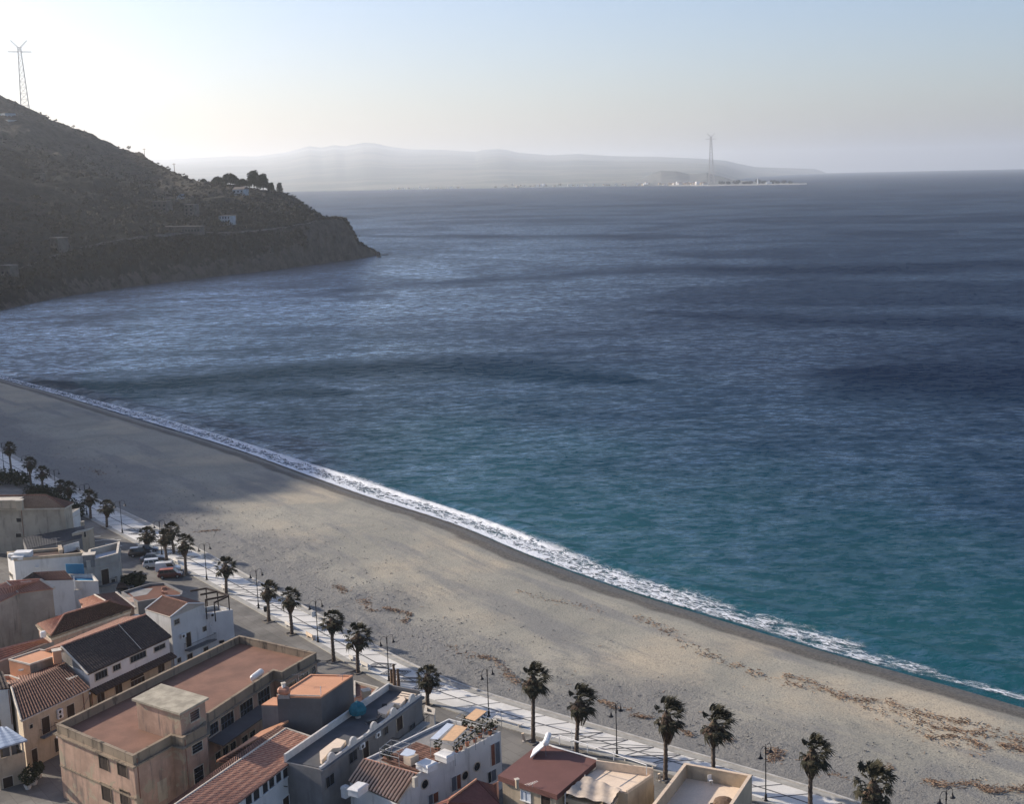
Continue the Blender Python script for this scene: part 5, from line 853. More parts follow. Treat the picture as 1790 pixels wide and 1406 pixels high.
for x, y in ((1475, 385), (1290, 478), (1185, 300), (1330, 338), (1178, 450)): m = h.mb(); p = h.pts3(qC, x, y, 8.8); m.box((p.x, p.y, 7.4), (.17, .17, 2.9), rz=.3); h.part(m, 'pergola_post', M_WOODD)
# ---- J: long house with the black tile roof
z1, z2 = 8.0, 10.3; a, b, c, d = G(154, 1180, z1), G(300, 1114, z1), G(255, 1076, z2), G(107, 1131, z2); nb = 2 * (xy(d) - xy(a)); bl, br = xy(a) + nb, xy(b) + nb
h = House('house', 'long cream house with big black tile roof and white window band', 'house', [xy(a), xy(b), br, bl]); wi = inset(h.p, .3); h.walls(-.4, 5.7, W_TAN, wi); h.walls(5.703, 7.95, W_WHITE, wi, 'upper_wall'); h.tile([a, b, c, d], T_DARK, rib=.40, amp=.09); h.tile([Vector((*br, z1)), Vector((*bl, z1)), d, c], T_BROWN, name='back_roof'); h.line(d, c, .14, T_RED)
m = h.mb(); V = [a, Vector((*bl, z1)), d]; ins_ = (xy(b) - xy(a)).normalized() * .3; m.add([v + Vector((ins_.x, ins_.y, -.06)) for v in V], [(0, 1, 2)]); V = [b, Vector((*br, z1)), c]; m.add([v + Vector((-ins_.x, -ins_.y, -.06)) for v in V], [(0, 2, 1)]); h.part(m, 'gable', W_GREY)
h.line(a, d, .13, M_COPING, 'verge', up=.04); WJ2 = [min(wi, key=lambda p: (xy(p) - xy(a)).length), min(wi, key=lambda p: (xy(p) - xy(b)).length)]; f = h.fr(*WJ2); LJ = (f[1] - f[0]).length
m = h.mb(); A1, B1 = h.P(f, 0, 5.55, .02), h.P(f, LJ, 5.55, .02); 
h.tile([h.P(f, -.1, 5.25, 1.1), h.P(f, LJ + .1, 5.25, 1.1), h.P(f, LJ + .1, 5.75, .02), h.P(f, -.1, 5.75, .02)] if (h.P(f, 0, 0, 1) - h.P(f, 0, 0, 0)).y < 0 else [h.P(f, 0, 5.25, 1.1), h.P(f, LJ, 5.25, 1.1), h.P(f, LJ, 5.75, .02), h.P(f, 0, 5.75, .02)], T_DARK, name='ledge_roof')
for q, x0, x1, yt, yb, mu in ((qD, 842, 955, 222, 290, 3), (qD, 1002, 1072, 165, 215, 2), (qC, 198, 410, 1135, 1215, 4), (qC, 508, 655, 1025, 1085, 1)): h.open(WJ2, q, x0, x1, yt, yb, 'win', mull=mu, trim=M_TRIM)
for q, x0, x1, yt, yb in ((qD, 862, 930, 415, 500), (qD, 1022, 1088, 345, 425), (qC, 558, 648, 1275, 1375)): h.open(WJ2, q, x0, x1, yt, yb, 'arch', leaf=SHUT, mull=1)
h.open(WJ2, qD, 1160, 1290, 290, 370, 'arch', leaf=SHUT, mull=3); h.pipe(WJ2, qC, 755, 1120, 1290); h.pipe(WJ2, qD, 812, 420, 530); p = c.lerp(d, .33); m = h.mb(); m.tube([a.lerp(b, .62) + Vector((0, 0, .2)), d.lerp(c, .66) + Vector((0, 0, .2))], .05, 5); h.part(m, 'roof_cable', M_COPING)
# ---- K: lower house with the brown roof, left of it
z1, z2 = 6.5, 8.2; a, b, c, d = G(37, 1261.5, z1), G(157, 1205, z1), G(113, 1162, z2), G(20, 1203, z2); nb = 2 * (xy(d) - xy(a))
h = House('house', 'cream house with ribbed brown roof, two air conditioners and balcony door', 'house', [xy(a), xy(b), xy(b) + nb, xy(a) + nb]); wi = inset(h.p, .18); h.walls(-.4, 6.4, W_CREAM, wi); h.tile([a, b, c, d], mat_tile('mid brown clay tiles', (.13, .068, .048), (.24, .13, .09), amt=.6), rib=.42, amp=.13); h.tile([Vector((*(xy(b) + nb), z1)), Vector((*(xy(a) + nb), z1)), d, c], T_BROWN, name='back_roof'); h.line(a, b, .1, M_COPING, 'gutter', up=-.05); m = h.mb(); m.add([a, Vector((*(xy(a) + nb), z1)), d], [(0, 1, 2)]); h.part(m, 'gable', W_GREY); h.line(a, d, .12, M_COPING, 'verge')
WK = [min(wi, key=lambda p: (xy(p) - xy(a)).length), min(wi, key=lambda p: (xy(p) - xy(b)).length)]
h.open(WK, qD, 370, 443, 630, 780, 'door'); h.open(WK, qD, 592, 662, 520, 635, 'shut'); h.open(WK, qD, 262, 290, 698, 735, 'hole'); h.open(WK, qD, 280, 332, 915, 1040, 'door'); h.open(WK, qD, 484, 522, 815, 945, 'door'); h.ac(WK, qD, 518, 580, .9); h.ac(WK, qD, 522, 622, .9); h.pipe(WK, qD, 735, 420, 580); f = h.fr(*WK); u, z = on_wall(*qD(407, 785), f[0], f[1]); h.balcony(WK, u - .9, u + 1.5, z, .8)
antenna(*qD(660, 400), 7.2, 'television aerial on the ribbed brown roof left of the black roof', 1.9, 1.0)
# ---- L: orange roof-top block and terrace
z1 = 8.7; a, b, c, d = G(52, 1161.5, z1), G(112, 1142, z1), G(69, 1135, z1), G(15, 1152.5, z1)
h = House('rooftop_block', 'sunlit orange rooftop block left of the black roof', 'house', [xy(a), xy(b), xy(c), xy(d)]); h.walls(0, 8.5, W_ORANGE); h.ring(8.503, 8.7, .15, M_COPING, name='coping', out=.05); h.slab(8.56, R_ORG, th=.05, ins=.16); m = h.mb(); f = h.fr(xy(a), xy(b)); h.wbox(m, f, .01, (f[1] - f[0]).length - .01, 5.5, 8.48, .003, .03); h.part(m, 'stained_render', W_STONE); chimney(h, 730, 1090, qB, 8.5, 10.2, 1.0, W_ORANGE)
f = h.fr(xy(d), xy(a)); u, z = on_wall(*qD(215, 210), f[0], f[1]); m = h.mb(); m.lathe([(.04, 0), (.3, .06), (.36, .14)], c=tuple(h.P(f, u, z, .45)), n=10); m.tube([h.P(f, u, z - .2, .02), h.P(f, u, z, .45)], .03, 5); h.part(m, 'satellite_dish', M_GREYM)
tp = [g2(qD, 100, 345, 7.3), g2(qD, 190, 298, 7.3), g2(qD, 90, 262, 7.3), g2(qD, -140, 262, 7.3), g2(qD, -140, 300, 7.3)]; h = House('roof_terrace', 'orange roof terrace with white coping below the orange block', 'house', tp); h.flat(6.8, 7.3, W_ORANGE, R_ORG, th=.2)
# ---- M: ribbed red roof at the left edge
z1, z2 = 7.2, 8.4; a, b, c, d = G(-40, 1172, z1), G(86, 1123, z1), G(76, 1116, z2), G(-40, 1146, z2); h = House('house', 'house with long ribbed red roof below the tall beige house', 'house', [xy(a), xy(b), xy(c) + Vector((.5, 2)), xy(d) + Vector((.5, 2))]); h.walls(-.3, 7.1, W_GREY); h.tile([b, c, d, a], T_RED, rib=.5, amp=.11); h.line(a, b, .1, M_COPING, 'gutter', up=0)
# ---- N: houses at the lower left corner
z1 = 8.0; a, b = g2(qD, -60, 385, z1), g2(qD, 82, 372, z1); bb = xy(g2(qD, 0, 290, z1)) - xy(g2(qD, 50, 375, z1)); h = House('house', 'white house cut by the left edge beside the ribbed brown roof', 'house', [a, b, tuple(xy(b) + bb), tuple(xy(a) + bb)]); h.walls(-.4, 7.8, W_WHITE); a3, b3 = Vector((*(xy(a)), 7.9)), Vector((*(xy(b)), 7.9)); h.tile([a3, b3, b3 + Vector((bb.x, bb.y, 1)), a3 + Vector((bb.x, bb.y, 1))], T_DARK); h.open((a, b), qD, -20, 5, 660, 715, 'hole'); h.pipe((a, b), qD, 76, 390, 700)
z1 = 5.6; a, b, c, d = G(*qD(-60, 930), z1 - .4), G(*qD(245, 842), z1 - .4), G(*qD(60, 722), z1), G(*qD(-60, 722), z1); h = House('house', 'low cream house with blue grey sheet metal roof over a dark veranda', 'house', [xy(a), xy(b), xy(c), xy(d)]); wi = inset(h.p, .3); h.walls(-.4, 3.2, W_CREAM, wi); h.walls(3.203, 5.0, W_DGREY, inset(h.p, .9), 'veranda'); h.tile([a, b, c, d], M_METROOF, rib=1.1, amp=.05); h.ring(3.203, 3.8, .12, W_CREAM, wi); WN = [min(wi, key=lambda p: (xy(p) - xy(a)).length), min(wi, key=lambda p: (xy(p) - xy(b)).length)]; h.open(WN, qD, 28, 118, 1165, 1310, 'door', leaf=SHUT); 
for u in (.1, .5, .95): m = h.mb(); p = xy(WN[0]).lerp(xy(WN[1]), u); m.box((p.x, p.y, 4.4), (.15, .15, 1.3)); h.part(m, 'veranda_post', M_TRIM)
# ---- O: the school
Z = 9.0; k0, k1, k2, k3, k4, k5, k6, k7, k8, k9 = g2(qS, 98.5, 1267.5, Z), g2(qS, 232, 1323.5, Z), g2(qS, 299.5, 1287, Z), g2(qS, 318.5, 1292, Z), g2(qS, 361, 1269, Z - .0), g2(qS, 360, 1251.5, Z), g2(qS, 478, 1173.5, Z), g2(qS, 493, 1176.5, Z), g2(qS, 553, 1142.5, Z), g2(qS, 418, 1112, Z)
dA = (xy(k9) - xy(k0)).normalized()
k4 = tuple(xy(k3) + dA * ((xy(k4) - xy(k3)).dot(dA)))
h = House('school_building', 'large salmon two-storey building with walled terracotta flat roofs, biggest of the street', 'building', [k0, k1, k2, k3, k4, k5, k6, k7, k8, k9]); h.walls(-.5, 8.0, W_SCHOOL); h.ring(8.003, 9.0, .3, W_PARA); h.slab(8.07, R_TERR, th=.05, ins=.303); h.ring(9.002, 9.08, .34, W_PARA, name='coping', out=.05); h.ring(7.82, 7.98, .05, W_PARA, name='cornice', out=.38); h.ring(7.66, 7.8, .05, W_SCHOOL, name='moulding', out=.12)
T1 = [g2(qS, 230, 1222.5, 11.8), g2(qS, 314, 1248.5, 11.8), g2(qS, 365, 1220, 11.8)]; T1.append(para(T1[0], T1[1], T1[2])); ti = inset(T1 if ccw(T1) else T1[::-1], .35); h.walls(8.08, 11.55, W_SCHOOL, ti, 'stair_tower'); m = h.mb(); m.prism(T1, 11.553, 11.8); h.part(m, 'tower_roof', R_SLAB)
h.zmax = 99
n3 = min(ti, key=lambda p: (xy(p) - xy(T1[1])).length); n4 = min(ti, key=lambda p: (xy(p) - xy(T1[2])).length); WT = (n3, n4); h.open(WT, qE, 466, 543, 655, 735, 'win', mull=0, cross=3)
h.zmax = 7.55
WS = (k3, k4); h.open(WS, qE, 480, 565, 865, 990, 'win', mull=0, cross=2); h.open(WS, qE, 500, 578, 1105, 1240, 'win', mull=0, cross=2); WP = (k5, k6)
for x0, x1, yt, yb in ((612, 695, 735, 850), (712, 820, 652, 800), (867, 973, 562, 706), (1012, 1110, 478, 618)): h.open(WP, qE, x0, x1, yt, yb, 'win', mull=3, cross=1, trim=M_TRIM)
for x0, x1, yt, yb in ((670, 715, 990, 1070), (728, 775, 945, 1025), (790, 835, 910, 980), (885, 930, 860, 925), (945, 990, 820, 885)): h.open(WP, qE, x0, x1, yt, yb, 'win', mull=1, trim=M_TRIM)
f = h.fr(*WP); LP_ = (f[1] - f[0]).length; u0_, zc = on_wall(*qE(615, 900), f[0], f[1]); u1_, zc1 = on_wall(*qE(1035, 700), f[0], f[1]); m = h.mb(); V = [h.P(f, min(u0_, u1_), zc + .1, .01), h.P(f, max(u0_, u1_), zc + .1, .01), h.P(f, max(u0_, u1_), zc - .35, 2.0), h.P(f, min(u0_, u1_), zc - .35, 2.0)]; V += [v - Vector((0, 0, .15)) for v in V]; m.add(V, [(0, 1, 2, 3), (7, 6, 5, 4), (0, 4, 5, 1), (1, 5, 6, 2), (2, 6, 7, 3), (3, 7, 4, 0)]); h.part(m, 'canopy', W_DGREY)
WQ = (k7, k8)
for x0, x1, yt, yb in ((1245, 1322, 425, 500), (1338, 1415, 362, 430), (1440, 1476, 305, 372)): h.open(WQ, qE, x0, x1, yt, yb, 'win', mull=1, cross=1)
WA = (k0, k1)
for x0, x1, yt, yb in ((886, 962, 952, 1100), (1050, 1128, 1008, 1160), (912, 990, 1236, 1382), (1076, 1150, 1290, 1420)): h.open(WA, qD, x0, x1, yt, yb, 'shut', leaf=SHUT, trim=W_PARA)
WB = (k1, k2); h.pipe(WB, qE, 40, 1040, 1380); h.pipe((k3, k4), qE, 425, 890, 1300); m = h.mb(); fb_ = h.fr(*WB); u, z = on_wall(*qE(245, 1270), fb_[0], fb_[1]); h.wbox(m, fb_, u - .7, u + .7, z - 1.6, z + .8, .003, .05); h.part(m, 'plaster_niche', W_CREAM)
m = h.mb(); fa = h.fr(*WA); LA = (fa[1] - fa[0]).length; h.wbox(m, fa, .05, LA - .05, 3.95, 4.15, .003, .12); h.part(m, 'string_course', W_PARA)
p0 = h.pts3(qE, 975, 395, 8.7); p1 = h.pts3(qE, 1040, 345, 8.7); m = h.mb(); m.tube([p0 + (p0 - p1) * .12, p0, p1, p1 + (p1 - p0) * .12], [.25, .42, .42, .25], 12); h.part(m, 'water_tank', M_WHITE); m = h.mb(); m.box(((p0.x + p1.x) / 2, (p0.y + p1.y) / 2, 8.2), (1.6, .5, .3), rz=.8); h.part(m, 'tank_cradle', M_GREYM)
# ---- P: grey block with the orange roof
Z = 10.5; p0, p1, p2 = g2(qF, 315, 478, Z), g2(qF, 690, 487, Z), g2(qF, 965, 300, Z); p3 = g2(qF, 660, 300, Z); p3 = tuple(xy(p0).lerp(xy(para(p0, p1, p2)), 1.0))
h = House('house', 'windowless dark grey block with sunlit orange flat roof', 'house', [p0, p1, p2, p3]); h.walls(-.4, 10.3, W_DGREY); h.ring(10.303, 10.5, .18, R_ORG, name='coping', out=.03); h.slab(10.37, R_ORG, th=.05, ins=.184)
st0 = xy(g2(qF, 180, 556, 9.3)); st1 = xy(p0); v = (xy(p3) - xy(p0)).normalized() * 2.4; m = h.mb(); m.prism([tuple(st0), tuple(st1), tuple(st1 + v), tuple(st0 + v)], -.4, 9.2); h.part(m, 'side_block', W_GREY); m = h.mb(); m.prism([tuple(st0), tuple(st1), tuple(st1 + v), tuple(st0 + v)], 9.203, 9.32); h.part(m, 'side_block_roof', R_ORG)
m = h.mb(); a, b = h.pts3(qF, 345, 432, 11.2), h.pts3(qF, 405, 437, 11.2); m.tube([a - (b - a) * .3, a, b, b + (b - a) * .3], [.28, .5, .5, .28], 12); r_ = m.build('water_tank', mat_plain('terracotta coloured tank', (.42, .20, .13), .15, 2, .5, 0), h.t); m = h.mb(); m.box(((a.x + b.x) / 2, (a.y + b.y) / 2, 10.55), (1.3, .5, .5)); m.build('tank_cradle', M_GREYM, r_); chimney(h, 370, 372, qF, 10.3, 12.1, .35, M_WHITE)
h.line(Vector((*p0, 10.62)), Vector((*p1, 10.62)), .07, M_COPING, 'edge_pipe', up=0); m = h.mb(); p = h.pts3(qF, 693, 460, 10.5); m.tube([(p.x, p.y, 10.3), (p.x, p.y, 11.4)], .05, 6); h.part(m, 'vent_pipe', M_WHITE); antenna(*qF(505, 375), 10.4, 'television aerial on the far edge of the orange flat roof', 1.3, .1); antenna(*qF(880, 345), 10.4, 'thin aerial near the right corner of the orange flat roof', .9, 1.2)
# ---- Q: long grey terrace building with the scrolled parapet
Z = 7.4; q0, q1 = g2(qS, 560.4, 1344, Z), g2(qS, 737.4, 1214.6, Z); q2 = g2(qS, 678.4, 1195.7, 8.0); q3 = tuple(xy(q0) + xy(q2) - xy(q1)); h = House('house', 'long grey house with scrolled parapet terrace and teal parasol', 'house', [q0, q1, q2, q3]); h.walls(-.4, 7.2, W_GREY); h.slab(7.27, mat_plain('dark grey terrace felt', (.085, .088, .094), .2, .5, .9, .01), th=.05, ins=.25); f = h.fr(q3, q2); m = h.mb(); h.wbox(m, f, 0, (f[1] - f[0]).length, 7.203, 8.1, -.25, 0); h.part(m, 'back_parapet', M_CONC); f = h.fr(q1, q2); m = h.mb(); h.wbox(m, f, .26, (f[1] - f[0]).length - .26, 7.203, 7.9, -.25, 0); h.part(m, 'end_parapet', W_GREY)
WQ1 = (q0, q1); f = h.fr(*WQ1); LQ = (f[1] - f[0]).length; m = h.mb(); h.wbox(m, f, -.1, LQ + .1, 6.85, 7.15, .003, .3); h.part(m, 'cornice', W_GREY)
def scroll(u0_, u1_, n=24):
    m = h.mb(); top = [];
    for k in range(n + 1):
        t_ = k / n; e = abs(t_ - .5) * (u1_ - u0_); zt = 7.5 + (.75 * math.sqrt(max(0, 1 - (e / .7) ** 2)) if e < .7 else .35 * max(0, 1 - (e - .7) / .5) ** 2); top.append((u0_ + (u1_ - u0_) * t_, zt))
    V = [];
    for u, z in top: V += [h.P(f, u, 7.203, -.25), h.P(f, u, 7.203, 0), h.P(f, u, z, 0), h.P(f, u, z, -.25)]
    Q = [];
    for k in range(n): a = k * 4; b = a + 4; Q += [(a + 1, b + 1, b + 2, a + 2), (a + 2, b + 2, b + 3, a + 3), (a + 3, b + 3, b, a)]
    Q += [(0, 1, 2, 3), (n * 4 + 3, n * 4 + 2, n * 4 + 1, n * 4)]; m.add(V, Q); h.part(m, 'scrolled_parapet', M_CONC)
for k in range(5): scroll(LQ * k / 5 + .05, LQ * (k + 1) / 5 - .05)
for pts_ in (((1180, 600), (1400, 478), (1418, 508), (1372, 560), (1325, 545), (1250, 640), (1190, 618)), ((682, 955), (830, 842), (908, 862), (862, 922), (792, 930), (702, 1030), (684, 1022))):
    m = h.mb(); m.prism([g2(qF, x, y, 7.8) for x, y in pts_], 7.3, 7.8); h.part(m, 'cream_panel', R_CREAM)  # flat cream panels standing for the lit canopies on the terrace
for k in range(3):
    a_, b_2 = h.pts3(qF, 1385 - k * 15, 448 + k * 18, 7.6), h.pts3(qF, 1505 - k * 15, 470 + k * 18, 7.6); m = h.mb(); m.box((a_ + b_2) / 2, ((b_2 - a_).length, .35, .1), rz=atan2((b_2 - a_).y, (b_2 - a_).x)); h.part(m, 'bench_slat', R_CREAM)
for x0, x1, yt, yb, kd in ((932, 1000, 935, 1045, 'win'), (1232, 1265, 715, 808, 'win'), (732, 805, 1160, 1255, 'win')): h.open(WQ1, qF, x0, x1, yt, yb, kd, trim=W_GREY, mull=1)
h.open(WQ1, qF, 1050, 1102, 860, 1020, 'door'); h.open(WQ1, qF, 1340, 1392, 635, 775, 'door'); h.open(WQ1, qF, 1450, 1500, 720, 800, 'win', trim=W_GREY); h.ac(WQ1, qF, 1030, 905); h.ac(WQ1, qF, 1165, 808)
u0_, z = on_wall(*qF(1300, 862), f[0], f[1]); h.balcony(WQ1, u0_, LQ, 3.9, 1.0, slab=M_CONC)
p = G(*qF(1008, 600), 8.2); t = thing('parasol', 'closed teal parasol in a bundle on the grey terrace beside the dark block', 'parasol', (p.x, p.y, 7.25)); m = MB(); m.lathe([(.15, .3), (.95, .55), (1.05, 1.1), (.8, 1.6), (.3, 1.95), (.05, 2.1)], n=9); m.build('canopy', M_TEAL, t); m = MB(); m.tube([(0, 0, 0), (0, 0, 2.3)], .04, 6); m.build('pole', M_GREYM, t); m = MB(); m.lathe([(.35, 0), (.35, .1), (.1, .14)], n=10); m.build('base', M_CONC, t)
for i, (x, y) in enumerate(((1130, 690), (1230, 610))):
    p = G(*qF(x, y), 7.5); t = thing('sun_bed', 'dark folded sun bed on the grey terrace, ' + ('left' if i == 0 else 'right') + ' one of two', 'sun bed', (p.x, p.y, 7.27), .6 + i); m = MB(); m.box((0, 0, .3), (1.7, .6, .07)); m.box((.9, 0, .5), (.6, .6, .07), ry=-.6); m.build('bed', M_DARK, t)
    for sx in (-.7, .6): m = MB(); m.box((sx, 0, .14), (.05, .55, .28)); m.build('leg', M_GREYM, t)
# ---- R: low tiled yard roof and small pieces by the promenade
rp = [g2(qF, 975, 350, 3.2), g2(qF, 1195, 410, 3.2), g2(qF, 1060, 545, 3.2), g2(qF, 975, 520, 3.2)]; h = House('outbuilding', 'low brick red tiled yard building between the dark block and the promenade', 'outbuilding', rp); h.walls(-.3, 2.9, W_STONE); h.ring(2.903, 3.3, .25, M_COPING, name='parapet'); h.slab(2.98, T_BROWN, th=.05, ins=.254); chimney(h, 1080, 430, qF, 2.9, 5.2, 1.0, W_CREAM)
h = House('yard_roof', 'small sunlit orange roof corner behind the teal parasol', 'outbuilding', [g2(qF, 975, 495, 4.3), g2(qF, 1048, 475, 4.3), g2(qF, 1045, 520, 4.3), g2(qF, 980, 545, 4.3)]); h.walls(-.2, 4.2, W_ORANGE); h.ring(4.203, 4.3, .15, R_ORG, name='coping', out=.05)
yp = [g2(qF, 1580, 620, 2.0), g2(qF, 1665, 640, 2.0), g2(qF, 1672, 590, 2.0), g2(qF, 1590, 560, 2.0)]; h = House('gateway', 'small white gateway enclosure between the grey house and the promenade palm', 'wall', yp); h.ring(0, 1.9, .3, M_CONC, name='wall'); h.ring(1.903, 2.02, .34, M_COPING, name='coping', out=.05); m = h.mb(); m.prism(inset(h.p, .31), -.1, .5); h.part(m, 'planting_bed', M_SOIL)
# ---- S: house with the long red ribbed roof
z1, z2 = 7.0, 7.5; a, b, c, d = G(401, 1416, z1), G(559, 1294.5, z1), G(500, 1275, z2), G(301, 1412, z2); a = b + (a - b) * 1.25; d = c + (d - c) * 1.25; back = (xy(c) - xy(b)) * 1.25
h = House('house', 'white house with long ribbed red roof at the bottom edge', 'house', [xy(a), xy(b), xy(b) + back, xy(a) + back]); wi = inset(h.p, .2); h.walls(-.4, 6.9, W_WHITE, wi); h.tile([a, b, c, d], T_RED, rib=.40, amp=.09); h.line(b, c, .13, M_COPING, 'verge', up=.04); h.line(d, c, .16, M_COPING, up=.02); h.line(a, b, .09, PIPE, 'gutter', up=-.03); bq = Vector((*(xy(b) + back), z1 + .6)); aq = Vector((*(xy(a) + back), z1 + .6)); h.tile([bq, aq, d, c], T_BROWN, name='back_roof'); m = h.mb(); m.add([Vector((b.x, b.y, 6.9)), Vector((bq.x, bq.y, 6.9)), bq, c + Vector((0, 0, -.05)), b], [(0, 1, 2, 3, 4)]); h.part(m, 'gable', W_WHITE)
WS_ = [min(wi, key=lambda p: (xy(p) - xy(a)).length), min(wi, key=lambda p: (xy(p) - xy(b)).length)]
for x0, x1, yt, yb in ((576, 624, 975, 1068), (362, 410, 1098, 1182), (302, 350, 1140, 1220), (242, 290, 1182, 1268), (187, 235, 1222, 1315), (108, 162, 1280, 1375), (40, 98, 1328, 1420)): h.open(WS_, qF, x0, x1, yt, yb, 'win', mull=0, trim=M_WHITE)
for x0, x1, yt, yb in ((477, 518, 1262, 1360), (606, 648, 1240, 1330), (362, 418, 1345, 1430)): h.open(WS_, qF, x0, x1, yt, yb, 'shut', trim=M_WHITE)
f = h.fr(*WS_); u, z = on_wall(*qF(372, 1255), f[0], f[1]); m = h.mb(); m.tube([h.P(f, u, z, .03), h.P(f, u, z, .5)], .05, 6); h.part(m, 'wall_lamp', M_DARK); h.pipe(WS_, qF, 668, 900, 1390)
# ---- T: small gable roof with orange lit slope behind it
z1, z2 = 6.3, 7.4; a, b, c, d = G(*qE(820, 1090), z1), G(*qE(1245, 815), z1), G(*qE(1195, 785), z2), G(*qE(690, 1066), z2); e_, f_ = G(*qE(1275, 728), z2 - .6), G(*qE(900, 905), z2 - .6)
h = House('house', 'small house with dark ribbed slope and narrow orange slope behind the red roof', 'house', [xy(a), xy(b), xy(c) + (xy(c) - xy(b)) * .8, xy(d) + (xy(c) - xy(b)) * .8]); h.walls(-.3, 6.2, W_CREAM, inset(h.p, .15)); h.tile([a, b, c, d], T_BROWN, rib=.5, amp=.1); u_ = (c - b) * .8; m = h.mb(); m.prism([g2(qE, x, y, z2 + .1) for x, y in ((680, 1062), (860, 948), (1040, 822), (1275, 725), (1190, 790))], z2 - .1, z2 + .12); h.part(m, 'back_roof', R_ORG); h.line(d, c, .09, R_ORG)
# ---- U: white house with striped front roof, pergolas and round windows
Z = 6.8; a, b, d = g2(qK, 900, 822, Z), g2(qK, 1660, 432, Z), g2(qK, 410, 682, Z); c = para(b, a, d); e0, e1 = G(*qK(270, 882), 5.0), G(*qK(722, 1085), 5.0)
h = House('house', 'white house with round windows, striped tile slope and reed-mat pergolas', 'house', [a, b, c, d]); h.walls(-.4, 6.6, W_WHITE); h.ring(6.603, 6.95, .2, W_WHITE); h.slab(6.67, R_GREY, th=.05, ins=.204)
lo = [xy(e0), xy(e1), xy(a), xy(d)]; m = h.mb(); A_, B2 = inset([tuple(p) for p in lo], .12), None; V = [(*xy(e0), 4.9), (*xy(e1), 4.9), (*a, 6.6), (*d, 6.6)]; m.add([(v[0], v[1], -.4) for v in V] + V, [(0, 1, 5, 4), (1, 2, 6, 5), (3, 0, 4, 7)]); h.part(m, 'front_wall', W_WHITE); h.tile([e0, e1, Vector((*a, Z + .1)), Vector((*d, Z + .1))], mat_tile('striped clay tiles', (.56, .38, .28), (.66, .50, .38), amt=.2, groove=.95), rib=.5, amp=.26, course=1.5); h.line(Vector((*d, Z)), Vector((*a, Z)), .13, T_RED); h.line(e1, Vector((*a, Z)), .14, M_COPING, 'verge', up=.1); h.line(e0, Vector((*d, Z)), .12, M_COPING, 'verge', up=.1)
ax = (xy(b) - xy(a)); ay = (xy(d) - xy(a)); LL = ax.length; r0_ = [xy(a) + ax * .02 + ay * .04, xy(a) + ax * .42 + ay * .04, xy(a) + ax * .42 + ay * .72, xy(a) + ax * .02 + ay * .72]; h.tile([Vector((*r0_[0], 6.9)), Vector((*r0_[1], 6.9)), Vector((*r0_[2], 7.25)), Vector((*r0_[3], 7.25))], T_BROWN, rib=.4, name='rear_roof')
WU = (a, b)
def round_win(x, y, r=.48):
    f = h.fr(*WU); u, z = on_wall(*qK(x, y), f[0], f[1]); m = h.mb(); n_ = 20
    for r0q, r1q, n0, n1 in ((r, r + .1, .002, .08),):
        V = []; 
        for k in range(n_): c_, s_ = cos(2 * pi * k / n_), sin(2 * pi * k / n_); V += [h.P(f, u + r0q * c_, z + r0q * s_, n1), h.P(f, u + r1q * c_, z + r1q * s_, n1), h.P(f, u + r1q * c_, z + r1q * s_, n0)]
        Q = []
        for k in range(n_): i, j = 3 * k, 3 * ((k + 1) % n_); Q += [(i, i + 1, j + 1, j), (i + 1, i + 2, j + 2, j + 1)]
        m.add(V, Q)
    w_ = m.build('round_window', M_TRIM, h.t); m = h.mb(); V = [h.P(f, u + r * cos(2 * pi * k / n_), z + r * sin(2 * pi * k / n_), .02) for k in range(n_)]; m.add(V, [tuple(range(n_))]); m.build('pane', G_PANE, w_)
for x, y in ((960, 905), (1330, 825), (1440, 742)): round_win(x, y)
for x0, xm_, x1, yt, yb, fl_ in ((1568, 1605, 1650, 530, 720, 0), (1205, 1250, 1292, 830, 955, 1), (1540, 1570, 1615, 785, 880, 2), (992, 1035, 1085, 995, 1080, 1)):
    l1, l2 = ((SHUT_R, SHUT_G) if fl_ == 0 else (SHUT_G, SHUT_R) if fl_ == 1 else (G_PANE, SHUT_G)); h.open(WU, qK, x0, xm_, yt + 5, yb + 15, 'shut', leaf=l1, trim=W_WHITE, name='shuttered_window'); h.open(WU, qK, xm_ + 3, x1, yt - 15, yb - 5, 'shut', leaf=l2, trim=W_WHITE, name='shuttered_window')
def pillow(x, y, w, d, hh, z, rz, name='skylight_box'):
    p = h.pts3(qK, x, y, z + hh); m = h.mb(); m.box((p.x, p.y, z + hh * .35), (w, d, hh * .7), rz=rz); r_ = m.build(name, M_WHITE, h.t); m = h.mb(); M2 = Matrix.Rotation(rz, 4, 'Z'); V = [M2 @ Vector((sx * w * k, sy * d * k, zz_)) + Vector((p.x, p.y, 0)) for k, zz_ in ((.54, z + hh * .7), (.54, z + hh * .82), (.44, z + hh)) for sx, sy in ((-1, -1), (1, -1), (1, 1), (-1, 1))]; m.add(V, [(0, 1, 5, 4), (1, 2, 6, 5), (2, 3, 7, 6), (3, 0, 4, 7), (4, 5, 9, 8), (5, 6, 10, 9), (6, 7, 11, 10), (7, 4, 8, 11), (8, 9, 10, 11)]); m.build('lid', M_WHITE, r_)
rzu = atan2(ax.y, ax.x); pillow(978, 700, 1.5, 1.8, .8, 7.0, rzu); pillow(1150, 612, 1.5, 1.8, .8, 7.1, rzu); pillow(345, 915, 1.8, 1.3, .9, 5.2, rzu + .2, 'white_box'); pillow(228, 920, .7, .7, 1.3, 3.6, rzu, 'white_box')
def pipes(segs, z, name='pergola_frame', mat=None, r=.035, posts=(), z0=6.65):
    m = h.mb()
    for p, q_ in segs: m.tube([h.pts3(qK, *p, z), h.pts3(qK, *q_, z)], r, 5)
    o_ = m.build(name, mat or M_GREYM, h.t)
    for p in posts: m = h.mb(); v = h.pts3(qK, *p, z); m.tube([v, (v.x, v.y, z0)], r, 5); m.build('pergola_post', mat or M_GREYM, h.t)
    return o_
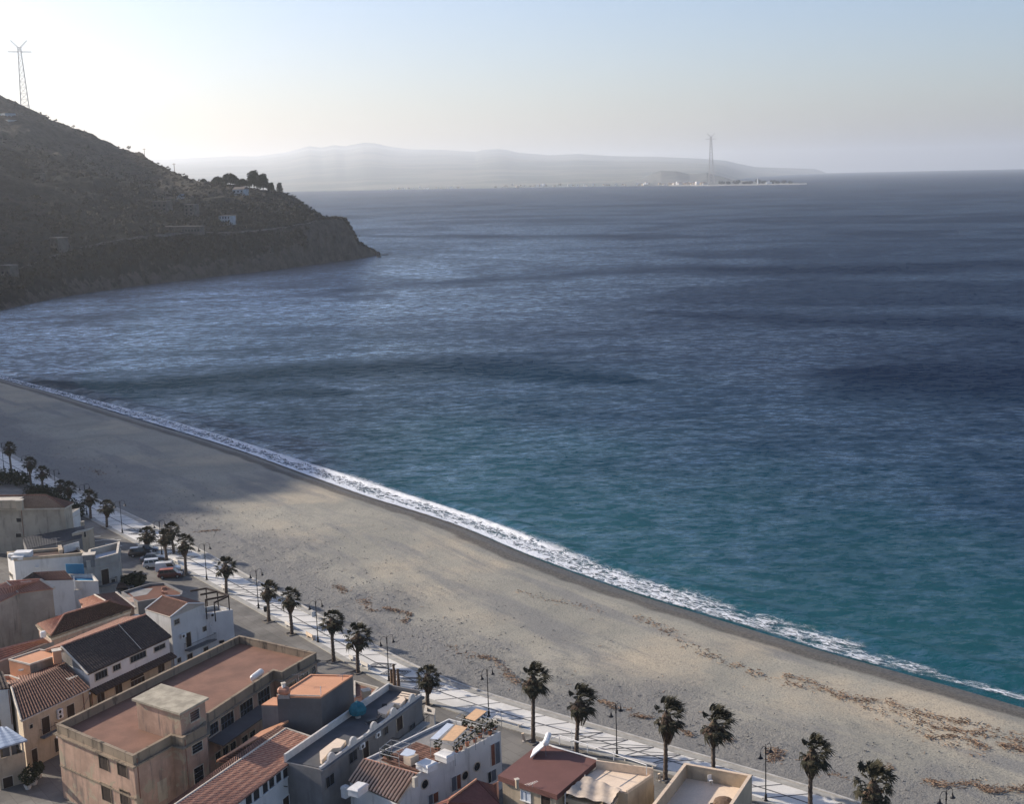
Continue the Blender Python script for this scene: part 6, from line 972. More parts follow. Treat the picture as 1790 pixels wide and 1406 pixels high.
def sheet(pts, z, mat, name, th=.05):
    m = h.mb(); m.prism([tuple(xy(h.pts3(qK, *p, z))) for p in pts], z + .05, z + .05 + th); return h.part(m, name, mat)
P1 = [(1010, 498), (1168, 346), (1422, 408), (1235, 552)]; pipes([(P1[i], P1[(i + 1) % 4]) for i in range(4)] + [((1090, 515), (1240, 362)), ((1200, 540), (1365, 395)), ((1270, 470), (1330, 490))], 9.0, posts=P1); sheet([(1112, 505), (1245, 365), (1352, 390), (1222, 515)], 9.0, M_MAT, 'reed_mat'); sheet([(1012, 492), (1168, 348), (1228, 362), (1078, 500)], 9.0, M_SHEET, 'pale_sheet')
P2 = [(1248, 290), (1425, 165), (1662, 228), (1600, 290)]; pipes([(P2[0], P2[1]), (P2[1], P2[2]), ((1248, 290), (1500, 360)), ((1420, 330), (1560, 215)), ((1500, 360), (1662, 228))], 9.0, posts=[(1248, 290), (1500, 360), (1662, 228)]); sheet([(1332, 300), (1432, 215), (1532, 238), (1422, 328)], 9.05, M_MAT, 'reed_mat')
P3 = [(545, 580), (650, 497), (832, 535), (720, 622)]; pipes([(P3[i], P3[(i + 1) % 4]) for i in range(4)] + [((600, 540), (780, 580)), ((545, 620), (720, 665))], 8.6, posts=P3); sheet([(732, 640), (790, 578), (878, 605), (862, 640), (800, 655)], 8.5, M_SHEET, 'pale_canopy'); m = h.mb(); p = h.pts3(qK, 835, 670, 7.6); m.box((p.x, p.y, 7.35), (1.2, 1.1, 1.3), rz=rzu); h.part(m, 'wicker_cupboard', M_CANVAS)
m = h.mb(); p = h.pts3(qK, 870, 850, 7.3); m.box((p.x, p.y, 6.9), (.5, .4, 1.1), rz=rzu); h.part(m, 'chimney', M_COPING)
f = h.fr(*WU); h.line(h.P(f, LL * .5, 7.75, -.1), h.P(f, LL, 7.75, -.1), .025, M_GREYM, 'terrace_rail', up=0)
for k in range(7): u = LL * (.5 + .5 * k / 6); h.line(h.P(f, u, 6.95, -.1), h.P(f, u, 7.75, -.1), .02, M_GREYM, 'rail_post', up=0)
pots = [(1080, 560, .5), (1290, 545, .45), (1350, 505, .55), (1420, 470, .5), (1470, 430, .55), (1510, 385, .75), (1560, 400, .45), (1600, 375, .5), (1330, 350, .45), (1390, 365, .5), (1250, 580, .4), (600, 640, .5), (640, 665, .45)]
pl_ = ['under the pale plastic sheet of the white house', 'below the reed mat, first along the white house edge', 'second from the reed mat along the white house edge', 'third from the reed mat along the white house edge', 'fourth from the reed mat along the white house edge', 'tallest, under the farther pergola of the white house', 'sixth from the reed mat along the white house edge', 'farthest on the white house terrace corner', 'between the two reed mats, left one', 'between the two reed mats, right one', 'beside the nearer white skylight box', 'under the bare grey frame, left one', 'under the bare grey frame, right one']
for i, (x, y, r) in enumerate(pots):
    rg_ = random.Random(900 + i); p = G(*qK(x, y), 7.3); t = thing('potted_plant', 'potted plant ' + pl_[i], 'plant', (p.x, p.y, 6.68), 0, 'potted plants on the white house terrace'); m = MB(); m.lathe([(.18, 0), (.26, .42), (.29, .45), (.24, .45)], n=9); m.build('pot', M_POT, t); m = MB(); leaf_blob(m, (0, 0, .45 + r), r, 90, .13, rg_, 1.4); m.build('foliage', M_BUSH, t)
# ---- V: maroon roof house with the solar heater
Z = 7.2; a, b, c, d = g2(qS, 973.6, 1390, Z), g2(qS, 1044, 1329.5, Z), g2(qS, 934.5, 1305.5, Z), g2(qS, 870, 1356, Z); c = para(b, a, d)
h = House('house', 'tan house with maroon flat roof carrying a solar water heater', 'house', [a, b, c, d]); h.walls(-.4, 6.9, W_TAN, inset(h.p, .35)); m = h.mb(); m.prism(h.p, 6.903, 7.15); h.part(m, 'roof', R_MAR); h.ring(6.55, 6.88, .36, R_MAR, name='fascia', out=-.0); wi = inset(h.p, .35); WV = [min(wi, key=lambda p: (xy(p) - xy(d)).length), min(wi, key=lambda p: (xy(p) - xy(a)).length)]; h.open(WV, qH, 672, 755, 842, 925, 'win', trim=M_WHITE, mull=1, leaf=M_SHEET); h.open(WV, qH, 852, 938, 880, 1010, 'door')
pa, pb = h.pts3(qH, 755, 545, 7.25), h.pts3(qH, 890, 428, 8.4); dv = Vector((.12, 1.0, 0)).normalized(); dv = Vector((.1, 1, 0)).normalized(); m = h.mb(); q4 = [pa, pa + dv * 2.2, pb + dv * 2.2, pb]; nn = (q4[1] - q4[0]).cross(q4[3] - q4[0]).normalized(); m.add(q4 + [v - nn * .1 for v in q4], [(0, 1, 2, 3), (7, 6, 5, 4), (0, 4, 5, 1), (1, 5, 6, 2), (2, 6, 7, 3), (3, 7, 4, 0)]); r_ = m.build('solar_panel', M_WHITE, h.t); m = h.mb(); q5 = [v.lerp(sum(q4, Vector()) / 4, .1) - nn * .115 for v in q4]; q6 = [v.lerp(sum(q4, Vector()) / 4, .1) + nn * .012 for v in q4]; m.add(q6 if nn.dot(sd) > 0 else q5, [(0, 1, 2, 3)]); m.build('collector_glass', M_SHEET, r_)  # pale colour on the collector glass stands for reflected sky
m = h.mb(); ta = pb + Vector((0, 0, .25)) - dv * .1; m.tube([ta - dv * .15, ta, ta + dv * 2.2, ta + dv * 2.35], [.2, .34, .34, .2], 12); h.part(m, 'water_tank', M_WHITE); m = h.mb(); m.tube([ta, (ta.x, ta.y, 7.15)], .03, 5); m.tube([ta + dv * 2.1, (*xy(ta + dv * 2.1), 7.15)], .03, 5); h.part(m, 'heater_frame', M_GREYM)
chimney(h, 632, 735, qH, 7.15, 8.1, .3, W_CREAM); antenna(*qH(770, 800), 7.15, 'low aerial lying along the front edge of the maroon roof', .5, .7)
f = h.fr(b, c); 
def rails(segs, z, posts, mat=M_WHITE, r=.05, name='roof_rail', z0=7.15):
    for p, q_ in segs: m = h.mb(); m.tube([h.pts3(qH, *p, z), h.pts3(qH, *q_, z)], r, 5); h.part(m, name, mat)
    for p in posts: m = h.mb(); v = h.pts3(qH, *p, z); m.tube([v, (v.x, v.y, z0)], r * .9, 5); h.part(m, 'rail_post', mat)
h.line(Vector((*b, 7.25)), Vector((*c, 7.25)), .09, M_WHITE, 'edge_beam', up=0)
# ---- W: cream terrace house
Z = 7.5; a, b = g2(qH, 930, 432, Z), g2(qI, 470, 732, Z); c = g2(qI, 240, 925, 7.0); d = g2(qH, 1340, 690, 7.0); b_ = xy(b); a_ = xy(g2(qH, 1345, 560, Z)); bk = xy(c) - b_; h = House('house', 'cream house with glazed-sided terrace and stained canvas awning', 'house', [tuple(a_), tuple(b_), tuple(b_ + bk), tuple(a_ + bk)]); h.walls(-.4, 6.5, W_TAN); h.slab(6.57, R_CREAM, th=.05, ins=.2); f = h.fr(a_, b_); m = h.mb(); Lf = (f[1] - f[0]).length; h.wbox(m, f, 0, Lf, 6.503, 7.5, -.2, 0); h.part(m, 'back_parapet', M_WARM); f2_ = h.fr(b_, b_ + bk); m = h.mb(); h.wbox(m, f2_, .21, (f2_[1] - f2_[0]).length, 6.503, 6.85, -.2, 0); h.part(m, 'side_parapet', M_WARM); m = h.mb()
for u in (.28, .75): q_ = a_.lerp(b_, u); m.box((q_.x + bk.x * .35, q_.y + bk.y * .35, 6.585), (bk.length * .8, .12, .012), rz=atan2(bk.y, bk.x))
h.part(m, 'floor_joints', M_GREYM); rails([((945, 440), (1345, 548)), ((1010, 338), (1790, 605))], 8.6, [(1010, 338), (1260, 405), (1495, 480), (1790, 605)], z0=7.5); rails([((940, 370), (1010, 338)), ((1010, 365), (1480, 470))], 8.4, [(1120, 290)], r=.035, z0=6.0)
cw = [g2(qH, 1062, 862, 6.6), g2(qH, 1460, 960, 6.6), g2(qH, 1560, 820, 6.6), g2(qH, 1240, 700, 6.6)]; h3 = House('house', 'narrow tan house under the stained canvas awning at the bottom edge', 'house', cw); h3.walls(-.4, 5.7, W_TAN, inset(h3.p, .2)); h3.ring(5.703, 6.1, .3, W_TAN); WX = (h3.p[0], h3.p[1])
t = thing('canvas_awning', 'stained cream canvas awning stretched over the narrow tan house', 'awning', (*xy(G(*qH(1310, 830), 6.6)), 6.1)); P_ = [G(*qH(x, y), z) for x, y, z in ((1062, 862, 6.9), (1465, 955, 6.8), (1562, 818, 6.9), (1240, 695, 7.2))]; m = MB((*xy(t.location), 6.1)); n_ = 14; V = []
for j in range(n_ + 1):
    for i in range(n_ + 1): u, v = i / n_, j / n_; q_ = (P_[0] * (1 - u) + P_[1] * u) * (1 - v) + (P_[3] * (1 - u) + P_[2] * u) * v; q_ = q_ + Vector((0, 0, -.35 * sin(pi * u) * sin(pi * v) + .09 * sin(u * 17 + v * 5) + .06 * sin(v * 23))); V.append(q_)
m.add(V, [(j * (n_ + 1) + i, j * (n_ + 1) + i + 1, (j + 1) * (n_ + 1) + i + 1, (j + 1) * (n_ + 1) + i) for j in range(n_) for i in range(n_)]); m.build('canvas', M_CANVAS, t, smooth=True)
for p in P_: m = MB((*xy(t.location), 6.1)); m.tube([p, (p.x, p.y, 5.7)], .05, 5); m.build('awning_pole', M_WHITE, t)
fp = [g2(qI, 470, 895, 1.9), g2(qI, 310, 1060, 1.9)]; dv2 = (xy(fp[1]) - xy(fp[0])); nn2 = Vector((-dv2.y, dv2.x)).normalized() * .1; h = House('wooden_fence', 'brown board fence in the gap beside the walled terrace', 'fence', [tuple(xy(fp[0]) + nn2), tuple(xy(fp[1]) + nn2), tuple(xy(fp[1]) - nn2), tuple(xy(fp[0]) - nn2)]); h.walls(0, 1.9, M_WOOD, name='boards'); h.ring(1.903, 1.98, .09, M_WOOD, name='top_rail', out=.04)
# ---- X: walled terrace
Z = 6.6; a, b, c = g2(qI, 750, 692, Z), g2(qI, 1352, 800, Z), g2(qI, 470, 1052, Z); c = tuple(xy(a) + (xy(c) - xy(a)) * 1.35); d = para(b, a, c); h = House('house', 'tan house with high-walled empty roof terrace, right of the cream house', 'house', [a, b, d, c]); h.walls(-.4, 5.0, W_TAN); h.ring(5.003, 6.6, .32, W_TAN); h.slab(5.07, R_CREAM, th=.05, ins=.324); h.ring(6.603, 6.66, .34, M_WARM, name='coping', out=.02)
p = G(*qI(980, 845), 5.5); t = thing('chair', 'white plastic chair against the back wall of the walled terrace', 'chair', (p.x, p.y, 5.08), .3)
m = MB(); m.box((0, 0, .44), (.46, .46, .05)); m.build('seat', M_WHITE, t); m = MB(); m.box((0, .22, .72), (.44, .05, .5)); m.build('backrest', M_WHITE, t)
for sx in (-.2, .2):
    for sy in (-.2, .2): m = MB(); m.box((sx, sy, .21), (.05, .05, .43)); m.build('leg', M_WHITE, t)
p = G(*qI(1095, 1030), 5.6); t = thing('covered_furniture', 'brown tarpaulin-covered furniture on the floor of the walled terrace', 'furniture', (p.x, p.y, 5.08), .2); m = MB(); m.lathe([(1.1, 0), (1.05, .3), (.95, .62), (.5, .8), (.1, .84)], n=11); m.build('tarpaulin', M_WOOD, t); m = MB(); m.box((0, 0, .03), (2.4, 1.6, .06)); m.build('pallet', M_WOODD, t)
# ---- Y: maroon hip roofs at the bottom edge
z1, z2 = 5.2, 6.6; a, b, c = G(*qH(-40, 962), z1), G(*qH(480, 960), z1), G(*qH(270, 742), z2); apx = c + (xy(a) - xy(c)).to_3d() * 0; rd0 = G(*qH(20, 930), z2); h = House('house', 'house with maroon hip roof and orange ridge at the bottom edge', 'house', [xy(a), xy(b), xy(c) + Vector((1.5, 1.5)), xy(rd0) + Vector((-2, 2))]); h.walls(-.3, 5.0, W_TAN, inset(h.p, .3)); h.tile([xy(a).to_3d() + Vector((0, -2, z1)), b, c, rd0], T_MAROON, rib=.5, amp=.03); h.tile([b, Vector((*(xy(c) + Vector((1.6, 1.6))), z1)), c, c], T_MAROON, rib=.5, amp=.03, name='hip_roof'); h.tile([Vector((*(xy(c) + Vector((1.6, 1.6))), z1)), Vector((*(xy(rd0) + Vector((-2, 2))), z1)), rd0, c], T_MAROON, amp=.03, name='back_roof'); h.line(rd0, c, .13, R_ORG)
z1 = 5.0; h = House('house', 'low red roofed house squeezed between the white and tan houses', 'house', [g2(qH, 360, 800, z1), g2(qH, 465, 750, z1), g2(qH, 470, 900, z1), g2(qH, 400, 930, z1)]); h.walls(-.3, 4.9, W_RED); h.ring(4.903, 5.0, .2, R_ORG, name='coping', out=.03)
p = G(*qE(205, 1406), 0); p = G(273, 1412, 0); t = thing('wall_lamp', 'black hooked lamp standing before the salmon building at the bottom', 'street lamp', p); hh = hgt(273, 1412, 1367); m = MB(); m.tube([(0, 0, 0), (0, 0, hh - .3)], .06, 6); m.build('post', M_DARK, t); m = MB(); m.tube([(0, 0, hh - .3), (.1, 0, hh - .05), (.4, 0, hh), (.7, 0, hh - .1)], .05, 5); m.build('arm', M_DARK, t); m = MB(); m.lathe([(.05, hh - .05), (.4, hh - .25), (.4, hh - .3)], c=(.7, 0, 0), n=10); m.build('lamp_shade', M_DARK, t)
for i, (x, y, r, lb) in enumerate(((245, 1210, .9, 'left of the alley steps, larger one'), (300, 1170, 1.0, 'middle of the three by the arched door'), (340, 1110, .7, 'right of the three by the arched door'))):
    p = G(*qD(x, y), .9); t = thing('potted_palm', 'bushy plant in white pot, lower left alley, ' + lb, 'plant', (p.x, p.y, 0), 0, 'alley pot plants'); m = MB(); m.lathe([(.3, 0), (.45, .5), (.48, .55), (.4, .55)], n=10); m.build('pot', M_CONC, t); m = MB(); leaf_blob(m, (0, 0, .6 + r), r, 180, .2, random.Random(i + 70), 1.1); m.build('foliage', M_BUSH, t)


# ---- cable
def cable(a, b, za, zb, lb, sag=.8):
    A_, B2 = G(*a, za), G(*b, zb); t = thing('overhead_cable', lb, 'cable', A_, 0, 'overhead cables of the street'); m = MB(A_); m.tube([A_.lerp(B2, k / 12) - Vector((0, 0, sag * 4 * (k / 12) * (1 - k / 12))) for k in range(13)], .022, 4); m.build('wire', M_DARK, t)
    for p in (A_, B2): m = MB(A_); m.box(p, (.14, .14, .2)); m.build('insulator', M_WHITE, t)
cable((157, 1213), (100, 1290), 6.0, 6.5, 'black cable from the ribbed brown roof eave to the salmon building')
# ------------------------------------------------------------------ lattice pylons on both sides of the strait
M_LATT = mat_plain('galvanised lattice steel', (.40, .39, .38), .1, .05, .6, 0)
def lattice(mb, a0, a1, h0, h1, r, n):
    """square lattice shaft from half width a0 at h0 to a1 at h1"""
    lv = [h0 + (h1 - h0) * (1 - (1 - k / n) ** 1.0) for k in range(n + 1)]; hw = lambda z: a0 + (a1 - a0) * ((z - h0) / (h1 - h0)) ** .8
    for sx, sy in ((-1, -1), (1, -1), (1, 1), (-1, 1)): mb.tube([(sx * hw(z), sy * hw(z), z) for z in lv], r, 4, False)
    for i in range(n):
        z, y = lv[i], lv[i + 1]; a, b = hw(z), hw(y); c = [(-1, -1), (1, -1), (1, 1), (-1, 1)]
        for k in range(4):
            p, q = c[k], c[(k + 1) % 4]; mb.tube([(p[0] * a, p[1] * a, z), (q[0] * b, q[1] * b, y)], r * .55, 3, False); mb.tube([(q[0] * a, q[1] * a, z), (p[0] * b, p[1] * b, y)], r * .55, 3, False); mb.tube([(p[0] * b, p[1] * b, y), (q[0] * b, q[1] * b, y)], r * .5, 3, False)
def truss(mb, p, q, w, r, n=8):
    p, q = Vector(p), Vector(q); d = (q - p).normalized(); s_ = d.cross(Vector((0, 1, 0))).normalized() * w; y = Vector((0, w, 0)); cs = [s_ + y, s_ - y, -s_ - y, -s_ + y]
    for c in cs: mb.tube([p + c, q + c * .45], r, 4, False)
    for k in range(n):
        f0, f1 = k / n, (k + 1) / n; w0, w1 = 1 - .55 * f0, 1 - .55 * f1
        for i in range(4): mb.tube([p.lerp(q, f0) + cs[i] * w0, p.lerp(q, f1) + cs[(i + 1) % 4] * w1], r * .6, 3, False)
PY = thing('pylon', 'tall lattice power pylon with Y-shaped top, standing on the dark hill at left', 'pylon', group=None)
m = MB(); lattice(m, 13, 3.4, 0, 198, .7, 15); m.build('shaft', M_LATT, PY); m = MB(); lattice(m, 3.4, 3.4, 198, 208, .6, 2); m.build('neck', M_LATT, PY)
for s_ in (-1, 1): m = MB(); truss(m, (s_ * 2, 0, 207), (s_ * 17, 0, 223), 1.6, .3); m.build('upper_arm', M_LATT, PY); m = MB(); truss(m, (s_ * 3, 0, 198), (s_ * 25, 0, 198), 1.2, .3); m.build('crossarm', M_LATT, PY)
q = at_dist(45, 200, 3350); PY.location = (q.x, q.y, 168 - drop(3350)); PY.rotation_euler.z = .35
P2_ = tree_copy(PY); q = at_dist(1243.5, 320, 6050); P2_.location = (q.x, q.y, 8 - drop(6050)); P2_.rotation_euler.z = .1; P2_['label'] = 'distant hazy lattice pylon with Y-shaped top across the strait'
def on_hill(x, y, r_lo, r_hi):
    """where the sight line meets the hillside"""
    d = ray(x, y); a = math.degrees(atan2(-d.x, d.y)); rs = np.linspace(r_lo, r_hi, 500); z, _, _, _ = terr_z(np.full(500, a), rs); hh = math.hypot(d.x, d.y); zr = CH + d.z / hh * rs; i = np.argmax(z > zr) if (z > zr).any() else 250
    p = d * (rs[i] / hh); return Vector((p.x, p.y, float(z[i])))
M_ROCK = mat_plain('dark sea rock', (.05, .046, .042), .4, .4, .95, .1)
# ------------------------------------------------------------------ buildings on the headland
M_HW = mat_wall('weathered pale villa wall', (.36, .40, .43), amt=.3); M_HO = mat_wall('old stone villa wall', (.085, .08, .07), amt=.5, var=.3); M_HR = mat_plain('pale villa roof', (.13, .115, .10), .2, .5)
def villa(label, x, y, w, d, h_, mat, roof='flat', rz=-.35, wins=3, floors=1, name='villa', sink=2.0):
    p = on_hill(x, y, 700, 1900); t = thing(name, label, 'house', p, rz); m = MB(); m.box((0, 0, (h_ - sink) / 2), (w, d, h_ + sink)); m.build('wall', mat, t)
    if roof == 'flat': m = MB(); m.box((0, 0, h_ + .2), (w + .5, d + .5, .4)); m.build('roof', M_HR, t)
    else: m = MB(); m.add([(-w / 2 - .4, -d / 2 - .4, h_ + .01), (w / 2 + .4, -d / 2 - .4, h_ + .01), (w / 2 + .4, d / 2 + .4, h_ + .01), (-w / 2 - .4, d / 2 + .4, h_ + .01), (-w / 2, 0, h_ + d * .28), (w / 2, 0, h_ + d * .28)], [(0, 1, 5, 4), (2, 3, 4, 5), (0, 4, 3), (1, 2, 5), (3, 2, 1, 0)]); m.build('roof', M_HR, t)
    for f_ in range(floors):
        for k in range(wins): m = MB(); m.box(((k + .5) * w / wins - w / 2, -d / 2 - .06, 1.4 + f_ * 3 + .2), (w / wins * .38, .1, 1.5)); m.build('window', G_PANE, t)
    return t
villa('pale blue-white villa half hidden in scrub on the headland', 398, 390, 11, 8, 6, M_HW, wins=4, floors=2); villa('brown roofed house among the trees on the headland crest', 421, 338, 12, 8, 3.5, M_HW, 'gable', wins=3); villa('small white house high on the headland slope', 316, 344, 6, 5, 2.5, M_HW, wins=2)
villa('ruined stone villa in two steps on the headland slope', 285, 369, 14, 8, 8, M_HO, wins=3, floors=2); villa('stacked stone house right of the ruined villa', 336, 377, 9, 8, 9, M_HO, wins=2, floors=3); villa('long low building with a row of pale openings above the coast road', 322, 407, 34, 6, 4.5, M_HO, wins=12)
villa('small white lodge at the right end of the long low building', 349, 403, 4.5, 4, 3, M_HW, wins=1); villa('square stone tower house above the coast road', 105, 440, 9, 8, 9, M_HO, wins=2, floors=2, rz=-.6); villa('small stone hut on the dark slope under the pylon', 70, 316, 7, 6, 6, M_HO, wins=1); villa('stone building low on the shore slope at the left edge', 17, 481, 8, 7, 6, M_HO, wins=2)
villa('pale house highest of the white cluster at the left edge', 8, 214, 24, 12, 9, M_HW, wins=5, floors=2, rz=-.6); villa('pale house in the middle of the white cluster at the left edge', 17, 222, 14, 10, 7, M_HW, wins=3, rz=-.6); villa('small pale house lowest of the white cluster at the left edge', 27, 228, 9, 8, 4, M_HW, wins=2, rz=-.6)
# coast road wall, lookout terrace with railing
AA_ = [a for a in np.linspace(12.6, 25.4, 150)]; m = MB(); V = []; 
for a in AA_:
    rr = float(np.interp(a, RD[:, 0], RD[:, 1])); z_ = float(np.interp(a, RD[:, 0], RD[:, 2])); 
    for dr, dz in ((.3, -2.6), (.3, 1.1), (.8, 1.1), (.8, -1.0)): r_ = rr + dr; V.append((-r_ * sin(radians(a)), r_ * cos(radians(a)), z_ + dz + .25 * sin(a * 9)))
m.add(V, [(4 * i + k, 4 * i + 4 + k, 4 * i + 5 + k, 4 * i + 1 + k) for i in range(len(AA_) - 1) for k in range(3)]); o_ = m.build('retaining_wall', mat_wall('coast road wall', (.10, .095, .09), amt=.6, var=.4)); tag(o_, 'long grey retaining wall of the coast road along the headland', 'wall')
t = thing('lookout_terrace', 'lookout terrace with thin railing on the headland shoulder above the sea', 'terrace'); ps = [at_dist(x, 385, 1243) for x in (564, 572, 580, 588, 594)]; m = MB(); V = []
for p in ps: V += [(p.x, p.y, 29.5), (p.x, p.y, 31.2), (p.x, p.y + 7, 31.2), (p.x, p.y + 7, 29)]
m.add(V, [(4 * i + k, 4 * i + 4 + k, 4 * i + 5 + k, 4 * i + 1 + k) for i in range(4) for k in range(3)]); m.build('deck', M_CONC, t); m = MB()
for z_ in (31.8, 32.3): m.tube([(p.x, p.y + .3, z_) for p in ps], .09, 4)
for p in ps: m.tube([(p.x, p.y + .3, 31.1), (p.x, p.y + .3, 32.4)], .09, 4)
m.build('railing', M_GREYM, t)
# ------------------------------------------------------------------ trees on the headland crest and scrub over the slope
def crest_tree(x, y, r, W_, H_, label, seed, dome=True, n=520, mat=None, gaps=.0):
    rg_ = random.Random(seed); p = at_dist(x, y, r); t = thing('pine_tree', label, 'tree', (p.x, p.y, p.z - 1.5), 0, 'trees on the headland crest'); th = H_ * (.28 if dome else .35)
    m = MB(); m.tube([(0, 0, -3), (.2, 0, th), (.0, .1, H_ * .55)], [.45, .32, .2], 6)
    for k in range(6): an = k * 1.1; m.tube([(0.1, 0, th * (.8 + .1 * k)), (cos(an) * W_ * .3, sin(an) * W_ * .25, H_ * (.5 + .06 * k))], [.18, .07], 4)
    m.build('trunk', M_BARK, t); m = MB(); nb = 22; n *= 4
    for k in range(nb):
        an = k * 2.4; q = math.sqrt((k + .5) / nb); rad = W_ * .5 * q * .75; zz_ = H_ * ((.84 - .5 * q ** 2) if dome else (.92 - .68 * (k / nb))); 
        if not dome: rad = W_ * .33 * (.4 + .6 * (k / nb))
        leaf_blob(m, (cos(an) * rad, sin(an) * rad, zz_), W_ * rg_.uniform(.15, .22), n // nb, .62, rg_, .75)
    m.build('crown', mat or M_TREE, t)
crest_tree(356, 319, 1365, 7, 5, 'small round bush tree at the left end of the crest trees', 1); crest_tree(381, 321, 1345, 13, 8, 'airy umbrella pine second from the left on the headland crest', 2, n=380); crest_tree(403, 324, 1330, 18, 13, 'widest dome-shaped tree on the headland crest', 3, n=900); crest_tree(424, 326, 1320, 12, 9, 'low rounded tree between the widest and the tallest crest trees', 4); crest_tree(444, 331, 1308, 15, 19, 'tallest dark pine on the headland crest, left of its twin', 5, dome=False, n=800); crest_tree(460, 333, 1305, 13, 17, 'dark pine touching the tallest one, right of it', 6, dome=False, n=700); crest_tree(474, 335, 1303, 8, 10, 'slim dark tree right of the tall pair on the crest', 7, dome=False, n=300); crest_tree(489, 337, 1297, 7, 11, 'pale thin lonely tree at the right end of the crest trees', 8, dome=False, n=150, mat=m_leaf('pale dry leaves', (.10, .10, .07), (.18, .17, .12), (.2, .18, .13)))
rg_ = random.Random(77); m = MB(); pts_ = []
for k in range(5200):
    a = rg_.uniform(10.4, 26.3); u = rg_.random(); pts_.append((a, u))
A1_ = np.array([p[0] for p in pts_]); U1_ = np.array([p[1] for p in pts_]); f_ = np.interp(A1_, FT[:, 0], FT[:, 1]); rr_ = np.interp(A1_, RD[:, 0], RD[:, 1]); gr_ = np.maximum(np.interp(A1_, RG[:, 0], RG[:, 1]), rr_ + 12)
R1_ = np.where(U1_ < .2, f_ + (rr_ - f_) * (.35 + .6 * U1_ / .2), rr_ + 9 + (gr_ - rr_ - 9) * np.clip((U1_ - .2) / .8, 0, 1) ** 1.15); Z1_, _, _, _ = terr_z(A1_, R1_); NS = 1.2
for a, r_, z_, u in zip(A1_, R1_, Z1_, U1_):
    s_ = rg_.uniform(.7, 2.0) * (1.1 if u < .7 else .75)
    if a < 13 and u < .2: continue
    x_, y_ = -r_ * sin(radians(a)), r_ * cos(radians(a))
    for q in range(9):
        v = Vector((rg_.gauss(0, 1), rg_.gauss(0, 1), abs(rg_.gauss(0, .8)))) * s_ * .55; c = Vector((x_, y_, z_ + .6 * s_ - drop(r_))) + v; e1 = Vector((rg_.gauss(0, 1), rg_.gauss(0, 1), rg_.gauss(0, 1))).normalized() * s_ * .55; e2 = e1.cross(Vector((rg_.gauss(0, 1), rg_.gauss(0, 1), rg_.gauss(0, 1)))).normalized() * s_ * .5
        m.add([c + e1, c + e2, c - e1, c - e2], [(0, 1, 2, 3)])
tag(m.build('scrub', m_leaf('maquis scrub', (.007, .009, .007), (.016, .018, .013), (.024, .022, .018))), kind='stuff')
for x, y, h_, lb in ((253, 272, 9, 'thin pole on the hill skyline, left of the smaller pole'), (305, 297, 8, 'small crossbarred pole on the hill skyline near the headland trees')):
    r = float(np.interp(x, [200, 260, 300, 350], [1620, 1540, 1470, 1370])); p = at_dist(x, y + 2, r); t = thing('utility_pole', lb, 'pole', (p.x, p.y, p.z)); m = MB(); m.tube([(0, 0, -3), (0, 0, h_)], .3, 5); m.build('pole', M_WOOD, t); m = MB(); m.box((0, 0, h_ - .8), (3.4, .3, .3)); m.build('crossbar', M_WOOD, t)
p = at_dist(225.5, 262, 1590); t = thing('bush', 'small round bush alone on the hill skyline', 'bush', p); m = MB(); m.tube([(0, 0, -2), (0, 0, 2.5)], .25, 5); m.build('stem', M_BARK, t); m = MB(); leaf_blob(m, (0, 0, 3), 2.3, 120, .5, random.Random(3), .7); m.build('foliage', M_TREE, t)
# ------------------------------------------------------------------ the town on the far shore
rg_ = random.Random(12); M_FH = [mat_plain('far pale wall', (.62, .60, .55), .05, .05), mat_plain('far cream wall', (.60, .50, .36), .05, .05), mat_plain('far white wall', (.72, .72, .70), .05, .05)]; M_FR = mat_plain('far roof', (.30, .17, .12), .1, .05)
protos = []
for k in range(3):
    t = thing('shore_house', 'tiny hazy house of the far shore town', 'house', group='houses of the far shore town'); w = (22, 30, 18)[k]; h_ = (9, 11, 13)[k]; m = MB(); m.box((0, 0, h_ / 2 - 3), (w, 14, h_ + 6)); m.build('wall', M_FH[k], t); m = MB(); m.box((0, 0, h_ + .6), (w + 1, 15, 1.2)); m.build('roof', M_FR if k != 2 else M_FH[2], t); protos.append(t)
spots = [(rg_.uniform(1172, 1236), rg_.gauss(0, 12), rg_.uniform(0, 3)) for _ in range(60)] + [(rg_.uniform(880, 1172), rg_.gauss(30, 30), rg_.uniform(0, 8)) for _ in range(56)] + [(rg_.uniform(660, 880), rg_.gauss(30, 30), rg_.uniform(0, 4)) for _ in range(22)]
for i, (x, dr, zz_) in enumerate(spots):
    k = rg_.randrange(3); o = protos[k] if i < 3 and k == i else tree_copy(protos[k]); r = shr(x) + 25 + abs(dr); z_ = 1 + zz_ + max(0, abs(dr) - 60) * .10; p = at_dist(x, 325, r); o.location = (p.x, p.y, z_ - drop(r)); o.rotation_euler.z = rg_.uniform(-.5, .5); s_ = rg_.uniform(.55, .95) * (1 if i < 60 else .6); o.scale = (s_, s_, s_)
for k in range(3):
    if protos[k].location.length < 1: p = at_dist(1190 + k * 9, 325, shr(1200) + 40); protos[k].location = (p.x, p.y, -1)
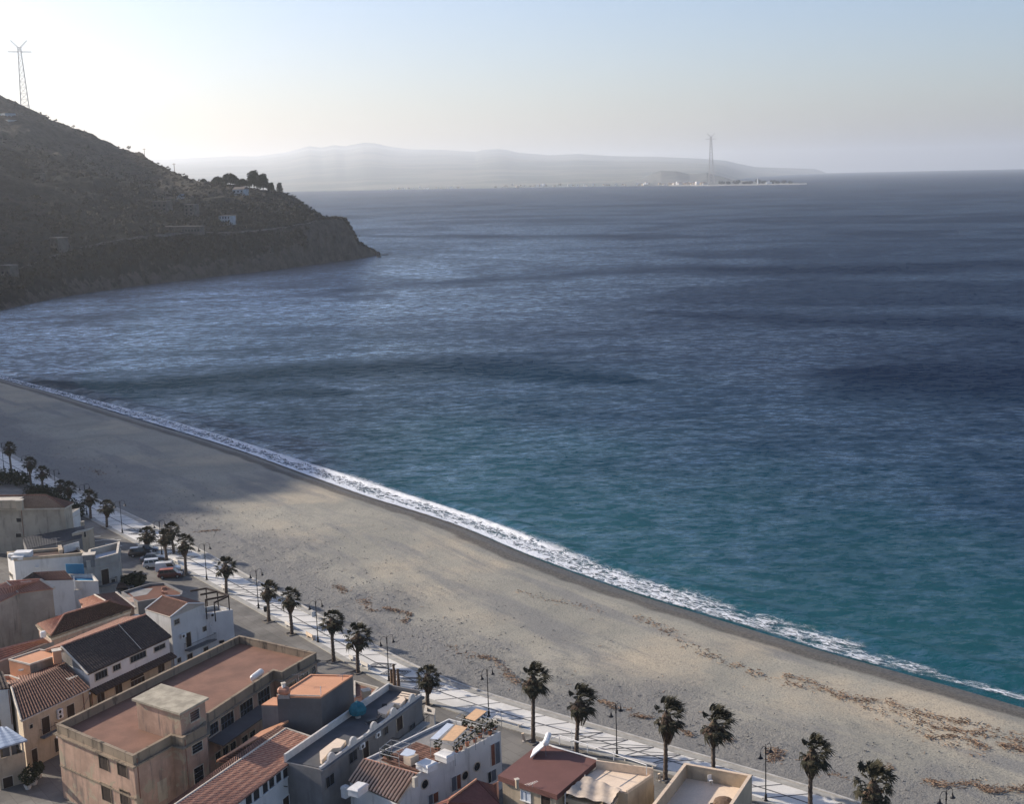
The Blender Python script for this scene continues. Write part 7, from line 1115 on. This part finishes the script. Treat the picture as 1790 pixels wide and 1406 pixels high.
for x, h_, w, lb, nm, ct in ((1324.5, 22, 7, 'small white lighthouse on the low spit across the strait', 'lighthouse', 'lighthouse'), (1344, 14, 26, 'low white hall on the spit right of the lighthouse', 'hall', 'building')):
    p = at_dist(x, 322, shr(x) - 3); t = thing(nm, lb, ct, (p.x, p.y, 1 - drop(6000))); m = MB()
    if nm == 'lighthouse': m.tube([(0, 0, -4), (0, 0, h_)], [4, 2.6], 10); m.build('tower', M_FH[2], t); m = MB(); m.lathe([(3.2, h_), (3.4, h_ + 1), (2, h_ + 1.2), (2, h_ + 4), (.3, h_ + 6)], n=8); m.build('lantern', M_GREYM, t)
    else: m.box((0, 0, h_ / 2 - 3), (w, 12, h_ * .6)); m.build('wall', M_FH[2], t); m = MB(); m.box((0, 0, h_ * .8 - 2.4), (w * .35, 10, h_ * .4)); m.build('raised_roof', M_FH[0], t)
M_FT = m_leaf('far tree leaves', (.02, .03, .02), (.04, .05, .03), (.05, .05, .04))
for i, (x, s_) in enumerate([(1262, 14), (1274, 12), (1285, 13), (1291, 17), (1302, 11), (1311, 13), (1325, 18), (1334, 12), (1352, 14), (1360, 11), (1371, 12), (1381, 9)]):
    r = shr(x) + 40; p = at_dist(x, 322, r); t = thing('spit_tree', 'hazy dark tree on the low spit, ' + ORD[i] + ' from the left', 'tree', (p.x, p.y, 1 - drop(r)), 0, 'trees on the far spit'); m = MB(); m.tube([(0, 0, -3), (0, 0, s_ * .6)], 1.2, 5); m.build('trunk', M_BARK, t); m = MB(); rq = random.Random(i); [leaf_blob(m, (rq.uniform(-.8, .8) * s_, rq.uniform(-.4, .4) * s_, s_ * rq.uniform(.5, .8)), s_ * .45, 40, 3, rq) for _ in range(5)]; m.build('crown', M_FT, t)

for i, (x, y, s_) in enumerate(((652, 441, 5.5), (657, 443, 4.0), (662.5, 446, 2.6))):
    p = G(x, y + 3, SEA); rq = random.Random(i + 5); t = thing('sea_rock', ('tall', 'middle', 'outermost low')[i] + ' jagged rock at the tip of the headland', 'rock', (p.x, p.y, SEA - .5), i); m = MB(); m.lathe([(s_ * rq.uniform(.9, 1.3), -2), (s_, 0), (s_ * .8, s_ * .45), (s_ * .45, s_ * .8), (s_ * .12, s_)], n=9)
    m.v = [(v[0] * (1 + .3 * mnoise.noise(Vector(v) * .4)), v[1] * (1 + .3 * mnoise.noise(Vector(v) * .4 + Vector((5, 0, 0)))), v[2] * (1 + .25 * mnoise.noise(Vector(v) * .5))) for v in m.v]; m.build('rock_mass', M_ROCK, t)
    m = MB(); m.lathe([(s_ * .5, -1), (s_ * .4, s_ * .3), (s_ * .1, s_ * .5)], c=(s_ * .9, 0, 0), n=7); m.build('rock_shoulder', M_ROCK, t)
# ------------------------------------------------------------------ haze
def build_haze(density=6e-5):
    n = N('haze air'); n.t.nodes.remove(n.b); pv = n.n('ShaderNodeVolumePrincipled'); pv.inputs['Color'].default_value = (.87, .915, .955, 1)
    pv.inputs['Density'].default_value = density; pv.inputs['Anisotropy'].default_value = .55; n.t.links.new(pv.outputs[0], n.out.inputs['Volume'])
    mb = MB(); mb.box((0, 0, 220), (80000, 80000, 700)); o = mb.build('haze', n.m); tag(o, kind='stuff'); return o
build_haze()
